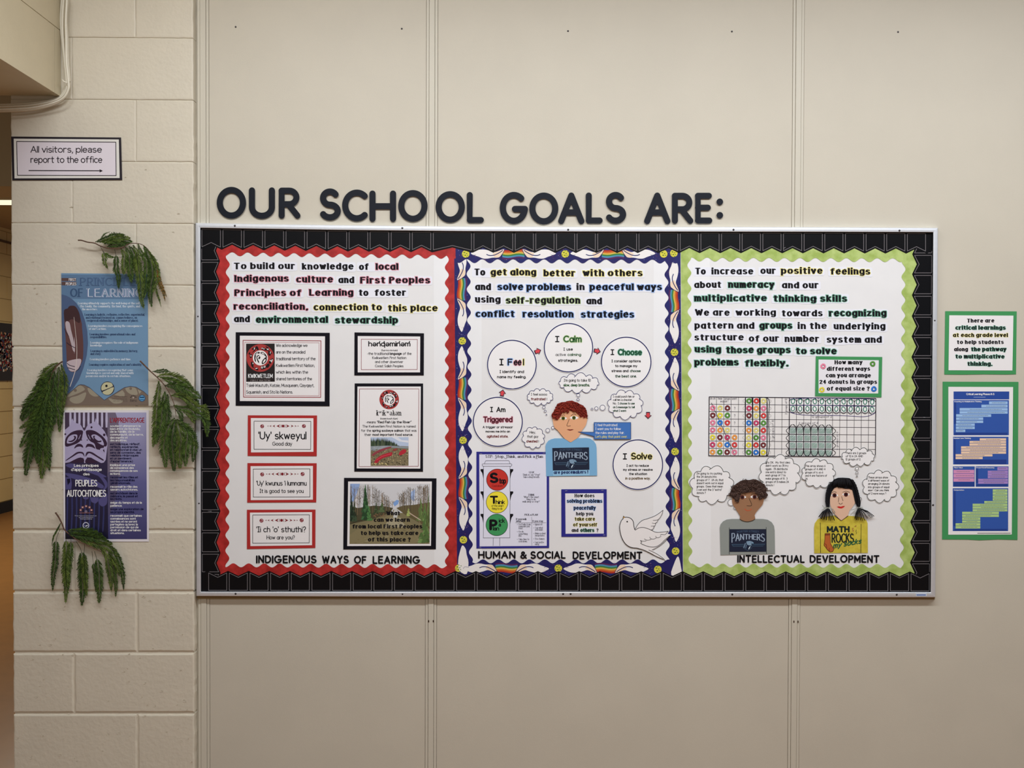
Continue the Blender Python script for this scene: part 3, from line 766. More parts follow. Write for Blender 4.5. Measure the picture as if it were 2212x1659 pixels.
GLOW = {'r': ((226, 200, 208), (204, 140, 152)), 'y': ((234, 230, 206), (224, 212, 140)), 'g': ((196, 218, 210), (108, 160, 136)), 'b': ((194, 208, 238), (142, 172, 220)), 'lg': ((216, 224, 208), (180, 196, 150))}
class Page:
    """collects the print of one sheet: one mesh per colour"""
    def __init__(s, parent, d, view=PX): s.o, s.d, s.v, s.L = parent, d, view, {}
    def add(s, key, polys, lev=0): s.L.setdefault((key, lev), []).extend(polys)
    def t(s, txt, x0, x1, yb, h, style='comic', key='k', glow=None, slope=0, **kw):
        P = text(txt, x0, x1, yb, h, style, slope, 0, s.v, **kw)
        s.add(key, P, 4)
        if glow:
            g = .075 * h * s.v.k
            s.add(('glow', glow, 0), text(txt, x0, x1, yb, h, style, slope, g * 1.7, s.v, **kw), 1)
            s.add(('glow', glow, 1), text(txt, x0, x1, yb, h, style, slope, g * 1.0, s.v, **kw), 2)
    def line(s, pts, w=.6, key='k', close=False, lev=3): s.add(key, ribbon(s.v.P(*pts), w, close), lev)
    smooth = False
    def poly(s, pts, key='k', lev=2, raw=False):
        P = pts if raw else s.v.P(*pts)
        s.add(key, [spline(P, 3, True) if s.smooth and len(pts) >= 6 else P], lev)
    def disc(s, x, y, r, key='k', lev=2, n=24): c = s.v.p(x, y); s.add(key, [circ(c[0], c[1], r * s.v.k, n)], lev)
    def ring(s, x, y, r, w, key='k', lev=3, n=40): c = s.v.p(x, y); s.add(key, ring(c[0], c[1], r * s.v.k, w, n), lev)
    def done(s):
        for ki, ((key, lev), P) in enumerate(s.L.items()):
            if isinstance(key, str): m = INK[key]; nm = 'lettering' if lev == 4 else 'printed_shape'
            elif key[0] == 'glow': m = ink(GLOW[key[1]][key[2]]); nm = 'lettering_glow'
            else: m = ink(key); nm = 'printed_shape' if lev != 4 else 'lettering'
            o = flat(nm, P, s.d + .00004 + .0001 * lev + 4.3e-6 * (ki % 11), m, s.o)
            if o is not None: o['kind'] = 'stuff'
LAYER = 2.3
card_w = mat('white copy paper', (226, 223, 222), rough=0.55, spec=0.3)
lam = mat('laminated white paper', (224, 222, 226), rough=0.3, spec=0.5)
def mount(name, q, m, n, label, cat, view=PX, group=None, d=None, thick=.0005):
    o = flat(name, [view.P(*q)], d if d is not None else LV(n), m, None, thick)
    return tag(o, label, cat, group)

# ---- cut-out strips of lettering
strip_m = mat('cut-out lettering paper', (222, 223, 240), rough=0.6, spec=0.25)
def strip(view, segs, yb, label_where, h=54, slope=0):
    """segs: (text, x0, x1, glow)"""
    (x0, y0), (x1, _) = view.p(segs[0][1], yb), view.p(segs[-1][2], yb)
    full = ' '.join(s[0] for s in segs)
    hp = h * view.k
    o = flat('lettering_strip', [strip_outline(full, x0, x1, y0, hp * .98, 5.0 * (view.k / .26) ** 0 * 1.0, slope * view.k)], LV(LAYER), strip_m, None, .0002)
    tag(o, 'white cut-out strip reading %s, %s' % (full.replace(',', '').replace('.', ''), label_where), 'lettering strip', 'cut-out lettering strips')
    pg = Page(o, LV(LAYER), view)
    for i, (t, a, b, g) in enumerate(segs):
        pg.t(t, a, b, yb + slope * (a - segs[0][1]) / max(1, segs[-1][2] - segs[0][1]), h, 'ravie', 'k', g)
    pg.done(); return o
R_ = 'on the red display'; N_ = 'on the navy display'; G_ = 'on the green display'
for segs, yb in (
  ([('To build our', 320, 833, None)], 768), ([('knowledge', 882, 1315, None)], 771), ([('of', 1352, 1440, None), ('local', 1490, 1683, 'r')], 774),
  ([('Indigenous', 326, 780, 'r')], 872), ([('culture', 835, 1145, 'r')], 878), ([('and', 1182, 1320, None)], 883), ([('First Peoples', 1362, 1945, 'r')], 885),
  ([('Principles of', 326, 885, 'r')], 989), ([('Learning', 942, 1312, 'r')], 987), ([('to', 1350, 1437, None), ('foster', 1480, 1748, None)], 988),
  ([('reconciliation,', 320, 940, 'r')], 1102), ([('connection to', 978, 1548, 'y')], 1108), ([('this place', 1590, 2007, 'y')], 1115),
  ([('and', 322, 460, None)], 1205), ([('environmental', 503, 1103, 'g')], 1210), ([('stewardship', 1155, 1680, 'g')], 1215)):
    w = {'To build our': 'top line of', 'and': None}.get(segs[0][0])
    lab = R_
    if segs[0][0] == 'and': lab = ('in the second line of the red display' if yb < 1000 else 'in the last line of the red display')
    strip(V1, segs, yb, lab)
for segs, yb in (
  ([('To', 270, 380, None), ('get along', 420, 848, 'y')], 489), ([('better', 907, 1208, 'y')], 498), ([('with others', 1268, 1825, 'y')], 496),
  ([('and', 278, 432, None)], 624), ([('solve problems', 483, 1168, 'b'), ('in', 1210, 1292, None), ('peaceful ways', 1330, 2003, 'b')], 625),
  ([('using', 278, 520, None)], 739), ([('self-regulation', 560, 1252, 'lg')], 748), ([('and', 1300, 1452, None)], 754),
  ([('conflict', 282, 650, 'b')], 872), ([('resolution', 715, 1190, 'b')], 875), ([('strategies', 1250, 1748, 'b')], 877)):
    lab = N_
    if segs[0][0] == 'and': lab = ('in the second line of the navy display' if yb < 700 else 'in the third line of the navy display')
    strip(V2, segs, yb, lab, h=62)
for segs, yb in (
  ([('To', 155, 250, None), ('increase', 290, 642, None)], 430), ([('our', 693, 828, None), ('positive', 862, 1212, 'y')], 426), ([('feelings', 1268, 1605, 'y')], 431),
  ([('about', 147, 378, None)], 541), ([('numeracy', 428, 815, 'g')], 540), ([('and our', 870, 1180, None)], 544),
  ([('multiplicative', 148, 752, 'g')], 652), ([('thinking skills', 800, 1413, 'g')], 655),
  ([('We are', 155, 447, None)], 770), ([('working', 490, 828, None)], 770), ([('towards', 868, 1213, None)], 776), ([('recognizing', 1258, 1738, 'g')], 775),
  ([('pattern and', 150, 650, None), ('groups', 685, 962, 'g')], 877), ([('in the', 1000, 1247, None)], 880), ([('underlying', 1297, 1730, None)], 883),
  ([('structure', 148, 563, None)], 974), ([('of our', 597, 855, None)], 984), ([('number', 893, 1185, None)], 986), ([('system and', 1238, 1700, None)], 993),
  ([('using', 152, 375, 'g')], 1073), ([('those groups', 410, 948, 'g')], 1079), ([('to solve', 985, 1328, 'g')], 1088),
  ([('problems', 150, 520, 'g')], 1180), ([('flexibly.', 565, 930, 'g')], 1187)):
    strip(V3, segs, yb, G_)

# ---- mounted cards, red display
blackcard = mat('black card mount', (16, 14, 22), rough=0.6, spec=0.15); redcard = mat('red card mount', (168, 40, 38), rough=0.6)
def emblem(pg, x, y, R, r):
    """round emblem: red ring of small creatures about a white disc with a profile and a fish"""
    pg.disc(x, y, R, (164, 58, 56), 1, 48); pg.disc(x, y, r, (230, 226, 224), 2, 40)
    k = R / 302.0; T = lambda *pts: [(x + (u - 370) * k, y + (v - 382) * k) for u, v in pts]
    kk = (30, 24, 26); w = (232, 226, 224)
    for pts in ([(240, 330), (255, 285), (290, 255), (335, 248), (362, 262), (345, 290), (310, 285), (285, 305), (268, 345), (262, 400), (275, 450), (270, 478), (245, 440), (236, 385)], [(290, 340), (325, 320), (352, 325), (345, 338), (315, 345), (300, 370), (318, 420), (340, 460), (345, 500), (318, 475), (295, 425), (283, 375)],
        [(330, 380), (345, 350), (360, 345), (372, 375), (360, 400), (340, 410), (326, 400)], [(372, 262), (410, 250), (450, 268), (488, 305), (508, 340), (520, 388), (500, 375), (480, 345), (450, 315), (410, 300), (380, 290)], [(462, 385), (480, 362), (505, 380), (512, 420), (495, 470), (455, 505), (415, 520), (398, 500), (405, 455), (430, 415)],
        [(175, 190), (205, 170), (230, 140), (262, 150), (275, 190), (255, 225), (215, 258), (185, 268), (220, 230), (240, 195), (205, 205)], [(272, 130), (300, 125), (325, 160), (335, 205), (312, 215), (285, 190), (268, 165)], [(108, 300), (130, 255), (150, 265), (145, 300), (185, 300), (195, 330), (175, 380), (145, 385), (135, 340), (148, 310)],
        [(380, 180), (400, 155), (450, 158), (490, 180), (540, 170), (565, 195), (545, 220), (500, 222), (450, 215), (405, 200)], [(478, 120), (520, 140), (560, 165), (545, 180), (500, 160)], [(530, 230), (560, 225), (590, 230), (610, 265), (635, 295), (600, 290), (590, 330), (560, 335), (535, 300), (545, 262)],
        [(560, 450), (600, 410), (640, 385), (655, 400), (640, 440), (610, 490), (580, 520), (550, 480)], [(500, 530), (550, 500), (575, 540), (545, 590), (515, 600), (490, 580)], [(375, 590), (390, 560), (430, 555), (470, 545), (500, 570), (490, 610), (440, 630), (385, 635)],
        [(165, 480), (185, 460), (220, 480), (228, 520), (215, 560), (235, 600), (195, 590), (168, 545)], [(245, 590), (285, 590), (320, 605), (325, 655), (285, 650), (250, 620)]):
        pg.poly(T(*pts), kk, 3)
    for pts in ([(228, 160), (245, 150), (250, 195), (232, 200)], [(390, 165), (430, 162), (425, 180), (395, 178)], [(505, 185), (545, 180), (555, 198), (520, 205)], [(583, 245), (596, 240), (590, 290), (578, 285)], [(568, 440), (590, 425), (605, 450), (600, 462)], [(612, 425), (640, 405), (632, 445), (616, 480), (605, 478)], [(200, 485), (215, 485), (215, 520), (200, 515)],
        [(258, 608), (300, 600), (312, 612), (270, 625)], [(420, 480), (440, 440), (470, 405), (490, 420), (470, 460), (440, 495)], [(395, 268), (430, 270), (470, 310), (440, 300), (400, 285)], [(255, 330), (275, 290), (300, 268), (330, 262), (300, 282), (272, 320)]): pg.poly(T(*pts), w, 4)
    for cx, cy, rr in ((405, 590, 22), (462, 573, 22), (448, 186, 14), (165, 335, 15)):
        q = T((cx, cy))[0]; pg.disc(q[0], q[1], rr * k, w, 4, 12); pg.disc(q[0], q[1], rr * k * .5, kk, 5, 8)
o = mount('acknowledgement_card', ((370, 148), (1457, 155), (1455, 1003), (370, 997)), blackcard, 4.3, 'black-mounted land acknowledgement card with a round red emblem', 'card', A)
s_ = flat('card_sheet', [A.P((418, 188), (1402, 195), (1398, 948), (418, 943))], LV(5), card_w, o, .0003)
pg = Page(s_, LV(5), A); L = 'k'
pg.line([(455, 241), (1355, 247), (1352, 900), (461, 898)], .75, (150, 60, 66), True); pg.line([(475, 264), (1334, 270), (1333, 882), (480, 880)], .35, (170, 90, 96), True)
pg.poly([(490, 280), (820, 279), (822, 720), (491, 721)], (40, 34, 34), 0)
emblem(pg, 655, 445, 160, 87)
pg.t('KWIKWETLEM', 513, 798, 678, 50, 'cond', 'w'); pg.t('FIRST NATION', 543, 768, 716, 20, 'serif', (170, 160, 158))
for s, x0, x1, y in (('We acknowledge we', 835, 1200, 318), ('are on the unceded', 835, 1175, 395), ('traditional territory of the', 835, 1293, 472), ('Kwikwetlem First Nation,', 835, 1283, 550), ('which lies within the', 835, 1207, 627), ('shared territories of the', 835, 1252, 704), ('Tsleil-Waututh, Katzie, Musqueam, Qayqayt,', 490, 1277, 780), ('Squamish, and Sto’:lo Nations.', 490, 1030, 857)):
    pg.t(s, x0, x1, y, 38, 'sans', (52, 50, 56))
pg.done()
def greeting(view, mq, sq, lq, disc1, disc2, cdot, lines, label):
    o = mount('greeting_card', mq, redcard, 4.5, label, 'card', view, 'red-mounted greeting cards')
    s_ = flat('card_sheet', [view.P(*sq)], LV(5), card_w, o, .0003)
    pg = Page(s_, LV(5), view); pg.line(lq, .5, 'k', True)
    mr = (122, 32, 40)
    for (x, y) in (disc1, disc2):
        pg.disc(x, y, 22, mr, 1)
        for a in (20, 75, 150, 235, 300):
            pg.disc(x + 11 * math.cos(a), y + 11 * math.sin(a), 4.6, (214, 180, 184), 2, 6)
    pg.disc(cdot[0], cdot[1], 16, mr, 2)
    for sg in (-1, 1):
        pg.line([(cdot[0] + sg * 21, cdot[1] - 16), (cdot[0] + sg * 25, cdot[1]), (cdot[0] + sg * 21, cdot[1] + 16)], .5, mr)
        for dx, w, h in ((32, 44, 20), (88, 34, 15), (132, 26, 10), (165, 19, 7)):
            x = cdot[0] + sg * dx
            pg.poly([(x + sg * w, cdot[1]), (x, cdot[1] - h), (x + sg * w * .35, cdot[1]), (x, cdot[1] + h)][::1], mr, 2)
    for s, x0, x1, y, h in lines: pg.t(s, x0, x1, y, h, 'comic')
    pg.done()
greeting(A, ((510, 1108), (1310, 1110), (1306, 1580), (508, 1577)), ((545, 1140), (1268, 1142), (1268, 1530), (547, 1537)), ((582, 1176), (1238, 1178), (1236, 1503), (582, 1501)),
  (676, 1235), (1158, 1233), (917, 1232), (("'Uy' skweyul", 632, 1187, 1387, 92), ('Good day', 793, 1023, 1459, 46)), "red-mounted greeting card reading 'Uy' skweyul, Good day")
greeting(Bv, ((490, 105), (1265, 107), (1260, 545), (487, 548)), ((525, 140), (1223, 137), (1223, 515), (527, 520)), ((555, 172), (1190, 170), (1190, 485), (555, 486)),
  (655, 232), (1107, 228), (880, 228), (("'Uy' kwunus 'i lumnamu", 590, 1153, 358, 56), ('It is good to see you', 626, 1120, 440, 46)), 'red-mounted greeting card reading It is good to see you')
greeting(Bv, ((484, 628), (1252, 626), (1250, 1055), (484, 1068)), ((518, 660), (1213, 655), (1213, 1025), (523, 1035)), ((549, 687), (1184, 684), (1182, 998), (549, 1003)),
  (647, 750), (1097, 745), (872, 746), (("'Ii ch 'o' sthuthi?", 590, 1145, 880, 66), ('How are you?', 705, 1020, 960, 46)), 'red-mounted greeting card reading How are you?')
o = mount('language_card', ((217, 133), (928, 142), (926, 573), (215, 573)), blackcard, 4.3, 'small black-mounted card naming the traditional language', 'card', Cv)
s_ = flat('card_sheet', [Cv.P((250, 170), (890, 175), (888, 542), (250, 542))], LV(5), card_w, o, .0003)
pg = Page(s_, LV(5), Cv); pg.line([(286, 202), (861, 205), (859, 512), (286, 514)], .45, (130, 44, 54), True)
pg.t('hən\u0313q\u0313əmin\u0313əm\u0313', 358, 790, 277, 56, 'sansb'); pg.t('(hun-ka-mi-num)', 492, 658, 325, 20, 'comic')
G2 = (46, 44, 50)
pg.t('-the traditional', 347, 568, 363, 28, 'comic', G2); pg.t('language', 577, 700, 363, 28, 'comicb'); pg.t('of the', 712, 800, 363, 28, 'comic', G2)
for s, x0, x1, y in (('Kwikwetlem First Nation', 398, 748, 406), ('and other downriver', 427, 716, 447), ('Coast Salish Peoples', 427, 718, 490)): pg.t(s, x0, x1, y, 28, 'comic', G2)
pg.done()
o = mount('salmon_card', ((219, 655), (919, 656), (918, 1558), (215, 1557)), blackcard, 4.3, 'tall black-mounted card with a round emblem and a red salmon photo', 'card', Cv)
s_ = flat('card_sheet', [Cv.P((247, 687), (896, 687), (890, 1527), (240, 1525))], LV(5), card_w, o, .0003)
pg = Page(s_, LV(5), Cv); pg.line([(268, 712), (876, 711), (870, 1503), (264, 1507)], .45, (130, 44, 54), True)
emblem(pg, 572, 820, 100, 60)
pg.t('k', 440, 464, 983, 54, 'serif'); pg.t('w', 468, 494, 960, 30, 'sans'); pg.t('ik', 500, 540, 983, 54, 'serif'); pg.t('w', 545, 570, 960, 30, 'sans'); pg.t('əƛəm', 574, 698, 983, 54, 'serif'); pg.t("'", 608, 620, 944, 22, 'sans'); pg.t('(kwee-kwuh-tlum)', 480, 660, 1024, 19, 'comic')
pg.t('-means', 337, 435, 1064, 27, 'comic', G2); pg.t('“Red Fish Up the River”', 447, 800, 1064, 27, 'comicb'); pg.t('The Kwikwetlem First Nation is named', 298, 842, 1107, 26, 'comic', G2)
pg.t('for the', 284, 388, 1150, 26, 'comic', G2); pg.t('spring sockeye salmon', 398, 720, 1150, 26, 'comicb'); pg.t('that was', 732, 852, 1150, 26, 'comic', G2)
pg.t('their', 318, 388, 1192, 26, 'comic', G2); pg.t('most important food source.', 400, 815, 1192, 26, 'comicb')
pg.done()
def clipq(p, x0, x1, y0, y1): return [(min(max(x, x0), x1), min(max(y, y0), y1)) for x, y in p]
# salmon photo: sky, far trees, gravel, water and the red fish, printed
ph = flat('photo_print', [Cv.P((382, 1207), (770, 1205), (770, 1497), (382, 1500))], LV(5) + .0002, ink((122, 110, 84)), s_)
pg = Page(ph, LV(5) + .0002, Cv); rnd = random.Random(21)
pg.poly([(382, 1207), (770, 1205), (770, 1300), (700, 1296), (560, 1300), (382, 1300)], (176, 190, 212), 0)
pg.poly([(600, 1206), (660, 1206), (700, 1235), (768, 1240), (768, 1262), (680, 1250)], (214, 216, 222), 1)
for i in range(46):
    x = 384 + i * 7.2; top = 1208 + (max(0, i - 22) ** 1.35) * 1.6 + rnd.uniform(-3, 18); w = rnd.uniform(7, 13)
    if top < 1292: pg.poly(clipq([(x - w, 1302), (x, max(1207, top)), (x + w, 1302)], 382, 770, 1206, 1498), rnd.choice([(44, 58, 44), (58, 72, 52), (34, 44, 38), (76, 86, 66)]), 2)
pg.poly([(382, 1298), (560, 1292), (768, 1304), (768, 1322), (560, 1312), (382, 1352)], (134, 142, 146), 3)
for i in range(30):
    x, y = rnd.uniform(384, 560), rnd.uniform(1300, 1345); pg.line([(x, y), (x + rnd.uniform(15, 40), y - rnd.uniform(1, 6))], .22, (176, 182, 188), lev=4)
for i in range(330):
    x, y = rnd.uniform(388, 764), rnd.uniform(1330, 1492); r = rnd.uniform(2, 7)
    pg.disc(x, y, r, rnd.choice([(96, 84, 60), (150, 136, 100), (70, 62, 46), (176, 160, 120), (112, 100, 74), (60, 70, 66)]), 4, 6)
for pts, c in (([(420, 1458), (440, 1425), (490, 1390), (545, 1370), (600, 1358), (606, 1375), (596, 1395), (540, 1408), (490, 1428), (450, 1470), (425, 1478)], (168, 38, 52)), ([(668, 1385), (680, 1355), (715, 1330), (742, 1332), (748, 1355), (725, 1375), (690, 1392)], (172, 44, 56)), ([(392, 1388), (420, 1362), (480, 1330), (560, 1306), (600, 1300), (590, 1312), (520, 1340), (450, 1370), (405, 1400)], (140, 62, 70)), ([(600, 1345), (630, 1325), (660, 1318), (640, 1345)], (150, 60, 62))):
    pg.poly(pts, c, 5)
pg.line([(440, 1440), (500, 1402), (590, 1376)], .5, (206, 84, 96), lev=6)
for i in range(40):
    x, y = rnd.uniform(395, 560), rnd.uniform(1470, 1494); pg.disc(x, y, rnd.uniform(2, 6), rnd.choice([(206, 190, 130), (90, 80, 54)]), 5, 6)
pg.done()
# river photo card
o = mount('river_card', ((133, 127), (1275, 133), (1268, 1010), (123, 1012)), blackcard, 4.3, 'wide black-mounted river photo card asking What can we learn', 'card', Dv)
s_ = flat('card_sheet', [Dv.P((183, 172), (1218, 172), (1207, 967), (172, 970))], LV(5), card_w, o, .0003)
ph = flat('photo_print', [Dv.P((208, 200), (1195, 200), (1190, 942), (200, 943))], LV(5) + .0002, ink((120, 112, 82)), s_)
pg = Page(ph, LV(5) + .0002, Dv); rnd = random.Random(11); cl = lambda p: clipq(p, 206, 1192, 200, 942)
pg.poly([(208, 200), (1193, 200), (1191, 560), (206, 560)], (200, 200, 202), 0)
pg.poly([(208, 200), (330, 200), (300, 300), (250, 420), (207, 430)], (140, 164, 206), 1)
pg.poly([(960, 300), (1010, 270), (1000, 420), (955, 380)], (150, 172, 210), 1)
pg.poly([(738, 440), (780, 400), (812, 405), (800, 450), (758, 480)], (122, 156, 206), 1)
pg.poly(cl([(205, 470), (300, 500), (500, 470), (650, 480), (740, 500), (700, 560), (480, 640), (206, 700)]), (74, 70, 50), 2)
pg.poly(cl([(780, 500), (860, 470), (1000, 460), (1192, 430), (1192, 760), (1080, 690), (900, 590)]), (96, 86, 58), 2)
pg.poly([(740, 520), (800, 520), (806, 600), (900, 640), (1100, 800), (1190, 900), (1190, 942), (200, 943), (202, 830), (420, 680), (650, 600), (730, 570)], (128, 118, 86), 2)
pg.poly([(755, 512), (790, 512), (800, 560), (790, 620), (740, 620), (745, 550)], (190, 190, 184), 3)
pg.poly([(700, 620), (830, 620), (900, 740), (620, 740)], (160, 152, 126), 3)
trk = [(86, 76, 60), (110, 96, 76), (66, 62, 50), (132, 108, 80)]
for i in range(92):                               # bare trunks and twigs on both banks
    left = i < 48
    if left: x = rnd.uniform(210, 735); top = 205 + max(0, (x - 480)) * .75 + rnd.uniform(0, 60) if x > 430 else rnd.uniform(200, 260); base = 600 - (x - 210) * .15
    else: x = rnd.uniform(795, 1188); top = 205 + max(0, (960 - x)) * .9 + rnd.uniform(0, 50); base = 500 + (x - 800) * .3
    base = min(base, 620)
    if top > base - 30: continue
    lean = rnd.uniform(-8, 8); c = rnd.choice(trk)
    pg.line(cl([(x, base), (x + lean * .5, (top + base) / 2), (x + lean, top)]), rnd.uniform(.18, .42), c, lev=3)
    for _ in range(7):
        t = rnd.uniform(.3, .95); yy = base + (top - base) * t; dx = rnd.choice((-1, 1)) * rnd.uniform(10, 32)
        pg.line(cl([(x + lean * t, yy), (x + lean * t + dx, yy - abs(dx) * rnd.uniform(.8, 1.5))]), .14, c, lev=3)
for x, b, top, w, c in ((395, 620, 205, 70, (52, 84, 52)), (225, 640, 330, 45, (40, 56, 42)), (260, 650, 400, 40, (50, 62, 44)), (600, 540, 420, 46, (76, 92, 60)), (530, 560, 430, 36, (70, 84, 56)), (1130, 900, 430, 90, (84, 110, 60)), (1080, 640, 380, 60, (96, 116, 66)), (1175, 700, 300, 40, (84, 96, 56)), (930, 590, 500, 40, (128, 138, 80)), (440, 640, 470, 50, (70, 110, 62))):
    n = 9
    for k in range(n):
        y0 = top + (b - top) * k / n; y1 = top + (b - top) * (k + 1.5) / n; ww = w * (k + 1) / n
        for q in range(5):
            sh = (.8, .95, 1.1, 1.25)[rnd.randrange(4)]; cx = x + rnd.uniform(-.6, .6) * ww; pg.poly(cl([(cx - ww * .45, y1), (cx, y0), (cx + ww * .45, y1 - rnd.uniform(0, 12)), (cx, y1 + 8)]), tuple(int(v * sh) for v in c), 4)
for i in range(210):                              # light on the moving water
    y = rnd.uniform(640, 938); u = (y - 620) / 320; x = rnd.uniform(700 - 480 * u, 820 + 350 * u); w = rnd.uniform(8, 30) * (.5 + u)
    pg.line(cl([(x, y), (x + w, y + rnd.uniform(-8, -2))]), rnd.uniform(.15, .35), rnd.choice([(176, 168, 140), (92, 84, 56), (150, 140, 108), (104, 96, 64)]), lev=4)
for i in range(26):
    x = rnd.uniform(500, 640); y = rnd.uniform(560, 610); pg.disc(x, y, rnd.uniform(3, 8), (128, 96, 70), 4, 6)
pg.line([(940, 560), (1000, 600), (1080, 650)], .9, (190, 170, 150), lev=5); pg.line([(1050, 640), (1075, 690), (1000, 780)], .4, (150, 130, 100), lev=5)
pg.line([(210, 700), (300, 660), (440, 625)], .4, (50, 44, 34), lev=5)
for s, x0, x1, y in (('What', 653, 828, 588), ('can we learn', 497, 948, 670), ('from local First Peoples', 232, 1103, 752), ('to help us take care', 335, 1055, 833), ('of this place ?', 425, 960, 913)):
    pg.add('k', text(s, x0, x1, y, 50, 'ravie', view=Dv), 7)
pg.done()

# ---- circles of the navy display
circ_m = mat('white circle paper', (229, 227, 226), rough=0.5, spec=0.3)
def circle_card(view, cx, cy, r, label, items, name='step_circle'):
    c = view.p(cx, cy); R = r * view.k
    o = flat(name, [circ(c[0], c[1], R + 2.2, 64)], LV(4.6), circ_m, None, .0004); tag(o, label, 'circle card', 'step circles on the navy display')
    pg = Page(o, LV(4.6), view); pg.add('n', ring(c[0], c[1], R, 1.05, 72), 3)
    for it in items: pg.t(*it[:5], **it[5])
    pg.done()
CK = dict(style='comic'); CB = dict(style='comicb')
circle_card(E1, 566, 522, 281, 'white circle reading I Feel, left of the I Calm circle', [
  ('I', 420, 470, 532, 78, dict(style='comicb')), ('F', 517, 573, 532, 78, dict(style='comicb', glow='b')), ('ee', 586, 676, 532, 78, dict(style='comicb', glow='r')), ('l', 694, 706, 532, 78, dict(style='comicb', glow='y')),
  ('I identify and', 424, 706, 620, 34, CB), ('name my feeling.', 395, 730, 680, 34, CB)])
circle_card(PX, 1228, 751, 52.3, 'white circle reading I Calm, topmost of the circles', [
  ('I', 1199, 1208.4, 739.2, 13.5, CB), ('Calm', 1217, 1256.5, 739.5, 14.6, dict(style='comicb', glow='lg', key='g')), ('I use', 1217.2, 1237.5, 757.3, 6.3, CB), ('active', 1200, 1222.5, 769, 6.3, CK), ('calming', 1226, 1255.4, 769, 6.3, dict(style='comicb', key='g')), ('strategies.', 1205.6, 1248.5, 781.5, 6.3, CB)])
circle_card(E2, 595, 412, 240, 'white circle reading I Choose, right of the I Calm circle', [
  ('I', 443, 480, 345, 56, CB), ('Choose', 515, 747, 347, 60, dict(style='comicb', glow='g', key='dg')), ('I consider options', 453, 737, 416, 27, CB), ('to manage my', 487, 703, 463, 27, CB), ('stress and', 453, 617, 511, 27, CB), ('choose', 632, 735, 511, 27, dict(style='comicb', key='dg')), ('the best one.', 487, 697, 563, 28, dict(style='comicb', key='dg'))])
circle_card(E1, 403, 1183, 283, 'white circle reading I Am Triggered, lowest on the left', [
  ('I', 314, 348, 1072, 62, CB), ('Am', 386, 492, 1072, 62, CB), ('Triggered', 235, 573, 1188, 66, dict(style='comicb', glow='r', key=(70, 20, 30))), ('A trigger or stressor', 228, 578, 1258, 29, CB), ('moves me into an', 262, 545, 1308, 29, CB), ('agitated state.', 275, 524, 1366, 32, dict(style='comicb', key='dr'))])
circle_card(E2, 708, 1407, 240, 'white circle reading I Solve, lower right above the dove', [
  ('I', 562, 603, 1357, 60, CB), ('Solve', 642, 848, 1357, 66, dict(style='comicb', glow='y')), ('I act to reduce', 598, 815, 1428, 25, CB), ('my stress or resolve', 565, 852, 1467, 25, CB), ('the situation', 622, 798, 1508, 25, CB), ('in a positive way.', 588, 830, 1552, 27, dict(style='comicb', key='br'))])
def arrow(c, ang, L, label):
    s = L / 2; base = [(-1, -.55), (-.05, -.55), (-.05, -1.05), (1, 0), (-.05, 1.05), (-.05, .55), (-1, .55)]
    f = lambda k: [(c[0] + s * k * (u * math.cos(ang) - v * math.sin(ang)), c[1] + s * k * (u * math.sin(ang) + v * math.cos(ang))) for u, v in base]
    o = flat('arrow', [f(1.12)], LV(4.7), ink((36, 34, 52)), None, .0003); tag(o, label, 'arrow', 'red arrows between the circles')
    flat('arrow_face', [f(.82)], LV(4.7) + .00012, ink((206, 70, 76)), o)
arrow(E1.p(866, 367), math.radians(-20), 13.5, 'small red arrow between the I Feel and I Calm circles')
arrow(E1.p(456, 850), math.radians(-80), 13.5, 'small red arrow between the I Am Triggered and I Feel circles')
arrow(E2.p(315, 306), math.radians(12), 13.5, 'small red arrow between the I Calm and I Choose circles')
arrow(E2.p(807, 930), math.radians(90), 13.5, 'small red arrow above the I Solve circle')

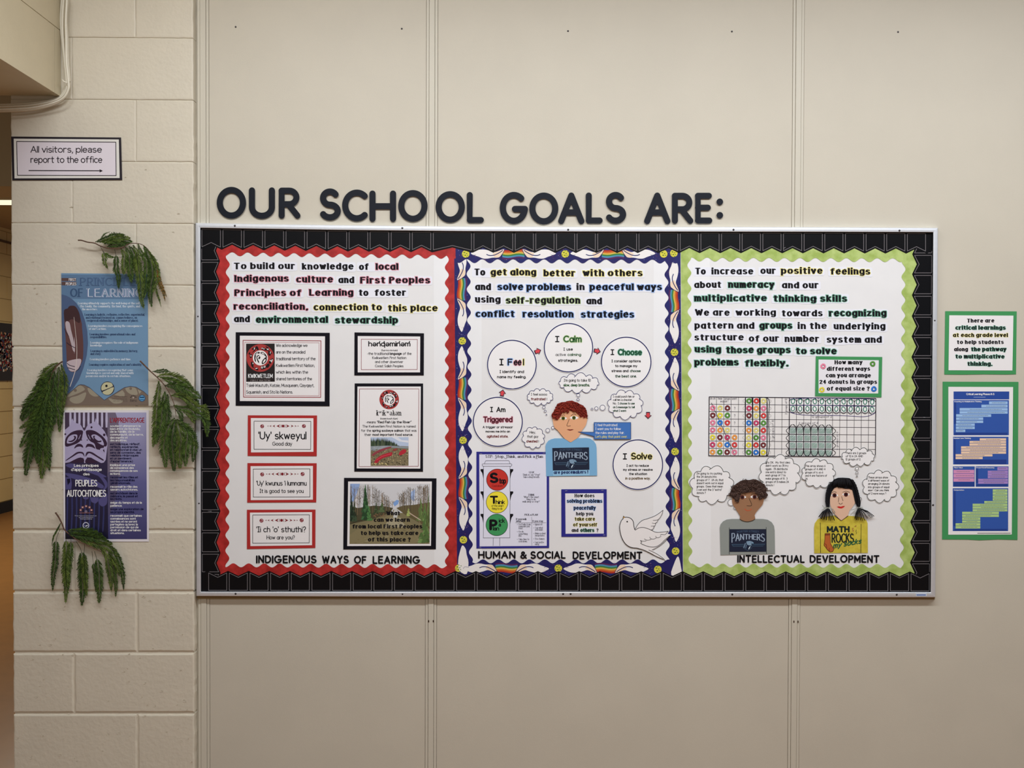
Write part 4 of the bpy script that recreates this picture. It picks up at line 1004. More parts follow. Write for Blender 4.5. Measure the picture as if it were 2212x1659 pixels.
# ---- thought clouds
def cloud(view, bb, n, label, lines, bubbles=(), lev=4.8, col='n', lw=.55, wob=.06, seed=1, ends=None):
    x0, y0, x1, y1 = bb; cx, cy = (x0 + x1) / 2, (y0 + y1) / 2; rx, ry = (x1 - x0) / 2, (y1 - y0) / 2
    rnd = random.Random(seed); A_ = []
    off = rnd.uniform(0, 1)
    for i in range(n):
        a = 2 * math.pi * (i + off + rnd.uniform(-.12, .12)) / n
        A_.append((cx + rx * .86 * math.cos(a), cy + ry * .84 * math.sin(a)))
    out = []; ticks = []
    for i in range(n):
        p, q = np.array(A_[i]), np.array(A_[(i + 1) % n]); mid = (p + q) / 2; t = q - p; L = np.hypot(*t); nr = np.array([t[1], -t[0]]) / L
        if np.dot(nr, mid - np.array([cx, cy])) < 0: nr = -nr
        hgt = L * .36
        for k in range(7):
            u = k / 7; e = p + t * u + nr * hgt * math.sin(math.pi * u) ** .8; out.append(tuple(e))
        ticks.append([tuple(p), tuple(p - nr * L * .10 - t * .12)])
    O = view.P(*out); C = np.mean(np.array(O), 0)
    big = [(C[0] + (x - C[0]) * (1 + 1.8 / max(8, abs(x - C[0]) + abs(y - C[1]))), C[1] + (y - C[1]) * (1 + 1.8 / max(8, abs(x - C[0]) + abs(y - C[1])))) for x, y in O]
    o = flat('thought_cloud', [big], LV(lev), circ_m, None, .0004); tag(o, label, 'thought cloud', 'paper thought clouds')
    pg = Page(o, LV(lev), view); pg.add(col, ribbon(O, lw, True), 3)
    for tk in ticks[::2]: pg.add(col, ribbon(view.P(*tk), lw), 3)
    for s, a, b, y, h, kw in lines: pg.t(s, a, b, y, h, **kw)
    pg.done()
    for (bx_, by_, br_) in bubbles:
        c = view.p(bx_, by_); b = flat('thought_bubble', [circ(c[0], c[1], br_ * view.k + 1.3, 20)], LV(lev), circ_m, o, .0004)
        flat('bubble_outline', ring(c[0], c[1], br_ * view.k, lw * .9, 20), LV(lev) + .0002, INK[col] if isinstance(col, str) else ink(col), o)
S = dict(style='comic'); SB = dict(style='comicb')
cloud(E1, (727, 805, 1057, 988), 12, 'white thought cloud reading I feel soooo frustrated', [('I feel soooo', 785, 973, 880, 30, S), ('frustrated', 785, 955, 935, 32, dict(style='comicb', key='dr')), ('!', 966, 974, 935, 28, SB)], [(936, 1017, 16), (951, 1060, 12), (965, 1100, 5)], seed=2)
cloud(PX, (1201.5, 809.3, 1299.6, 846), 12, 'white thought cloud about taking ten slow deep breaths', [("I'm going to take 10", 1218, 1276, 824.5, 6.2, S), ('slow, deep breaths.', 1217, 1274, 834.8, 6.4, dict(style='comicb', key='g'))], [(1249, 853.4, 3.6), (1248.6, 863, 2.5)], seed=5)
cloud(E2, (405, 683, 768, 968), 11, 'white thought cloud about choosing an I-message', [('I could punch him or', 467, 678, 757, 22, S), ('call him a cheater.', 467, 655, 789, 22, S), ('No.', 467, 500, 824, 22, S), ('I choose to use', 515, 678, 824, 22, dict(style='comicb', key='dg')), ('an I-message to tell', 467, 678, 860, 22, dict(style='comicb', key='dg')), ('what I want:', 467, 597, 895, 22, dict(style='comicb', key='dg'))], [(366, 855, 26), (306, 862, 17), (264, 868, 9)], seed=7)
cloud(E1, (680, 1237, 950, 1500), 10, 'white thought cloud reading Hey, that guy cheated', [('Hey,', 770, 842, 1320, 32, S), ('that guy', 742, 872, 1367, 30, S), ('cheated', 732, 862, 1423, 32, dict(style='comicb', key='dr')), ('!', 872, 879, 1423, 28, SB)], [(980, 1282, 23), (1040, 1252, 17)], seed=4)
CG = (44, 50, 48); s20 = 25
def lines(x, rows, h): return [(t, x, b, y, h, dict(style='comic', key='k')) for t, b, y in rows]
cloud(F4, (45, 133, 555, 567), 11, 'large thought cloud about groups of seven, beside the curly-haired boy', lines(128, (("I'm going to try putting", 413, 233), ('the 24 donuts into', 353, 269), ('groups of 7.  Uh oh, that', 430, 306), ("doesn't work out in equal", 428, 341), ('groups.  Does that mean', 423, 378), ('I can eat the 3 “extra”', 412, 415), ('donuts ?', 232, 450)), 24), [(515, 547, 36), (562, 607, 18)], col=CG, seed=3)
cloud(F4, (820, 6, 1300, 472), 11, 'large thought cloud starting It’s OK, above the curly-haired boy', lines(900, (("It's OK.  My first idea", 1175, 110), ("didn't work so I'll try", 1158, 146), ("again.  I'll distribute", 1148, 183), ('one extra donut to', 1130, 218), ('each group of 7 to', 1125, 253), ('make groups of 8.  3', 1147, 290), ('groups of 8 makes 24', 1162, 327), ('donuts !', 997, 364)), 24), col=CG, seed=6, lev=6.3)
cloud(F5, (45, 150, 422, 462), 11, 'thought cloud about six groups of four, left of the girl', lines(93, (('This array shows 6', 308, 237), ('groups of 4 AND 4', 308, 271), ('groups of 6, so 6', 283, 305), ('and 4 are factors of', 325, 339), ('24.', 122, 373)), 22), col=CG, seed=9, lev=6.6)
cloud(F5, (457, 42, 847, 222), 12, 'small thought cloud over the grid corner about two groups of twelve', lines(520, (('There are 2 groups', 738, 101), ('of 12 in 24 AND', 703, 134), ('12 groups of 2.', 680, 167)), 22), [(640, 255, 17), (640, 300, 12), (640, 335, 6)], col=CG, seed=8, lev=6.3)
cloud(F5, (690, 268, 1087, 617), 11, 'thought cloud about six different arrays, right of the girl', lines(757, (('These arrays show', 968, 358), ('6 different ways of', 980, 391), ('arranging 24 donuts', 983, 425), ('into groups of equal', 980, 460), ('size !  Can you think', 978, 493), ('of 2 more ways ?', 948, 528)), 22), [(673, 575, 16)], col=CG, seed=12)
# blue speech box
o = flat('speech_box', [E2.P((283, 998), (640, 998), (640, 1160), (283, 1160), (283, 1133), (130, 1090), (283, 1092))], LV(9.6), mat('blue speech paper', (62, 110, 178), rough=0.5), None, .0004)
tag(o, 'blue speech box with white writing pointing at the red-haired boy', 'speech box')
pg = Page(o, LV(9.6), E2); pg.line([(283, 998), (640, 998), (640, 1160), (283, 1160), (283, 1133), (130, 1090), (283, 1092)], .4, (30, 50, 90), True)
for s, x1, y, k in (('I feel frustrated.', 512, 1035, 'w'), ('I want you to follow', 543, 1072, 'w'), ('the rules and play fair.', 577, 1110, 'w'), ("Let's play that point over.", 607, 1147, 'y')): pg.t(s, 297, x1, y, 25, 'comic', k)
pg.done()

# ---- question cards
navycard = mat('navy card mount', (38, 38, 128), rough=0.5); greencard = mat('green card mount', (60, 140, 82), rough=0.6)
o = mount('question_card', ((1212.5, 1056.9), (1310.6, 1056.6), (1310.8, 1159.2), (1212.8, 1159.6)), navycard, 4.5, 'navy-mounted card asking How does solving problems peacefully help you', 'card')
s_ = flat('card_sheet', [[(1221, 1065.8), (1303.6, 1065.4), (1304.4, 1152.6), (1221.8, 1153)]], LV(5), lam, o, .0003); pg = Page(s_, LV(5), V7)
pg.t('How does', 102, 315, 557, 36, 'ravies'); pg.t('solving problems', 20, 397, 615, 38, 'ravies', 'k', 'b'); pg.t('peacefully', 92, 328, 688, 38, 'ravies', 'k', 'b'); pg.t('help you', 118, 302, 748, 36, 'ravies')
pg.t('take care', 103, 320, 803, 36, 'ravies', 'k', 'y'); pg.t('of yourself', 87, 343, 863, 36, 'ravies', 'k', 'y'); pg.t('and', 70, 145, 922, 36, 'ravies'); pg.t('others', 163, 312, 922, 36, 'ravies', 'k', 'g'); pg.t('?', 332, 358, 922, 36, 'ravies')
pg.done()
o = mount('question_card', ((143, 125), (1058, 135), (1047, 690), (133, 675)), greencard, 5.8, 'green-mounted card asking How many different ways can you arrange donuts', 'card', V6)
s_ = flat('card_sheet', [V6.P((180, 170), (1010, 180), (1002, 638), (180, 632))], LV(6.3), lam, o, .0003); pg = Page(s_, LV(6.3), V6)
for s, a, b, y in (('How many', 397, 790, 235), ('different ways', 290, 895, 325), ('can you arrange', 277, 905, 415), ('24 donuts in groups', 188, 990, 505), ('of equal size ?', 290, 888, 597)): pg.t(s, a, b, y, 56, 'ravie')
pg.done()
HOWMANY = (s_, LV(6.3))
# green cards on the wall
dW = D_WALL + .0012
o = mount('critical_learnings_card', ((267, 205), (1253, 208), (1243, 1075), (1100, 1079), (800, 1076), (500, 1081), (255, 1078)), greencard, 0, 'green-mounted lettered card on the wall right of the board', 'card', V10, d=dW)
s_ = flat('card_sheet', [V10.P((323, 262), (1207, 267), (1193, 1023), (312, 1020))], dW + .0006, card_w, o, .0003); pg = Page(s_, dW + .0006, V10)
for s, a, b, y, g in (('There are', 563, 948, 362, None), ('critical learnings', 405, 1103, 460, 'g'), ('at each grade level', 370, 1135, 562, 'y'), ('to help students', 425, 1078, 658, None), ('along', 385, 585, 757, None), ('the pathway', 620, 1113, 757, 'g'), ('to multiplicative', 405, 1087, 857, 'g'), ('thinking.', 570, 920, 958, 'g')): pg.t(s, a, b, y, 54, 'ravie', 'k', g)
pg.done()
o = mount('learning_phases_chart', ((163, 20), (897, 22), (887, 1553), (700, 1548), (520, 1556), (400, 1549), (158, 1548)), greencard, 0, 'tall green-mounted blue chart of stepped bars on the wall', 'chart', V11, d=dW)
s_ = flat('card_sheet', [V11.P((218, 70), (845, 72), (832, 1500), (217, 1502))], dW + .0006, card_w, o, .0003); pg = Page(s_, dW + .0006, V11)
cb = (50, 84, 160); dk = (38, 62, 132)
for q, c in (((268, 115, 808, 192), (42, 72, 148)), ((267, 198, 805, 539), cb), ((264, 553, 801, 822), cb), ((262, 840, 474, 1038), cb), ((482, 840, 801, 1038), cb), ((260, 1052, 798, 1467), cb)):
    pg.poly([(q[0], q[1]), (q[2], q[1]), (q[2] - 1, q[3]), (q[0], q[3])], c, 0)
for q in ((275, 222, 293, 430), (270, 580, 288, 790), (486, 865, 506, 1000), (270, 1080, 288, 1420), (275, 514, 790, 536), (275, 774, 780, 818), (268, 993, 470, 1034), (490, 1012, 790, 1034), (275, 1446, 785, 1464)):
    pg.poly([(q[0], q[1]), (q[2], q[1]), (q[2], q[3]), (q[0], q[3])], dk, 1)
lb, orr, pk, pu, gn = (150, 184, 222), (226, 196, 168), (204, 140, 178), (160, 130, 190), (170, 200, 130)
bars = [(612, 792, 211, 238, lb), (538, 792, 243, 270, lb), (327, 792, 275, 301, lb), (327, 792, 305, 330, lb), (293, 632, 335, 361, lb), (293, 555, 366, 390, lb), (293, 555, 396, 420, lb), (291, 473, 425, 449, lb), (291, 473, 454, 479, lb), (291, 382, 484, 508, lb),
 (522, 777, 568, 590, orr), (423, 777, 594, 615, orr), (423, 777, 619, 641, orr), (341, 777, 646, 667, orr), (341, 777, 671, 692, orr), (341, 777, 696, 718, orr), (288, 645, 722, 744, orr), (288, 550, 748, 770, orr),
 (268, 468, 874, 909, pk), (268, 468, 913, 950, pk), (268, 468, 955, 988, pk), (693, 795, 847, 878, pu), (600, 795, 882, 905, pu), (600, 795, 907, 930, pu), (600, 795, 932, 955, pu), (507, 795, 961, 983, pu), (507, 795, 986, 1009, pu),
 (648, 790, 1062, 1086, gn), (648, 790, 1090, 1116, gn), (648, 790, 1120, 1145, gn), (648, 790, 1148, 1172, gn), (566, 790, 1176, 1198, gn), (453, 790, 1202, 1225, gn), (453, 790, 1228, 1250, gn), (453, 790, 1254, 1276, gn), (352, 707, 1280, 1303, gn), (352, 707, 1307, 1330, gn), (352, 527, 1334, 1359, gn), (352, 527, 1363, 1387, gn), (288, 527, 1391, 1415, gn), (288, 527, 1419, 1442, gn)]
rnd = random.Random(9)
for a, b, y0, y1, c in bars:
    pg.poly([(a, y0), (b, y0), (b, y1), (a, y1)], c, 2)
    w = (b - a); x = a + w * rnd.uniform(.08, .25); e = b - w * rnd.uniform(.06, .22); y = (y0 + y1) / 2
    while x < e:
        l = rnd.uniform(8, 26); l = min(l, e - x); pg.line([(x, y), (x + l, y)], .42, (92, 98, 112), lev=3); x += l + 4
for s, a, b, y, h in (('Critical Learning Phases K-5', 391, 663, 150, 20), ('Counting to Multiplicative Thinking', 275, 540, 219, 13), ('Number Line Thinking', 270, 435, 574, 13), ('Place Value', 272, 357, 858, 12), ('Proportional Reasoning', 488, 662, 858, 12), ('Computation', 270, 370, 1075, 12)): pg.t(s, a, b, y, h, 'sansb', 'w')
pg.line([(463, 170), (577, 170)], .5, (150, 170, 210)); pg.t('Copyright, Early Learning Center', 500, 820, 1492, 9, 'sans') if False else pg.line([(500, 1487), (820, 1487)], .6, (90, 90, 90))
pg.done()

# ---- Stop, Think, Pick a Plan poster
o = mount('traffic_light_poster', ((142, 77), (908, 80), (908, 1091), (142, 1097)), navycard, 4.5, 'navy-mounted Stop Think and Pick a Plan poster with a traffic light', 'poster', V8)
s_ = flat('poster_sheet', [V8.P((172, 105), (882, 104), (884, 1069), (176, 1075))], LV(5), mat('lavender white paper', (216, 216, 236), rough=0.5), o, .0003); pg = Page(s_, LV(5), V8)
pg.t('STP:', 235, 318, 140, 29, 'serifb'); pg.t('Stop, Think, and Pick a Plan', 337, 845, 141, 29, 'serifb')
for a, b in ((337, 356), (442, 462), (766, 786)): pg.line([(a, 149), (b, 149)], .4)
K2 = (50, 48, 56)
pg.line([(225, 205), (240, 173), (485, 172), (497, 205)], .35, K2); pg.line([(212, 205), (508, 204), (517, 212), (515, 224), (505, 230), (212, 230), (203, 222), (203, 210)], .35, K2, True)
pg.line([(217, 230), (217, 600), (215, 985), (495, 984), (497, 600), (497, 230)], .35, K2); pg.line([(319, 986), (318, 1068)], .35, K2); pg.line([(388, 986), (387, 1068)], .35, K2)
for y in (260, 495, 732):
    pg.poly([(186, y), (217, y), (216, y + 108), (210, y + 70), (203, y + 40), (186, y + 18)], 'k', 2); pg.poly([(530, y), (498, y), (498, y + 108), (504, y + 70), (512, y + 40), (530, y + 18)], 'k', 2)
for x, y, r, c in ((362, 372, 113, (190, 52, 44)), (360, 610, 114, (232, 214, 60)), (357, 848, 114, (64, 146, 88))):
    pg.disc(x, y, r, c, 2, 48); pg.ring(x, y, r, .45, 'k', 3, 56)
kw = dict(key='k')
pg.t('S', 280, 375, 408, 112, 'heavy'); pg.t('top', 380, 455, 414, 62, 'sansb'); pg.t('Cool down', 305, 420, 447, 22, 'sans', (90, 24, 26))
pg.t('T', 283, 370, 627, 86, 'heavy'); pg.t('hink', 345, 442, 630, 46, 'sansb'); pg.t('of the smart', 300, 430, 658, 24, 'sans'); pg.t('thing to do', 305, 418, 688, 24, 'sans')
pg.t('P', 277, 365, 906, 116, 'heavy'); pg.t('ick', 378, 442, 826, 46, 'sansb'); pg.t('a', 375, 402, 866, 44, 'sansb'); pg.t('lan', 315, 382, 908, 46, 'sansb')
KS = (60, 58, 70)
for s, a, b, y, st in (('STOP', 693, 752, 304, 'serifb'), ('Think or say “Stop!”', 628, 815, 328, 'serif'), ('Take a deep breath.', 632, 808, 352, 'serif'), ('THINK', 685, 755, 540, 'serifb'), ('“What’s the smart', 637, 803, 563, 'serif'), ('thing to do:', 668, 770, 587, 'serif'), ('walk away or stay?”', 627, 813, 611, 'serif'), ('PICK a PLAN', 648, 790, 750, 'serifb'),
  ('If you walk', 558, 673, 796, 'serifb'), ('away:', 558, 618, 817, 'serifb'), ('If you stay:', 732, 848, 817, 'serifb'), ('Get help from', 585, 713, 851, 'serif'), ('someone you', 585, 703, 872, 'serif'), ('trust.', 585, 635, 893, 'serif'), ('Go do', 585, 640, 927, 'serif'), ('something', 585, 682, 951, 'serif'), ('else.', 585, 622, 971, 'serif'), ('Take time to', 585, 700, 1008, 'serif'), ('cool down.', 585, 680, 1031, 'serif'),
  ('Ignore it.', 760, 843, 851, 'serif'), ('Say what', 760, 845, 887, 'serif'), ('you want.', 760, 848, 908, 'serif'), ('Make a deal', 760, 870, 946, 'serif'), ('(negotiate).', 760, 862, 968, 'serif'), ('Use chance.', 760, 863, 1003, 'serif'), ('Say you’re', 757, 855, 1040, 'serif'), ('sorry.', 757, 806, 1061, 'serif')): pg.t(s, a, b, y, 19, st, KS)
for y in (847, 923, 1004): pg.disc(573, y - 4, 3.4, KS, 3, 6)
for y in (847, 883, 942, 999, 1036): pg.disc(748, y - 4, 3.4, KS, 3, 6)
pg.line([(553, 827), (876, 827)], .22, KS); pg.line([(724, 765), (726, 1065)], .22, KS)
pg.done()
# ---- staples in the cards
st_m = mat('steel staple', (205, 205, 210), rough=0.3, metal=0.6)
def staple(x, y, ang, lev, where, L=5.5):
    dx, dy = math.cos(math.radians(ang)) * L / 2, math.sin(math.radians(ang)) * L / 2
    o = tube('staple', [W(x - dx, y - dy, LV(lev) + .0006), W(x + dx, y + dy, LV(lev) + .0006)], .0004, st_m, n=5)
    tag(o, 'thin steel staple ' + where, 'staple', 'steel staples')
staple(*V8.p(855, 92), -3, 5, 'in the upper right corner of the traffic light poster'); staple(*V8.p(1088, 490), -8, 5, 'in the upper left corner of the navy question card')
staple(*V8.p(190, 98), 8, 5, 'in the upper left corner of the traffic light poster'); staple(*V8.p(180, 1085), 8, 5, 'in the lower left corner of the traffic light poster')
staple(*V7.p(395, 484), -5, 5, 'in the upper right corner of the navy question card'); staple(*V7.p(415, 955), -4, 5, 'in the lower right corner of the navy question card')
staple(*V3.p(895, 212), -28, 4.4, 'on the black top strip above the green display'); staple(*V6.p(1645, 968), 2, 3.8, 'on the black right strip beside the donut grid', 8)
staple(*E1.p(470, 905), 12, 5.2, 'at the top of the I Am Triggered circle'); staple(*E1.p(578, 800), -2, 5.2, 'at the bottom of the I Feel circle'); staple(*Bv.p(68, 645), 0, 3.8, 'on the black left strip beside the greeting cards', 8)
# ------------------------------------------------------------------ donut grid
GX0, GX1, GY0, GY1 = (1532.1, 1892.2), None, (857.4, 860.6), (984.4, 986.8)
def gp(c, r):
    """grid corner c in 0..23, r in 0..8"""
    u, v = c / 23.0, r / 8.0
    x = 1532.1 + (1892.0 - 1532.1) * (u * 1.012 - .012 * u * u) - 1.0 * v
    return (x, (857.4 + 3.2 * u) * (1 - v) + (984.4 + 2.4 * u) * v)
o = flat('donut_grid', [[(1530.6, 855.8), (1893.6, 859.0), (1892.6, 988.4), (1530.0, 986.0)]], LV(4.2), mat('clear grid paper', (223, 220, 217), rough=0.4, spec=0.4), None, .0004)
tag(o, 'wide sheet of squared grid with donuts and green arrays under the question card', 'grid sheet')
grid = o; d0 = LV(4.2)
pg = Page(o, d0, PX)
for c in range(24):
    w = .9 if c in (0, 11, 23) else .42
    pg.add((40, 34, 44), ribbon([gp(c, 0), gp(c, 8)], w), 3)
for r in range(9): pg.add((40, 34, 44), ribbon([gp(0, r), gp(23, r)], .95 if r in (0, 8) else .5), 3)
def cell(c, r, e=.06): return [gp(c + e, r + e), gp(c + 1 - e, r + e), gp(c + 1 - e, r + 1 - e), gp(c + e, r + 1 - e)]
DC = {'p': (200, 96, 116), 'c': (206, 184, 104), 'b': (96, 40, 42), 'y': (204, 176, 50), 'g': (74, 122, 52), 'B': (40, 100, 172), 'r': (168, 44, 42), 'o': (214, 118, 52), 'm': (150, 44, 76)}
DN = {'p': 'pink', 'c': 'cream', 'b': 'brown', 'y': 'yellow', 'g': 'green', 'B': 'blue', 'r': 'red', 'o': 'orange', 'm': 'magenta'}
def donut_mesh(k):
    """a pasted donut picture: raised iced ring with a pale inner rim"""
    me = bpy.data.meshes.new('donut'); V = []; F = []; MI = []
    n = 18; R = 6.3 / 655.
    prof = [(1.0, 0), (.93, .35), (.68, .6), (.44, .4), (.34, .0)]
    for (r, h) in prof:
        for i in range(n):
            a = 2 * math.pi * i / n; wob = 1 + .03 * math.sin(3 * a + ord(k))
            V.append((R * r * wob * math.cos(a), -.0003 - .0006 * h, R * r * .98 * wob * math.sin(a)))
    for q in range(4):
        for i in range(n):
            j = (i + 1) % n; F.append((q * n + i, (q + 1) * n + i, (q + 1) * n + j, q * n + j)); MI.append(1 if q == 3 else 0)
    me.from_pydata(V, [], F)
    c = DC[k]; hi = tuple(min(255, int(v * 1.35 + 18)) for v in c)
    me.materials.append(mat('donut icing ' + DN[k], c, rough=.45, c2=hi if k not in 'bgB' else tuple(int(v * 1.25) for v in c), scale=260))
    me.materials.append(mat('donut rim ' + DN[k], tuple(int(v * .75) for v in c), rough=.5))
    me.polygons.foreach_set('material_index', MI)
    return me
DM = {k: donut_mesh(k) for k in DC}
def donut(k, c, parent, dd):
    p = W(c[0], c[1], dd); ob = bpy.data.objects.new('donut', DM[k]); COL.objects.link(ob); ob.parent = parent
    ob.location = p - np.array(parent['_o']); ob['label'] = DN[k] + ' donut picture'
    ob.rotation_euler = (0, (c[0] * 7 + c[1]) % 6, 0)
LEFT = {1: 'pcb', 2: 'byg', 3: 'pBr', 4: 'poc', 5: 'ybmo', 6: 'moBr', 7: 'ogbp'}
RIGHT = ['grc', 'mop', 'bcr', 'Bmg', 'ocr', 'cgp', 'yrb', 'gBy']
white = (232, 232, 230)
for r, s in LEFT.items():
    for c, k in enumerate(s):
        pg.add(white, [cell(c, r)], 1); q = gp(c + .5, r + .5); donut(k, q, grid, d0 + .0003)
for r, s in enumerate(RIGHT):
    for c, k in enumerate(s):
        pg.add(white, [cell(5 + c, r)], 1); q = gp(5.45 + c, r + .5); donut(k, q, grid, d0 + .0003)
for c in range(3):
    x0, y0 = gp(5 + c - .07, .05); x1, y1 = gp(5 + c + .93, 7.97)
    P = [(x0 + 3, y0), (x1 - 3, y0), (x1, y0 + 6), (x1 + .6, (y0 + y1) / 2), (x1, y1 - 6), (x1 - 4, y1), (x0 + 4, y1), (x0 - .6, y1 - 6), (x0, (y0 + y1) / 2), (x0, y0 + 6)]
    pg.add('k', ribbon(spline(P, 4, True), .75), 6)
pg.add('k', ribbon(spline([gp(7.9, .05), gp(8.25, .6), gp(8.15, 3), gp(8.3, 6.2), gp(8.15, 7.7), gp(7.8, 8)], 5), .7), 6)
pg.add((50, 48, 56), ribbon([gp(.3, .8), gp(3.55, 7.9)], .55), 8)
for r in range(8):
    for sgn, cc in ((-1, 4.9), (1, 8.2)): pg.add((150, 148, 150), ribbon(spline([gp(cc, r + .2), gp(cc + sgn * .3, r + .5), gp(cc, r + .8)], 4), .25), 4)
gr = (34, 112, 88)
rnd = random.Random(2)
for c in range(11, 23):
    for r in (0, 1):
        pg.add(white, [cell(c, r)], 1); x, y = gp(c + .5, r + .5)
        a = rnd.uniform(-.5, .2); P = [(x + 3.6 * math.cos(t) * math.cos(a) - 5.2 * math.sin(t) * math.sin(a), y + 3.6 * math.cos(t) * math.sin(a) + 5.2 * math.sin(t) * math.cos(a)) for t in np.linspace(0, 6.28, 15)[:-1]]
        pg.add(gr, ribbon(P, .85, True), 4)
    x0, y0 = gp(c + .03, .1); x1, y1 = gp(c + .97, 2.15 + rnd.uniform(-.1, .1))
    pg.add('k', ribbon(spline([((x0 + x1) / 2, y0), (x1, y0 + 6), (x1 + rnd.uniform(-1, 1), (y0 + y1) / 2), (x1 - 1, y1 - 5), ((x0 + x1) / 2, y1), (x0 + 1, y1 - 5), (x0, (y0 + y1) / 2), (x0, y0 + 6)], 4, True), .55), 5)
pv = (50, 44, 110)
pg.add(pv, ribbon(spline([gp(11.1, 1.05), gp(15, 1.02), gp(19, 1.06), gp(22.9, 1.1)], 8), .5), 6)
pg.add(pv, ribbon(spline([gp(11.1, 2.0), gp(13, 2.35), gp(18, 2.38), gp(21.5, 2.5), gp(22.9, 2.0)], 8), .5), 6)
pg.add(pv, ribbon(spline([gp(11, .2), gp(14, .03), gp(20, .06), gp(22.9, .12)], 8), .45), 6)
for c in range(11, 17):
    for r in range(4, 8):
        pg.add(white, [cell(c, r)], 1)
        for i in range(7):
            a, b = gp(c + .12, r + .15 + i * .17), gp(c + .30 + i * .12, r + .10)
            t = i / 6
            P0 = (c + .12 + max(0, t - .55) * 1.2, r + .30 + min(t, .55) * 1.05); P1 = (c + .30 + min(t, .5) * 1.15, r + .14 + max(0, t - .45) * 1.0)
            pg.add(gr, ribbon([gp(*P0), gp(*P1)], .6), 4)
    x0, y0 = gp(c + .0, 3.8); x1, y1 = gp(c + 1.0, 7.95)
    pg.add('k', ribbon(spline([((x0 + x1) / 2, y0 - 2), (x1 - 1, y0 + 5), (x1 + rnd.uniform(-.6, 1), (y0 + y1) / 2), (x1 - 1, y1 - 6), ((x0 + x1) / 2, y1), (x0 + 1, y1 - 6), (x0, (y0 + y1) / 2), (x0 + 1, y0 + 5)], 4, True), .7), 5)
for r in range(4, 8):
    pg.add('k', ribbon([gp(11, r), gp(17, r)], .8), 5)
    pg.add('k', ribbon(spline([gp(11, r + .05), gp(10.6, r + .5), gp(10.95, r + .95)], 5), .6), 5); pg.add('k', ribbon(spline([gp(17, r + .05), gp(17.45, r + .5), gp(17, r + .95)], 5), .6), 5)
pen = (120, 116, 122)
for s, a, b, r in (('oh oh', .1, .85, .35), ('These', 1.1, 1.8, .35), ('groups', 2.1, 2.9, .35), ("aren't", 3.1, 3.8, .35), ('equal !', 1.5, 2.6, .72)):
    p0, p1 = gp(a, r), gp(b, r); pg.add(pen, text(s, p0[0], p1[0], p0[1], 5, 'comic'), 4)
for r in range(1, 5): p = gp(3.5, r + .75); pg.add(pen, text('?', p[0] - 1.4, p[0] + 1.4, p[1], 7, 'comic'), 4)
p0, p1 = gp(14.1, 2.72), gp(16.9, 2.72); pg.add(pen, text('12 groups of 2', p0[0], p1[0], p0[1], 4.6, 'comic'), 4)
p0, p1 = gp(12.3, 3.6), gp(15, 3.6); pg.add(pen, text('6 groups of 4', p0[0], p1[0], p0[1], 4.6, 'comic'), 4)
def vtext(s, c, r0, r1, h):
    P = text(s, 0, gp(c, r1)[1] - gp(c, r0)[1], 0, h, 'comic'); x, y = gp(c, r1)
    return [[(x + q[1], y - q[0]) for q in p] for p in P]
pg.add(pen, vtext('2 groups of 12', 10.7, .1, 2.3, 4.6), 4); pg.add(pen, vtext('3 groups of 8', 8.9, 3.1, 6.0, 4.6), 4); pg.add(pen, vtext('4 groups of 6', 17.8, 4.6, 7.1, 4.2), 4)
pg.done()
hs, hd = HOWMANY
for k, x, y in (('p', 243, 263), ('g', 925, 230), ('y', 225, 587), ('B', 942, 577)): donut(k, V6.p(x, y), hs, hd + .0003)

# ------------------------------------------------------------------ yarn helper
def yarn(name, strands, r, m, parent, n=5, stuff=True):
    """strands: lists of (x, y, d) at photo measure"""
    V = []; F = []
    for st in strands:
        P = [W(*p) for p in st]; N = len(P); base = len(V)
        for i, p in enumerate(P):
            t = P[min(i + 1, N - 1)] - P[max(i - 1, 0)]; t = t / (np.linalg.norm(t) + 1e-12)
            a = np.cross(t, (0.1, 1, .05)); a /= np.linalg.norm(a) + 1e-12; b = np.cross(a, t)
            rr = r * (1 if 0 < i < N - 1 else .7)
            for k in range(n): an = 2 * math.pi * k / n; V.append(p + rr * (math.cos(an) * a + math.sin(an) * b))
        for i in range(N - 1):
            for k in range(n): F.append((base + i * n + k, base + i * n + (k + 1) % n, base + (i + 1) * n + (k + 1) % n, base + (i + 1) * n + k))
        F.append(tuple(base + k for k in range(n))[::-1]); F.append(tuple(base + (N - 1) * n + k for k in range(n)))
    o = link_mesh(name, V, F, m, parent, smooth=True)
    if stuff: o['kind'] = 'stuff'
    return o
def inside(p, poly):
    c = False; j = len(poly) - 1
    for i in range(len(poly)):
        (xi, yi), (xj, yj) = poly[i], poly[j]
        if (yi > p[1]) != (yj > p[1]) and p[0] < (xj - xi) * (p[1] - yi) / (yj - yi) + xi: c = not c
        j = i
    return c
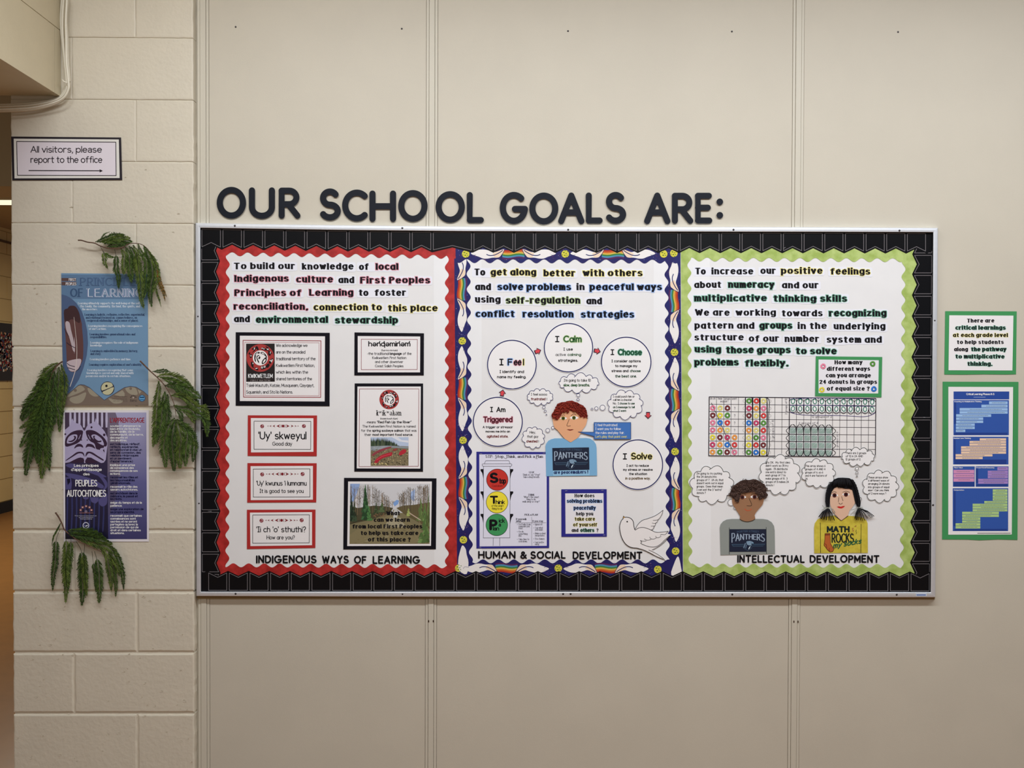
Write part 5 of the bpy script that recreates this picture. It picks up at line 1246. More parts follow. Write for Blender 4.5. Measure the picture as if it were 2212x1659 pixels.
def panther_card(parent, q, lev, view, s0, under=None):
    """navy shirt print: arched team name over a panther head and a ribbon; s0 = (x, y, k) local frame"""
    x0, y0, k = s0
    L = lambda x, y: (x0 + (x - 357) * k, y0 + (y - 1053) * k)
    o = flat('shirt_print', [view.P(*q)], LV(lev), mat('navy print paper', (26, 34, 54), rough=.4), parent, .0003)
    pg = Page(o, LV(lev), view)
    T = lambda s, a, b, y, h, st, key, **kw: pg.add(key, text(s, L(a, y)[0], L(b, y)[0], L(a, y)[1], h * k, st, view=view, **kw), 4)
    T('PORTER STREET', 490, 890, 1118, 36, 'sansb', (66, 84, 108), arc=14 * k)
    T('PANTHERS', 388, 995, 1292, 172, 'athl', (150, 166, 184), arc=20 * k, hfun=lambda u: 1 - .46 * 4 * u * (1 - u))
    for q2, key, lv in ((((388, 1318), (1000, 1312), (960, 1358), (420, 1364)), (60, 80, 100), 2), (((410, 1330), (985, 1324), (965, 1350), (430, 1354)), (36, 50, 70), 3),
        ([(660, 1260), (720, 1252), (770, 1265), (800, 1295), (790, 1312), (765, 1315), (780, 1335), (765, 1350), (735, 1340), (715, 1355), (745, 1385), (760, 1380), (705, 1435), (640, 1400), (600, 1385), (615, 1330), (625, 1290)], (26, 34, 54), 5),
        ([(662, 1268), (720, 1260), (765, 1272), (794, 1297), (785, 1307), (755, 1308), (740, 1320), (765, 1332), (750, 1342), (700, 1340), (672, 1325), (660, 1300)], (120, 146, 168), 6),
        ([(635, 1295), (650, 1300), (625, 1385), (600, 1385)], (104, 126, 148), 6), ([(655, 1320), (668, 1335), (655, 1400), (636, 1390)], (84, 104, 126), 6),
        ([(735, 1350), (725, 1385), (700, 1420), (695, 1400), (712, 1370)], (190, 204, 214), 6), ([(735, 1282), (752, 1280), (745, 1290)], (26, 34, 54), 7), ([(770, 1300), (790, 1298), (785, 1306), (772, 1308)], (110, 180, 210), 7)):
        pg.add(key, [[view.p(*L(*p)) for p in q2]], lv)
    pg.add((70, 90, 112), ribbon([view.p(*L(*p)) for p in ((600, 1385), (690, 1438), (760, 1380))], .4), 6)
    pg.done(); return o
def eye(parent, view, x0, x1, xm, y, ri, col, lev):
    mid = (x0 + x1) / 2; h = (x1 - x0) * .21
    w = flat('eye', [spline(view.P((x0, y), (mid - (x1 - x0) * .2, y - h * .8), (mid, y - h), (mid + (x1 - x0) * .2, y - h * .8), (x1, y), (mid + (x1 - x0) * .2, y + h * .8), (mid, y + h), (mid - (x1 - x0) * .2, y + h * .8)), 3, True)], LV(lev), ink((232, 232, 232)), parent, .0002)
    c = view.p(xm, y + 1)
    flat('iris', [circ(c[0], c[1], ri * view.k, 18)], LV(lev) + .0001, ink(col), w); flat('pupil', [circ(c[0], c[1], ri * .45 * view.k, 12)], LV(lev) + .0002, ink((18, 14, 14)), w)

# ------------------------------------------------------------------ red-haired paper boy
def pfig(name, origin): return empty(name, W(origin[0], origin[1], LV(5.4)))
b = pfig('paper_figure', (1235, 1028)); tag(b, 'cut-out paper boy with red yarn hair and a light blue shirt', 'paper figure', 'cut-out paper children')
shirt = flat('shirt', [E3.P((235, 1030), (246, 985), (285, 930), (340, 902), (400, 887), (565, 885), (625, 922), (685, 955), (745, 920), (810, 885), (960, 880), (1040, 893), (1105, 940), (1140, 995), (1150, 1060), (1160, 1555), (247, 1566))], LV(6.8), mat('light blue felt paper', (116, 166, 202), rough=.8), b, .0005)
head = flat('head', [spline(E3.P((352, 470), (368, 580), (392, 690), (445, 735), (520, 825), (572, 888), (625, 922), (686, 957), (745, 920), (803, 885), (850, 825), (895, 735), (950, 665), (975, 590), (988, 500), (960, 390), (880, 300), (700, 235), (500, 280), (400, 370)), 2, True)], LV(8.6), mat('peach card', (216, 160, 120), rough=.8), b, .0005)
pg = Page(head, LV(8.6), E3); bl_ = (46, 28, 24)
pg.line([(660, 545), (616, 655), (632, 668), (686, 662)], .42, bl_); pg.add(bl_, ribbon(spline(E3.P((520, 488), (552, 466), (582, 474)), 5), .4), 3); pg.add(bl_, ribbon(spline(E3.P((692, 482), (738, 450), (784, 468)), 5), .45), 3)
pg.poly([(618, 728), (650, 724), (680, 728), (712, 722), (742, 728), (700, 742), (675, 748), (648, 740)], (126, 34, 32), 3); pg.line([(618, 729), (742, 729)], .25, (70, 20, 20), lev=4)
pg.line([(392, 695), (445, 738), (520, 828), (572, 890)], .3, (110, 76, 56)); pg.done()
eye(head, E3, 495, 622, 553, 527, 34, (92, 98, 36), 8.8); eye(head, E3, 670, 828, 745, 518, 34, (92, 98, 36), 8.8)
HO = [(338, 485), (352, 450), (385, 405), (420, 330), (445, 268), (520, 240), (600, 232), (655, 212), (720, 212), (790, 245), (860, 275), (915, 300), (955, 355), (975, 395), (985, 470), (988, 520), (955, 505), (925, 530), (905, 500), (860, 510), (835, 470), (790, 430), (760, 400), (715, 405), (668, 385), (625, 440), (610, 395), (560, 440), (545, 420), (500, 500), (470, 540), (420, 545), (370, 520)]
hair = flat('hair', [E3.P(*HO)], LV(8.6) + .0012, mat('dark red yarn mat', (112, 30, 22), rough=.9), b, .0012)
rnd = random.Random(8); SS = []
for i in range(330):
    # strands fan out from the crown
    for _ in range(30):
        x, y = rnd.uniform(338, 988), rnd.uniform(212, 545)
        if inside((x, y), HO): break
    dx, dy = x - 690, y - 205 + 40; L = math.hypot(dx, dy) + 1; ux, uy = dx / L, dy / L; ln = rnd.uniform(28, 62)
    bend = rnd.uniform(-.5, .5)
    p0 = (x - ux * ln / 2, y - uy * ln / 2); p1 = (x - uy * ln * .12 * bend, y + ux * ln * .12 * bend); p2 = (x + ux * ln / 2, y + uy * ln / 2)
    d = LV(8.6) + .0016 + rnd.uniform(0, .0022)
    SS.append([E3.p(*p0) + (d - .0006,), E3.p(*p1) + (d + .0006,), E3.p(*p2) + (d - .0004,)])
yarn('hair_strands', SS[:165], .0011, mat('red yarn', (146, 42, 28), rough=.9, c2=(98, 24, 18), scale=350), hair)
yarn('hair_strands', SS[165:], .0010, mat('dark red yarn', (112, 28, 20), rough=.9, c2=(170, 62, 40), scale=420), hair)
panther_card(b, ((357, 1060), (1015, 1048), (1022, 1450), (367, 1464)), 7.9, E3, (357, 1053, 1.0))
s_ = flat('caption_slip', [E3.P((370, 1462), (1024, 1450), (1026, 1548), (372, 1560))], LV(7.5), mat('pale blue slip', (140, 186, 216), rough=.6), b, .0003)
pg = Page(s_, LV(7.5), E3); pg.t('are peacemakers !', 380, 1003, 1524, 58, 'ravies', (30, 44, 92), slope=-8); pg.done()

# ------------------------------------------------------------------ curly-haired paper boy
b = pfig('paper_figure', (1615, 1197)); tag(b, 'cut-out paper boy with curly brown yarn hair and a grey shirt', 'paper figure', 'cut-out paper children')
flat('shirt', [F4.P((388, 830), (398, 790), (425, 758), (465, 738), (520, 731), (614, 731), (650, 752), (700, 762), (755, 750), (783, 730), (870, 731), (925, 740), (970, 768), (996, 810), (1003, 860), (1007, 1122), (397, 1136))], LV(5.0), mat('grey felt paper', (136, 141, 136), rough=.85), b, .0005)
head = flat('head', [spline(F4.P((527, 490), (530, 560), (560, 610), (598, 668), (617, 702), (612, 733), (650, 753), (700, 761), (752, 750), (786, 728), (778, 692), (800, 650), (850, 592), (872, 560), (880, 500), (860, 400), (780, 330), (640, 330), (555, 400)), 2, True)], LV(8.6), mat('brown card', (146, 106, 76), rough=.85), b, .0005)
pg = Page(head, LV(8.6), F4); dkb = (40, 26, 22)
pg.add(dkb, ribbon(spline(F4.P((715, 495), (730, 530), (746, 568), (736, 584), (690, 583)), 4), .4), 3); pg.add((190, 86, 56), ribbon(spline(F4.P((668, 617), (685, 634), (705, 638), (728, 632), (742, 618)), 4), .75), 3)
pg.add(dkb, ribbon(spline(F4.P((608, 466), (640, 448), (682, 458)), 4), .4), 3); pg.add(dkb, ribbon(spline(F4.P((738, 458), (775, 446), (812, 460)), 4), .4), 3)
pg.add(dkb, ribbon(spline(F4.P((614, 733), (650, 753), (700, 761), (752, 750), (784, 730)), 4), .35), 3); pg.done()
eye(head, F4, 610, 686, 641, 487, 24, (84, 40, 36), 8.8); eye(head, F4, 730, 818, 778, 484, 24, (84, 40, 36), 8.8)
HC = [(492, 462), (505, 430), (520, 398), (545, 360), (575, 335), (620, 305), (665, 292), (720, 295), (765, 284), (810, 295), (850, 318), (890, 345), (915, 392), (905, 430), (930, 462), (905, 500), (870, 498), (830, 520), (815, 455), (770, 425), (720, 432), (670, 440), (630, 440), (612, 500), (600, 548), (575, 530), (540, 500)]
hair = flat('hair', [F4.P(*HC)], LV(8.6) + .0012, mat('brown yarn mat', (62, 44, 38), rough=.95), b, .0010)
rnd = random.Random(18)
for nm, cc, c2, cnt in (('brown curly yarn', (92, 68, 58), (52, 36, 32), 70), ('dark curly yarn', (58, 40, 34), (104, 80, 70), 70)):
    SS = []
    for i in range(cnt):
        for _ in range(40):
            x, y = rnd.uniform(492, 930), rnd.uniform(284, 548)
            if inside((x, y), HC): break
        r = rnd.uniform(9, 17); a0 = rnd.uniform(0, 6.28); d = LV(8.6) + .0022 + rnd.uniform(0, .003)
        SS.append([F4.p(x + r * (1 - .04 * k) * math.cos(a0 + k * .8), y + r * (1 - .04 * k) * math.sin(a0 + k * .8)) + (d + .0004 * math.sin(k),) for k in range(8)])
    yarn('hair_curls', SS, .0009, mat(nm, cc, rough=.95, c2=c2, scale=300), hair)
panther_card(b, ((498, 846), (908, 845), (908, 1097), (498, 1098)), 5.6, F4, (498, 848, .622))
flat('shirt_seams', ribbon(F4.P((495, 828), (495, 1128)), .45) + ribbon(F4.P((908, 823), (911, 1124)), .45) + ribbon(F4.P((497, 1100), (908, 1100)), .2), LV(5.0) + .0003, ink((30, 34, 36)), b)

# ------------------------------------------------------------------ paper girl with plaits
g = pfig('paper_figure', (1817, 1193)); tag(g, 'cut-out paper girl with black yarn plaits and a yellow shirt', 'paper figure', 'cut-out paper children')
sh = flat('shirt', [F5.P((188, 880), (196, 830), (225, 790), (280, 765), (400, 748), (440, 778), (475, 803), (510, 780), (546, 752), (640, 758), (705, 772), (738, 798), (752, 830), (755, 1143), (190, 1146))], LV(5.0), mat('yellow shirt paper', (202, 186, 66), rough=.7, c2=(186, 168, 52), scale=60), g, .0005)
pg = Page(sh, LV(5.0), F5)
pg.line([(254, 825), (256, 1143)], .5, 'k'); pg.line([(684, 838), (680, 1143)], .5, 'k'); pg.line([(402, 750), (440, 780), (475, 803), (510, 780), (546, 754)], .45, 'k')
pg.t('MATH', 322, 563, 928, 68, 'heavy', (28, 40, 36)); pg.t('ROCKS', 372, 610, 1038, 102, 'cond', (28, 36, 30)); 
pg.add((38, 92, 60), text('my socks', 382, 668, 1098, 62, 'comicb', -52, 0, F5, slant=.30), 5)
pg.poly([(303, 940), (356, 938), (360, 1040), (378, 1075), (400, 1095), (386, 1128), (358, 1134), (330, 1112), (292, 1060), (302, 1000)], (176, 94, 46), 4)
pg.line([(303, 940), (356, 938), (360, 1040), (378, 1075), (400, 1095), (386, 1128), (358, 1134), (330, 1112), (292, 1060), (302, 1000)], .5, (90, 40, 22), True, 5)
pg.poly([(303, 940), (356, 938), (357, 958), (303, 960)], (120, 62, 36), 5); pg.line([(300, 1045), (318, 1058), (322, 1085), (318, 1095)], .4, (90, 40, 22), lev=6); pg.line([(352, 1092), (345, 1112), (352, 1130)], .4, (90, 40, 22), lev=6)
pg.line([(588, 884), (602, 882), (592, 897), (606, 912), (592, 914)], .5, (160, 90, 60)); pg.line([(615, 868), (632, 864)], .45, (150, 84, 50)); pg.line([(617, 860), (634, 855)], .45, (150, 84, 50)); pg.line([(634, 900), (628, 915), (636, 930), (630, 944)], .45, (50, 60, 40))
pg.done()
head = flat('head', [spline(F5.P((372, 465), (356, 560), (360, 640), (385, 705), (412, 742), (445, 778), (475, 802), (510, 778), (545, 748), (560, 700), (600, 650), (622, 600), (618, 520), (592, 450), (500, 410), (420, 420)), 2, True)], LV(8.6), mat('pale pink card', (212, 174, 148), rough=.8), g, .0005)
pg = Page(head, LV(8.6), F5)
for pts in (((448, 558), (446, 590), (442, 606)), ((478, 548), (488, 580), (494, 596)), ((450, 615), (456, 626), (468, 629), (480, 626), (486, 614)), ((376, 512), (398, 498), (424, 506)), ((488, 505), (525, 492), (564, 506))): pg.add(dkb, ribbon(spline(F5.P(*pts), 4), .4), 3)
pg.poly([(426, 658), (448, 652), (470, 656), (492, 650), (514, 648), (500, 664), (478, 675), (452, 672)], (196, 42, 38), 3); pg.line([(430, 659), (470, 660), (512, 650)], .2, (110, 20, 24), lev=4)
pg.add((90, 66, 54), ribbon(F5.P((412, 742), (445, 778), (475, 802), (510, 778), (545, 750)), .3), 3); pg.done()
eye(head, F5, 366, 443, 403, 536, 23, (74, 32, 34), 8.8); eye(head, F5, 484, 562, 524, 527, 23, (74, 32, 34), 8.8)
HG = [(372, 400), (400, 368), (440, 352), (490, 350), (560, 355), (600, 380), (625, 430), (650, 490), (668, 550), (680, 610), (675, 655), (640, 655), (618, 600), (605, 540), (590, 480), (560, 468), (520, 468), (480, 458), (430, 448), (400, 462), (375, 500), (358, 560), (352, 610), (352, 668), (318, 668), (305, 600), (310, 520), (330, 455)]
hair = flat('hair', [F5.P(*HG)], LV(8.6) + .0014, mat('black yarn mat', (14, 14, 18), rough=.9, spec=.2), g, .0012)
byarn = mat('black yarn', (20, 20, 26), rough=.85, spec=.3, c2=(8, 8, 10), scale=300)
rnd = random.Random(33); SS = []
for i in range(60):                               # fringe and crown
    x = rnd.uniform(380, 600); y0 = 352 + abs(x - 500) * .25; y1 = rnd.uniform(430, 466)
    d = LV(8.6) + .003 + rnd.uniform(0, .0012); cx = 480 + (x - 480) * .75
    SS.append([F5.p(cx, y0 - 2) + (d - .001,), F5.p((x + cx) / 2, (y0 + y1) / 2) + (d + .001,), F5.p(x, y1) + (d - .001,)])
yarn('fringe', SS, .0011, byarn, hair)
def plait(pts):
    S2 = spline(F5.P(*pts), 5); SS = []
    n = len(S2)
    for ph in (0, 2.1, 4.2):
        SS.append([(x + 1.9 * math.sin(i * 1.15 + ph) + (0), y, LV(8.6) + .004 + .0016 * math.cos(i * 1.15 + ph)) for i, (x, y) in enumerate(S2)])
    return yarn('plait', SS, .0021, byarn, g, 7)
plait([(385, 395), (345, 445), (325, 520), (322, 590), (332, 668)]); plait([(585, 370), (620, 430), (645, 510), (662, 590), (658, 660)])
for side, (x0, y0), fan in ((0, (336, 672), [(238, 762), (250, 775), (262, 788), (278, 792), (296, 798), (318, 803), (340, 800), (360, 803), (382, 798), (402, 800)]), (1, (656, 668), [(620, 786), (634, 797), (656, 800), (678, 796), (700, 800), (724, 805), (752, 780), (790, 775), (806, 765), (822, 757)])):
    SS = []
    for (x, y) in fan:
        for j in range(2):
            d = LV(8.6) + .004 + rnd.uniform(-.001, .0025); xx, yy = x + rnd.uniform(-5, 5), y + rnd.uniform(-6, 4)
            SS.append([F5.p(x0 + rnd.uniform(-8, 8), y0) + (d,), F5.p(x0 * .5 + xx * .5 + (xx - x0) * .08, y0 * .5 + yy * .5 - 8) + (d + .002,), F5.p(xx, yy) + (d - .001,)])
    yarn('tassel', SS, .0012, byarn, g)
tiey = mat('grey and white string', (190, 190, 176), rough=.8, c2=(70, 76, 66), scale=700)
for pts in ([(276, 640), (290, 662), (330, 668), (372, 672), (398, 700), (405, 735)], [(268, 690), (300, 680), (345, 676), (390, 690), (410, 720)], [(282, 700), (300, 668), (350, 664)], [(578, 692), (610, 682), (650, 664), (690, 668), (720, 700), (735, 735), (800, 770)], [(572, 745), (600, 715), (625, 690), (660, 672), (700, 662)], [(640, 660), (690, 700), (712, 735), (700, 745)]):
    S2 = spline(F5.P(*pts), 4); yarn('hair_string', [[(x, y, LV(8.6) + .0062) for x, y in S2]], .0008, tiey, g)
# ------------------------------------------------------------------ dove
DP = [(625, 770), (650, 765), (680, 770), (705, 786), (722, 810), (728, 845), (730, 875), (738, 898), (752, 870), (780, 835), (810, 805), (860, 785), (915, 768), (975, 738), (1038, 690), (1028, 735), (1005, 770), (980, 795), (975, 815), (955, 828), (950, 855), (935, 868), (930, 888), (912, 902),
      (960, 922), (1020, 922), (1090, 912), (1068, 935), (1118, 952), (1085, 985), (1050, 1020), (1005, 1065), (960, 1098), (925, 1115), (985, 1160), (1025, 1190), (1060, 1225), (1000, 1195), (930, 1160), (850, 1125), (760, 1092), (700, 1085), (660, 1065), (625, 1030), (598, 975), (582, 915), (577, 855), (590, 810)]
o = flat('paper_dove', [V7.P(*DP)], LV(6.0), mat('white dove paper', (226, 222, 220), rough=.6), None, .0005); tag(o, 'white paper dove with outlined wings in the lower right of the navy display', 'paper dove')
pg = Page(o, LV(6.0), V7); k = 'k'
for pts, w in (([(1090, 914), (1030, 923), (960, 925), (905, 900), (860, 882), (815, 875), (775, 882), (742, 905)], .5), ([(738, 900), (728, 860), (722, 815), (705, 788), (680, 772), (650, 766), (635, 768)], .65), ([(618, 780), (596, 805), (580, 855), (583, 915), (600, 980), (630, 1035), (665, 1068), (705, 1086), (760, 1092)], .65), ([(740, 898), (770, 845), (815, 802), (870, 783), (930, 762), (985, 732), (1036, 692)], .5), ([(1036, 692), (1022, 740), (985, 792), (930, 800)], .4), ([(985, 795), (960, 830), (920, 828)], .35), ([(955, 832), (950, 858), (908, 862)], .35), ([(942, 862), (935, 888), (910, 902)], .4),
  ([(1088, 916), (1058, 950), (1018, 948), (1008, 962)], .4), ([(1015, 968), (990, 982), (965, 980), (958, 965)], .4), ([(965, 985), (935, 998), (905, 992), (895, 975)], .4), ([(910, 1000), (880, 1010), (855, 1005), (838, 995)], .4), ([(860, 1015), (835, 1020), (820, 1018), (795, 1012)], .4), ([(798, 1015), (812, 1030), (800, 1042), (840, 1062), (900, 1080), (960, 1078), (1010, 1050), (1050, 1010), (1090, 975), (1118, 955)], .5), ([(1116, 957), (1060, 1020), (1010, 1062), (955, 1095), (920, 1112)], .45), ([(885, 1112), (960, 1148), (1010, 1180), (1048, 1212), (1058, 1228)], .45), ([(760, 1092), (830, 1112), (900, 1145), (960, 1178), (1040, 1212)], .6)):
    pg.add('k', ribbon(spline(V7.P(*pts), 4), w), 3)
pg.poly([(613, 780), (618, 754), (636, 770)], (186, 140, 60), 3); pg.line([(613, 780), (618, 754), (636, 770)], .4, 'k', lev=4); pg.disc(658, 814, 8, 'k', 4, 12); pg.done()

# ------------------------------------------------------------------ cut-out letters
let_m = mat('dark slate vinyl letter', (17, 21, 31), rough=0.5, spec=0.2); let_s = mat('black paper letter', (14, 13, 17), rough=0.6, spec=0.15)
ORD = ['first', 'second', 'third', 'fourth', 'fifth', 'sixth', 'seventh', 'eighth', 'ninth', 'tenth', 'eleventh', 'twelfth']
L1 = View(440, 380, .26221); L2 = View(1000, 380, .27125)
def big(view, ch, x0, x1, y0, y1, word, i):
    h = (y1 - y0)
    P = text(ch, x0, x1, y1, h, 'vag', view=view)
    o = flat('letter', P, D_WALL + .0044, let_m, None, .0012)
    tag(o, 'large dark letter %s, the %s letter of %s on the wall above the board' % (ch, ORD[i], word), 'letter', 'large letters of the heading')
for w, items in (('OUR', [('O', 107, 349, 90, 352), ('U', 372, 587, 94, 354), ('R', 617, 797, 96, 352)]), ('SCHOOL', [('S', 950, 1130, 103, 367), ('C', 1140, 1352, 112, 375), ('H', 1365, 1585, 120, 379), ('O', 1602, 1845, 116, 379), ('O', 1910, 2152, 125, 386)])):
    for i, (ch, a, b_, c, d) in enumerate(items): big(L1, ch, a, b_, c, d, w, i)
big(L2, 'L', 30, 167, 128, 375, 'SCHOOL', 5)
for w, items in (('GOALS', [('G', 293, 518, 127, 383), ('O', 528, 760, 132, 386), ('A', 758, 968, 132, 384), ('L', 978, 1113, 132, 379), ('S', 1132, 1300, 127, 381)]), ('ARE', [('A', 1443, 1653, 132, 384), ('R', 1664, 1835, 134, 381), ('E', 1848, 1986, 134, 379)])):
    for i, (ch, a, b_, c, d) in enumerate(items): big(L2, ch, a, b_, c, d, w, i)
for i, y in enumerate((206, 313)):
    c = L2.p(2046, y); o = flat('letter_dot', [circ(c[0], c[1], 7.1, 28)], D_WALL + .0044, let_m, None, .0012)
    tag(o, ('upper' if i == 0 else 'lower') + ' round dot of the large colon at the end of the heading', 'dot', 'large letters of the heading')
def word(w, x0, x1, y1, h, where, slope=0):
    """each small cut-out letter set apart along the word"""
    nat = []
    for ch in w: nat.append(max([p[0] for k2, P in glyph(ch, False) for p in P] + [0]) )
    hw = .098 * 2; gap = .10
    tot = sum(nat) + len(w) * hw + (len(w) - 1) * gap; s = (x1 - x0) / tot; x = x0; rnd = random.Random(w)
    for i, ch in enumerate(w):
        ww = (nat[i] + hw) * s; y = y1 + slope * (x - x0) / (x1 - x0) + rnd.uniform(-.35, .35)
        o = flat('letter', text(ch, x, x + ww, y, h, 'vag'), LV(5.0), let_s, None, .0004)
        tag(o, ('small black ampersand between HUMAN and SOCIAL ' + where) if w == '&' else 'small black letter %s, the %s letter of %s %s' % (ch, ORD[i], w, where), 'letter', 'small black title letters'); x += ww + gap * s
RW, NW, GW = 'under the red display', 'under the navy display', 'under the green display'
word('INDIGENOUS', 553.2, 684, 1217, 17.4, RW); word('WAYS', 695.6, 753.6, 1217.4, 17.4, RW); word('OF', 764.6, 791.7, 1217.8, 17, RW); word('LEARNING', 804.8, 907.5, 1218, 17.4, RW)
word('HUMAN', 1032.8, 1113.7, 1207.2, 17, NW); word('&', 1123.5, 1138.3, 1207.2, 16.5, NW); word('SOCIAL', 1145.5, 1222, 1207.2, 17, NW); word('DEVELOPMENT', 1237, 1387.7, 1208.2, 17, NW)
word('INTELLECTUAL', 1592.8, 1738.4, 1215.8, 16.8, GW); word('DEVELOPMENT', 1749, 1899.8, 1216, 17, GW)
# ------------------------------------------------------------------ things on the block wall
DBK = D_BLOCK + .0012
o = mount('visitor_sign', ((95, 1165), (1033, 1173), (1042, 1535), (105, 1538)), mat('black sign card', (32, 26, 34), rough=.5), 0, 'black-edged laminated sign telling visitors to report to the office', 'sign', V12, d=DBK + .001, thick=.0022)
s_ = flat('sign_sheet', [V12.P((117, 1183), (1014, 1190), (1021, 1519), (124, 1522))], DBK + .0018, mat('sign paper', (218, 216, 208), rough=.25, spec=.5), o, .0004)
pg = Page(s_, DBK + .0018, V12)
pg.poly([(143, 1207), (988, 1213), (990, 1497), (149, 1495)], (216, 208, 214), 0)
pg.line([(142, 1207), (988, 1213), (991, 1498), (149, 1495)], .75, (36, 28, 34), True)
pg.t('All visitors, please', 260, 870, 1303, 58, 'sans', (44, 36, 42)); pg.t('report to the office', 260, 873, 1390, 58, 'sans', (44, 36, 42))
pg.line([(245, 1455), (855, 1457)], .95, (36, 28, 34)); pg.poly([(850, 1444), (878, 1458), (850, 1471)], (36, 28, 34), 3); pg.done()

# blue poster
q = V13.P((457, 657), (1103, 663), (1107, 1643), (484, 1643), (478, 1500), (468, 1330), (460, 1000))
o = flat('learning_poster', [q], DBK + .0006, mat('glossy blue poster', (110, 144, 174), rough=.35, spec=.4, var=.03, scale=3), None, .0006)
tag(o, 'blue Principles of Learning poster with a brown feather on the block wall', 'poster')
P5 = View(130, 585, .09042); P6 = View(130, 725, .09341); P7 = View(130, 880, .09042); P8 = View(130, 1020, .09643)
dP = DBK + .0006; pg = Page(o, dP, V13)
pg.poly([(458, 668), (1103, 672), (1104, 852), (461, 848)], (92, 120, 150), 0)
pg.v = P5
dbl = (58, 82, 112)
pg.poly([(30, 172), (380, 172), (380, 246), (32, 244)], (92, 70, 66), 1); pg.poly([(32, 262), (390, 264), (390, 348), (34, 346)], (92, 70, 66), 1)
pg.t('FIRST', 205, 378, 244, 66, 'cond', 'w'); pg.t('PEOPLES', 132, 385, 344, 66, 'cond', 'w')
pg.t('PRINCIPLES', 450, 2010, 360, 196, 'serifb', (60, 84, 116)); pg.t('OF', 222, 560, 622, 200, 'serifb', (60, 84, 116)); pg.t('LEARNING', 630, 2035, 628, 206, 'serifb', (214, 224, 236))
pg.add((120, 130, 165), text('LEARNING', 630, 2035, 628, 206, 'serif', view=P5, grow=-.18), 5); pg.add((86, 110, 142), text('PRINCIPLES', 450, 2010, 360, 196, 'serif', view=P5, grow=-.18), 5)
pg.v = V13
pg.poly([(460, 815), (492, 824), (520, 838), (546, 857), (570, 880), (610, 940), (635, 1010), (652, 1090), (657, 1180), (648, 1270), (625, 1360), (590, 1450), (545, 1520), (484, 1575), (478, 1500), (468, 1330), (460, 1000)], (76, 94, 126), 1)
# feather
pg.smooth = True
pg.poly([(478, 935), (505, 920), (520, 902), (545, 900), (562, 905), (585, 940), (600, 990), (612, 1040), (612, 1060), (620, 1150), (622, 1230), (618, 1300), (600, 1345), (590, 1360), (575, 1385), (555, 1395), (530, 1393), (512, 1375), (500, 1345), (497, 1280), (492, 1180), (486, 1090), (480, 1010)], (96, 66, 64), 2)
pg.poly([(478, 935), (505, 920), (520, 902), (562, 905), (590, 950), (600, 1000), (590, 1030), (540, 1000), (500, 1020), (482, 1010)], (66, 46, 48), 3)
for pts, c in (([(488, 1030), (500, 1015), (520, 1030), (530, 1080), (545, 1140), (552, 1190), (560, 1240), (545, 1235), (530, 1180), (515, 1130), (495, 1080)], (182, 168, 172)), ([(500, 1320), (560, 1300), (605, 1300), (598, 1345), (570, 1385), (530, 1390), (508, 1365)], (188, 172, 176)), ([(555, 1130), (562, 1200), (556, 1260), (548, 1200)], (176, 160, 164))): pg.poly(pts, c, 3)
pg.smooth = False
for pts, w in (([(482, 1070), (490, 1095), (515, 1130)], .5), ([(497, 1175), (515, 1190), (560, 1215)], .7), ([(500, 1330), (520, 1345), (558, 1355)], .7), ([(505, 1362), (530, 1370), (560, 1378)], .7), ([(570, 1385), (590, 1372), (600, 1350)], .6)): pg.line(pts, w, (40, 32, 48), lev=4)
S2 = spline(V13.P((552, 985), (562, 1080), (572, 1180), (573, 1280), (565, 1370), (545, 1440), (522, 1505)), 5)
pg.add((206, 196, 188), ribbon(S2, .35, w2=.8), 5)
NV = (46, 62, 98); WH = (208, 218, 228)
for s, x0, x1, y, c in (('Learning ultimately supports the well-being of the self,', 422, 1925, 800, WH), ('the family, the community, the land, the spirits, and', 475, 1910, 872, WH), ('the ancestors.', 518, 895, 942, WH), ('Learning is holistic, reflexive, reflective, experiential,', 580, 2025, 1070, NV), ('and relational (focused on  connectedness, on', 605, 1840, 1142, NV), ('reciprocal relationships, and a sense of place).', 635, 1870, 1212, NV), ('Learning involves recognizing the consequences', 665, 1968, 1342, WH), ('of one’s actions.', 680, 1110, 1410, WH), ('Learning involves generational roles and', 702, 1798, 1540, NV), ('responsibilities.', 712, 1118, 1606, NV)):
    pg.v = P5; pg.t(s, x0, x1, y, 52, 'serifb', c)
for s, x0, x1, y, c in (('Learning recognizes the role of indigenous', 693, 1808, 186, WH), ('knowledge.', 693, 980, 250, WH), ('Learning is embedded in memory, history,', 697, 1800, 378, NV), ('and story.', 695, 945, 444, NV), ('Learning involves patience and time.', 685, 1640, 570, WH), ('Learning requires exploration of one’s identity.', 665, 1890, 694, NV), ('Learning involves recognizing that some', 630, 1690, 822, WH), ('knowledge is sacred and only shared with', 610, 1700, 888, WH), ('permission and/or in certain situations.', 590, 1640, 958, WH)):
    pg.v = P6; pg.t(s, x0, x1, y, 50, 'serifb', c)
hills = [(120, 1400), (280, 1270), (420, 1155), (480, 1140), (560, 1150), (680, 1210), (800, 1320), (1020, 1500), (1240, 1360), (1480, 1210), (1620, 1180), (1760, 1200), (1930, 1300), (2035, 1395), (2042, 1610), (65, 1612), (62, 1480)]
pg.poly([(p[0], p[1] - 14) for p in hills[:14]] + hills[14:], (66, 70, 88), 2); pg.poly(hills, (118, 104, 92), 3)
tn = (150, 142, 124); pg.smooth = True
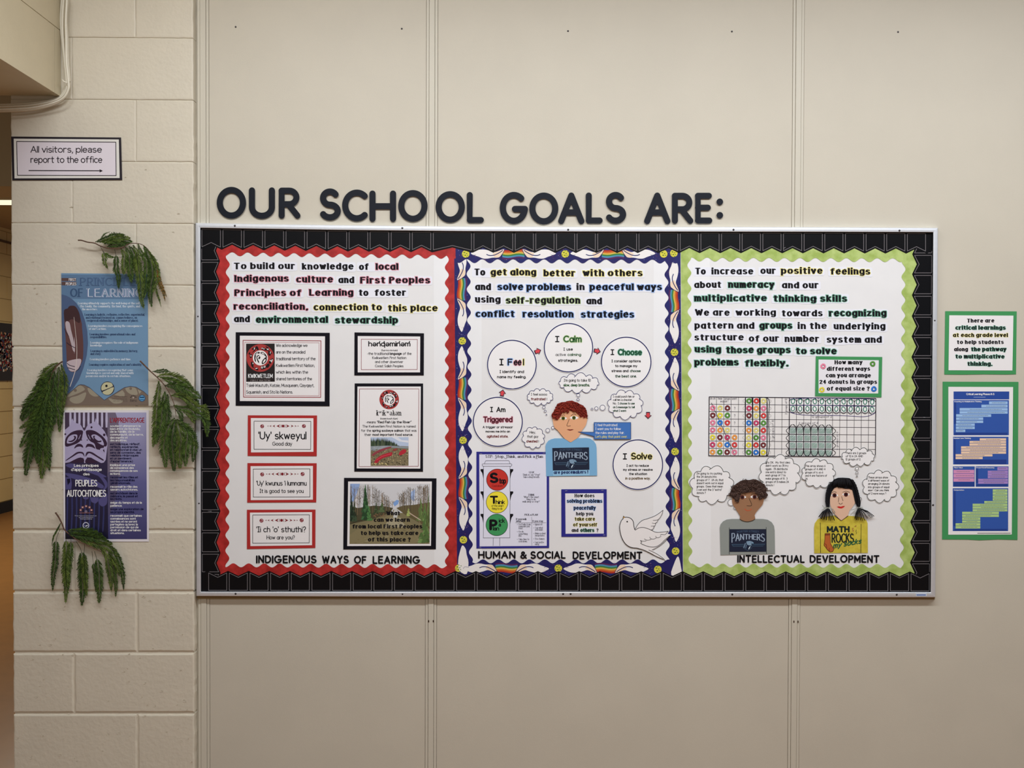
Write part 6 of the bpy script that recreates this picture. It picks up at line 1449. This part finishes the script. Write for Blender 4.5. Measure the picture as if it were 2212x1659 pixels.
for pts in ([(160, 1420), (300, 1270), (430, 1160), (500, 1165), (555, 1210), (560, 1260), (400, 1340)], [(215, 1490), (250, 1430), (400, 1390), (590, 1310), (580, 1420), (520, 1520), (420, 1570), (300, 1560)], [(630, 1220), (700, 1230), (860, 1370), (880, 1400), (780, 1405), (680, 1340)], [(1250, 1370), (1440, 1260), (1490, 1330), (1490, 1400), (1380, 1400)], [(1510, 1215), (1620, 1190), (1740, 1210), (1790, 1320), (1770, 1370), (1640, 1360), (1540, 1290)], [(1120, 1450), (1300, 1480), (1450, 1500), (1400, 1560), (1250, 1570), (1170, 1520)], [(1790, 1240), (1880, 1290), (1830, 1350)]): pg.poly(pts, tn, 3.6)
pg.disc(350, 1265, 36, (118, 104, 92), 5, 16); pg.disc(1630, 1225, 32, (118, 104, 92), 5, 16)
pg.disc(1095, 1220, 160, (50, 52, 66), 4, 36); pg.poly([(958, 1260), (955, 1180), (1010, 1100), (1090, 1078), (1180, 1095), (1215, 1150), (1190, 1185), (1000, 1262)], (190, 186, 150), 5); pg.poly([(985, 1300), (1060, 1262), (1232, 1190), (1225, 1270), (1180, 1335), (1110, 1370), (1030, 1360), (985, 1325)], (190, 186, 150), 5); pg.disc(1070, 1163, 28, (24, 24, 32), 6, 14)
pg.smooth = False; pg.t('For First Peoples', 1255, 1550, 1425, 26, 'sans', (70, 60, 56)); pg.t('classroom resources', 1190, 1550, 1476, 26, 'sans', (70, 60, 56)); pg.t('visit: www fnesc ca', 1220, 1550, 1520, 26, 'sans', (70, 60, 56)); pg.t('fnesc', 1610, 1782, 1528, 62, 'serif', (50, 42, 44))
pg.disc(1892, 1448, 78, (36, 74, 112), 5, 28); pg.disc(1892, 1448, 64, (110, 168, 206), 6, 28); pg.poly([(1840, 1425), (1865, 1400), (1890, 1420), (1915, 1398), (1945, 1425), (1950, 1445), (1835, 1445)], (36, 74, 112), 7); pg.poly([(1836, 1470), (1950, 1470), (1930, 1495), (1855, 1495)], (50, 100, 146), 7)
for a in (200, 235, 270, 305, 340): x, y = 1690 + 62 * math.cos(math.radians(a)), 1445 + 60 * math.sin(math.radians(a)); pg.disc(x, y, 13, (44, 36, 40), 5, 6)
pg.disc(1690, 1435, 14, (206, 196, 190), 6, 8); pg.done()

# purple poster
o = flat('art_poster', [V14.P((490, 95), (1160, 95), (1160, 1118), (497, 1118))], DBK + .0006, mat('white poster paper', (220, 216, 220), rough=.35, spec=.4), None, .0006)
tag(o, 'purple French poster with a carved animal face, below the blue poster', 'poster')
P = [P7.p(112, 122), P7.p(1130, 122), P8.p(1075, 1500), P8.p(115, 1500)]
ar = flat('poster_art', [P], DBK + .0008, grad_mat('indigo art print', [(0.0, (22, 20, 44)), (0.5, (38, 32, 66)), (1.0, (74, 58, 78))]), o)
P = [P7.p(1130, 122), P7.p(2058, 122), P8.p(1945, 1500), P8.p(1075, 1500)]
rt = flat('poster_column', [P], DBK + .0008, grad_mat('lavender column print', [(0.0, (58, 56, 102)), (0.45, (92, 92, 142)), (1.0, (166, 164, 196))]), o)
pg = Page(ar, DBK + .0008, P7); LI = (172, 164, 196); DK = (58, 40, 60); pg.smooth = False
for i in range(9):
    x = 175 + i * 108; rnd = random.Random(i); xx = x + 45
    pg.poly([(xx, 124), (xx + 48, 124), (xx + 52, 300), (xx + 44, 480), (xx + 2, 480), (xx - 4, 300)], (186, 180, 206), 0)
pg.poly([(112, 540), (240, 430), (262, 330), (295, 262), (330, 350), (400, 382), (470, 390), (510, 450), (560, 548), (590, 552), (640, 450), (680, 395), (790, 372), (825, 340), (850, 255), (880, 360), (960, 450), (1060, 570), (1130, 720), (1130, 900), (1090, 1250), (1040, 1320), (980, 1330), (860, 1270), (740, 1200), (640, 1195), (600, 1330), (575, 1330), (560, 1215), (480, 1195), (330, 1260), (220, 1310), (112, 1330)], LI, 1)
pg.smooth = True
pg.poly([(125, 760), (200, 650), (300, 580), (430, 545), (540, 560), (530, 680), (505, 770), (420, 850), (300, 900), (130, 935)], DK, 2); pg.poly([(612, 572), (700, 540), (820, 560), (950, 640), (1060, 740), (1120, 850), (1100, 930), (1040, 945), (1060, 1080), (960, 1020), (860, 990), (820, 870), (720, 810), (650, 720)], DK, 2)
pg.poly([(165, 790), (210, 700), (300, 650), (390, 650), (410, 690), (380, 780), (280, 850), (170, 860)], LI, 3); pg.poly([(745, 690), (780, 650), (860, 655), (960, 720), (1020, 800), (1045, 905), (960, 880), (830, 790)], LI, 3)
pg.poly([(190, 800), (240, 800), (310, 770), (340, 720), (320, 690), (345, 680), (378, 700), (370, 760), (310, 815), (230, 830)], DK, 4); pg.poly([(785, 700), (800, 680), (835, 680), (820, 715), (850, 760), (920, 800), (980, 790), (975, 825), (900, 835), (820, 790)], DK, 4)
pg.poly([(335, 985), (370, 910), (440, 870), (520, 890), (550, 960), (480, 935), (400, 945)], DK, 3); pg.poly([(608, 965), (640, 880), (710, 870), (790, 900), (838, 985), (760, 950), (670, 935)], DK, 3)
pg.poly([(135, 1260), (300, 1140), (400, 1070), (500, 1060), (560, 1090), (582, 1180), (530, 1110), (440, 1100), (330, 1160), (160, 1265)], DK, 3); pg.poly([(605, 1180), (625, 1080), (690, 1055), (780, 1080), (900, 1160), (1040, 1250), (1010, 1268), (880, 1190), (760, 1120), (680, 1095)], DK, 3)
pg.poly([(250, 1310), (360, 1240), (470, 1200), (560, 1230), (565, 1300), (450, 1320)], DK, 3); pg.poly([(605, 1320), (615, 1240), (690, 1200), (800, 1250), (900, 1310), (760, 1330)], DK, 3)
pg.poly([(950, 1000), (1000, 970), (1085, 980), (1020, 1020), (1060, 1085), (980, 1050)], LI, 4); pg.poly([(125, 975), (200, 960), (230, 1000), (190, 1060), (125, 1100), (160, 1020)], LI, 4)
for x, y, r in ((748, 475, 24), (1052, 655, 30), (510, 780, 14), (648, 780, 14), (122, 640, 22)): pg.disc(x, y, r, DK, 4, 14)
pg.line([(440, 760), (490, 655)], .6, LI, lev=4); pg.line([(720, 760), (672, 655)], .6, LI, lev=4)
l2 = (84, 80, 128)
pg.poly([(130, 1380), (260, 1340), (470, 1390), (760, 1470), (980, 1580), (1110, 1659), (980, 1659), (700, 1560), (420, 1470), (220, 1440)], l2, 1)
pg.v = P8
pg.poly([(120, 20), (400, 60), (700, 150), (900, 250), (980, 320), (930, 370), (760, 300), (500, 210), (200, 110)], l2, 1); pg.poly([(760, 0), (900, 60), (1040, 200), (1055, 330), (980, 420), (1050, 500), (1050, 690), (1000, 750), (930, 765), (870, 700), (870, 600), (960, 540), (940, 420), (1000, 300), (900, 130)], l2, 1)
pg.poly([(120, 110), (240, 120), (260, 260), (250, 380), (120, 390)], l2, 1); pg.poly([(150, 150), (220, 140), (225, 220), (170, 290)], (26, 22, 46), 2)
pg.poly([(500, 560), (640, 560), (630, 600), (580, 612), (530, 600)], l2, 2); pg.poly([(665, 560), (860, 560), (855, 650), (790, 705), (700, 670)], l2, 2)
for i in range(9):
    x = 150 + i * 101; bend = 8 * math.sin(i)
    pg.poly([(x, 570), (x + 30, 570), (x + 26 + bend, 900), (x + 14, 1290), (x - 16, 1290), (x - 6 + bend, 900)], (56, 58, 102), 0)
pg.smooth = False
for s, a, b_, y, h, st, v in (('Les principes', 330, 920, 1422, 70, 'sansb', P7), ('d’apprentissage', 258, 995, 1520, 74, 'sansb', P7), ('des', 548, 705, 1625, 66, 'sansb', P7), ('PEUPLES', 340, 832, 320, 150, 'cond', P8), ('AUTOCHTONES', 148, 1030, 552, 156, 'cond', P8)):
    pg.v = v; pg.t(s, a, b_, y, h, st, 'w', grow=.12) if False else pg.add('w', text(s, a, b_, y, h, st, view=v, grow=.05), 6)
pg.v = P8
for a in (195, 232, 270, 308, 345): x, y = 580 + 125 * math.cos(math.radians(a)), 880 + 118 * math.sin(math.radians(a)); pg.poly([(x - 26, y - 24), (x + 26, y - 24), (x + 26, y + 24), (x - 26, y + 24)], (150, 98, 90), 5); pg.disc(x, y, 11, (222, 212, 214), 6, 8)
pg.line([(430, 912), (735, 912)], .6, (150, 98, 90), lev=5); pg.disc(578, 882, 32, (120, 110, 130), 5, 14)
pg.t('First Nations Education et', 330, 815, 988, 24, 'sans', (190, 190, 206)); pg.t('le Comite Education', 420, 740, 1024, 24, 'sans', (190, 190, 206)); pg.t('Steering Committee', 440, 715, 1058, 24, 'sans', (190, 190, 206))
pg.ring(576, 1192, 64, 1.0, (190, 190, 206), 5, 26); pg.poly([(530, 1185), (565, 1205), (600, 1180), (625, 1190), (578, 1225)], (222, 222, 232), 6)
pg.done()
pg = Page(rt, DBK + .0008, P7)
pg.poly([(1132, 124), (1320, 124), (1365, 250), (1400, 420), (1440, 700), (1445, 1100), (1420, 1400), (1432, 1659), (1132, 1659)], (112, 102, 122), 0)
pg.t('L’APPRENTISSAGE', 1190, 2015, 364, 118, 'cond', (150, 30, 44))
DN_ = (24, 24, 62)
for s, x1, y, c in (('soutient ultimement la', 1920, 470, 'w'), ('bien-être de l’individu,', 1910, 540, 'w'), ('de la famille, de la', 1775, 606, 'w'), ('communauté, de la terre,', 1990, 676, 'w'), ('des esprits et', 1615, 748, 'w'), ('des ancêtres.', 1595, 814, 'w'), ('est holistique, réflexif,', 1910, 902, DN_), ('réfléchi, expérientiel,', 1868, 970, DN_), ('et relationnel (il vise un', 1952, 1038, DN_), ('sens de connexion, des', 1925, 1106, DN_), ('relations réciproques', 1870, 1172, DN_), ('et un sentiment', 1702, 1244, DN_), ('d’appartenance.)', 1735, 1312, DN_), ('implique une prise', 1790, 1402, 'w'), ('de conscience des', 1762, 1470, 'w'), ('conséquences de ses', 1852, 1540, 'w'), ('actions.', 1442, 1610, 'w')):
    pg.t(s, 1190, x1, y, 54, 'sansb', c)
pg.v = P8
pg.poly([(1076, 0), (1310, 0), (1300, 200), (1290, 330), (1250, 560), (1180, 800), (1078, 1000)], (84, 78, 108), 0)
for s, x1, y, c in (('reconnait les rôles et', 1745, 138, DN_), ('les responsabilités', 1672, 204, DN_), ('générationnels.', 1580, 268, DN_), ('reconnait le rôle des', 1732, 350, 'w'), ('savoirs autochtones.', 1740, 414, 'w'), ('est enchâssé dans la', 1730, 496, DN_), ('mémoire, le passé et', 1742, 562, DN_), ('les récits.', 1385, 622, DN_), ('exige du temps et de la', 1830, 706, 'w'), ('patience.', 1390, 774, 'w'), ('exige une exploration de', 1870, 850, DN_), ('sa propre identité.', 1665, 918, DN_), ('reconnait que certaines', 1832, 998, 'w'), ('connaissances sont', 1697, 1064, 'w'), ('sacrées et ne seront', 1725, 1130, 'w'), ('partagées qu’avec la', 1740, 1194, 'w'), ('permission de qui de', 1757, 1258, 'w'), ('droit et dans certaines', 1805, 1324, 'w'), ('situations.', 1438, 1388, 'w')):
    pg.t(s, 1122, x1, y, 52, 'sansb', c)
pg.done()

# ------------------------------------------------------------------ cedar branches taped around the posters
ced = [mat('cedar green', (76, 98, 40), rough=.6, spec=.2, c2=(42, 58, 24), scale=95, k=.8), mat('cedar deep green', (62, 84, 34), rough=.6, spec=.2, c2=(34, 50, 20), scale=110, k=.8), mat('cedar light green', (92, 108, 46), rough=.6, spec=.2, c2=(52, 66, 28), scale=80, k=.8)]
twig = mat('cedar twig bark', (104, 76, 58), rough=.8, c2=(70, 48, 38), scale=200)
ribm = mat('cedar rib', (28, 34, 15), rough=.9, spec=.0)
tipm = mat('dry cedar tip', (128, 92, 36), rough=.7, c2=(80, 70, 26), scale=150)
def spray(view, pts, wid, parent, seed, d0=.012, d1=.010, m=None, step=2.1, ang=34, sides=(1, 1), start=.0):
    """flat fern-like cedar spray: a rib with alternate scale-leaved twiglets, each twiglet forked again"""
    S2 = spline(view.P(*pts), 8); S2 = [np.array(p) for p in S2]
    cum = [0.0]
    for a, b in zip(S2[:-1], S2[1:]): cum.append(cum[-1] + float(np.hypot(*(b - a))))
    L = cum[-1]; rnd = random.Random(seed); V = []; F = []
    def at(s):
        for i in range(len(cum) - 1):
            if cum[i + 1] >= s: break
        u = (s - cum[i]) / max(1e-6, cum[i + 1] - cum[i]); p = S2[i] + (S2[i + 1] - S2[i]) * u; t = S2[i + 1] - S2[i]; return p, t / (np.hypot(*t) + 1e-9)
    def leaf(p, t, ln, w, da, db):
        n = np.array([-t[1], t[0]]); c = len(V); q = p + t * ln * .45; e = p + t * ln
        V.extend([(p[0], p[1], da), (q[0] + n[0] * w, q[1] + n[1] * w, (da + db) / 2 - .0004), (q[0], q[1], (da + db) / 2 + .0006), (q[0] - n[0] * w, q[1] - n[1] * w, (da + db) / 2 - .0004), (e[0], e[1], db)])
        F.extend([(c, c + 1, c + 2), (c, c + 2, c + 3), (c + 1, c + 4, c + 2), (c + 2, c + 4, c + 3)])
    s = L * start; k = 0
    while s < L:
        u = s / L; p, t = at(s); d = d0 + (d1 - d0) * u
        prof = (min(1, u / .22) ** .7) * (1 - max(0, (u - .45) / .55) ** 1.6) ; ln = wid * 1.12 * view.k * (.22 + .78 * prof) * rnd.uniform(.8, 1.12)
        for sd in (1, -1):
            if (sd == 1 and not sides[0]) or (sd == -1 and not sides[1]): continue
            a = math.radians(ang + rnd.uniform(-6, 6)) * sd; tt = np.array([t[0] * math.cos(a) - t[1] * math.sin(a), t[0] * math.sin(a) + t[1] * math.cos(a)])
            dt = d + rnd.uniform(-.0025, .003)
            leaf(p, tt, ln, .95, d, dt)
            m_ = int(ln / 3.0)
            for j in range(1, m_):
                v = j / m_; pp = p + tt * ln * v; dd = d + (dt - d) * v; l2 = 4.2 * (1 - v * .5) * rnd.uniform(.8, 1.2)
                for s2 in (1, -1):
                    b = math.radians(32) * s2; t2 = np.array([tt[0] * math.cos(b) - tt[1] * math.sin(b), tt[0] * math.sin(b) + tt[1] * math.cos(b)])
                    leaf(pp, t2, l2, .62, dd, dd + rnd.uniform(-.0006, .0008))
        s += step * rnd.uniform(.85, 1.15); k += 1
    p, t = at(L); leaf(p - t * 2, t, 7, .7, d1, d1)
    P = Wn([(v[0], v[1]) for v in V], D_BLOCK + np.array([v[2] for v in V]))
    o = link_mesh('spray', P, F, m or ced[seed % 3], parent)
    rb = [W(q[0], q[1], D_BLOCK + d0 + (d1 - d0) * (c / L) - .0002) for q, c in zip(S2, cum)]
    tube('rib', rb, .0007, ribm, o, n=5, r2=.0003)
    return o
def branch(label, view, stem, d, sprays, base_seed, r=.0026):
    S2 = spline(view.P(*stem), 6); n = len(S2)
    root = empty('cedar_branch', W(S2[0][0], S2[0][1], D_BLOCK + d)); tag(root, label, 'branch', 'cedar branches around the posters')
    tube('stem', [W(x, y, D_BLOCK + d + .004 * math.sin(i / n * 3)) for i, (x, y) in enumerate(S2)], r, twig, root, n=7, r2=.0008)
    for i, sp in enumerate(sprays):
        pts, wd = sp[0], sp[1]; kw = sp[2] if len(sp) > 2 else {}
        spray(view, pts, wd, root, base_seed + i, d0=d + .002 + .0015 * (i % 4), d1=d - .002 + .003 * (i % 3), **kw)
    return root
C1 = View(170, 490, .10852); C2 = View(30, 780, .15671); C3 = View(290, 770, .15071); C4 = View(90, 1090, .13263)
branch('cedar branch arching over the top right corner of the blue poster', C1, [(-10, 268), (60, 270), (180, 305), (320, 325), (420, 375), (560, 420), (700, 430), (860, 420), (1000, 340), (1160, 330), (1290, 370), (1400, 480), (1500, 680), (1590, 900)], .022, [
  ([(420, 265), (470, 200), (520, 140), (590, 110)], 30), ([(330, 300), (430, 275), (560, 230), (700, 180), (900, 160)], 110, dict(ang=30)), ([(420, 300), (560, 280), (720, 240), (860, 225), (1005, 225)], 130), ([(500, 340), (650, 300), (850, 280), (1050, 295)], 120), ([(560, 400), (700, 360), (850, 330), (1000, 330)], 110),
  ([(425, 380), (480, 480), (510, 600), (520, 720), (570, 815)], 90, dict(start=.3)), ([(480, 480), (560, 560), (640, 600), (695, 605)], 60, dict(start=.2)), ([(715, 450), (740, 560), (745, 700), (750, 850), (790, 1000), (795, 1210)], 105, dict(start=.15)), ([(840, 430), (900, 560), (900, 720), (900, 940)], 110), ([(930, 400), (1000, 560), (1010, 740), (1030, 900), (1050, 1090)], 130), ([(1000, 380), (1090, 520), (1120, 660), (1130, 800), (1170, 900)], 120),
  ([(1080, 360), (1150, 500), (1170, 700), (1200, 900), (1230, 1150), (1240, 1400), (1290, 1600)], 140), ([(1180, 340), (1230, 480), (1330, 640), (1350, 800), (1350, 1000), (1330, 1200), (1300, 1400)], 120), ([(1290, 370), (1390, 560), (1450, 750), (1470, 950), (1440, 1150), (1420, 1350), (1450, 1575)], 130), ([(1400, 480), (1480, 650), (1540, 800), (1560, 1000), (1520, 1150), (1490, 1280)], 110), ([(1560, 850), (1600, 1020), (1640, 1150), (1690, 1260), (1740, 1370)], 60, dict(m=tipm)), ([(1570, 1050), (1620, 1180), (1680, 1300), (1715, 1450)], 55, dict(m=tipm)), ([(1530, 1150), (1560, 1330), (1600, 1440), (1632, 1560)], 40), ([(1280, 420), (1330, 480), (1300, 560), (1240, 570)], 80)], 0, r=.0022)
branch('cedar branch hanging down left of the two posters', C2, [(672, 5), (620, 40), (560, 110), (500, 260), (430, 480), (400, 700)], .012, [
  ([(640, 30), (560, 60), (480, 120), (400, 220), (300, 390)], 100, dict(ang=30)), ([(560, 90), (480, 200), (380, 330), (290, 470), (190, 600), (100, 790)], 130), ([(540, 150), (450, 330), (350, 500), (230, 640), (120, 810)], 120), ([(650, 40), (680, 160), (700, 280), (690, 420), (670, 600), (670, 760)], 80), ([(620, 80), (620, 240), (600, 420), (590, 600), (630, 760), (630, 960)], 110), ([(560, 140), (540, 330), (500, 520), (520, 700), (560, 860)], 120),
  ([(500, 260), (420, 460), (330, 640), (220, 830), (90, 920)], 100), ([(480, 360), (400, 560), (300, 800), (200, 980), (90, 1175)], 120), ([(470, 420), (420, 640), (350, 860), (270, 1080), (200, 1300), (165, 1555)], 150), ([(480, 480), (450, 700), (420, 920), (400, 1100), (400, 1350), (380, 1610)], 150), ([(500, 600), (490, 800), (460, 1000), (460, 1200), (490, 1500)], 110), ([(430, 560), (380, 760), (340, 950), (330, 1150), (330, 1400)], 130), ([(520, 700), (510, 820), (490, 930), (440, 1050)], 80)], 20)
branch('cedar branch hanging between the posters and the notice board', C3, [(85, 65), (150, 130), (230, 210), (340, 310), (440, 420), (520, 560), (575, 700), (600, 860)], .024, [
  ([(260, 215), (340, 215), (420, 205), (500, 215)], 50), ([(330, 290), (440, 280), (560, 300), (700, 370), (830, 460)], 120), ([(400, 310), (520, 350), (660, 420), (800, 500), (945, 590)], 130), ([(440, 420), (560, 430), (700, 520), (820, 600), (920, 680)], 130), ([(350, 350), (350, 460), (330, 600), (320, 800), (310, 1000), (270, 1285)], 105), ([(440, 500), (430, 640), (400, 800), (380, 960), (330, 1100), (310, 1240)], 120), ([(480, 540), (460, 700), (470, 840), (450, 980), (400, 1080)], 100),
  ([(525, 560), (640, 560), (760, 620), (880, 720), (1000, 750), (1070, 900)], 110), ([(560, 700), (660, 740), (780, 760), (880, 820), (960, 860), (1030, 960), (1045, 1130)], 110), ([(590, 760), (640, 800), (670, 860), (680, 940)], 60), ([(700, 780), (780, 830), (830, 890), (860, 950)], 70),
  ([(580, 880), (500, 1000), (450, 1130), (420, 1300), (440, 1450), (450, 1580)], 115), ([(590, 900), (560, 1060), (540, 1230), (560, 1430), (570, 1630)], 120), ([(600, 900), (640, 1050), (670, 1200), (650, 1380), (655, 1590)], 120), ([(610, 900), (700, 990), (760, 1100), (740, 1300), (735, 1560)], 115), ([(640, 970), (740, 1000), (820, 1120), (860, 1280), (840, 1500)], 100), ([(700, 1000), (780, 1050), (840, 1150), (890, 1320)], 60)], 40)
branch('cedar branch hanging from the lower left corner of the purple poster', C4, [(225, 130), (280, 210), (330, 310), (380, 420), (500, 520), (640, 610), (780, 680), (900, 740), (1050, 800), (1200, 880)], .014, [
  ([(310, 300), (250, 420), (195, 520), (170, 640)], 35, dict(ang=26)), ([(300, 400), (240, 560), (230, 750), (220, 950), (190, 1150), (180, 1380)], 95, dict(start=.2)), ([(390, 440), (400, 640), (400, 860), (390, 1080), (400, 1300), (390, 1585)], 115, dict(start=.12)), ([(480, 520), (470, 700), (440, 900), (420, 1150), (430, 1380)], 110, dict(start=.1)), ([(560, 600), (640, 740), (660, 940), (660, 1150), (670, 1350), (655, 1625)], 135, dict(start=.18)), ([(700, 650), (690, 850), (700, 1050), (710, 1250), (735, 1470)], 95, dict(start=.2)),
  ([(420, 430), (560, 430), (700, 440), (860, 470), (1040, 560)], 110), ([(440, 480), (600, 500), (780, 520), (960, 580), (1140, 640)], 130), ([(560, 540), (740, 590), (900, 640), (1080, 700), (1240, 830)], 130), ([(860, 760), (900, 900), (930, 1080), (940, 1300), (935, 1585)], 115, dict(start=.15)), ([(820, 760), (840, 940), (880, 1150), (880, 1400)], 70, dict(start=.3)), ([(960, 720), (1050, 840), (1090, 1000), (1120, 1180), (1135, 1395)], 90), ([(1040, 700), (1120, 820), (1160, 980), (1190, 1180), (1210, 1320), (1205, 1480)], 80, dict(start=.1)), ([(1080, 660), (1180, 740), (1250, 880), (1290, 1000), (1320, 1160), (1335, 1370)], 80), ([(1100, 800), (1180, 920), (1240, 1040), (1265, 1150)], 70), ([(1250, 960), (1300, 1040), (1330, 1100), (1360, 1140)], 25)], 60)
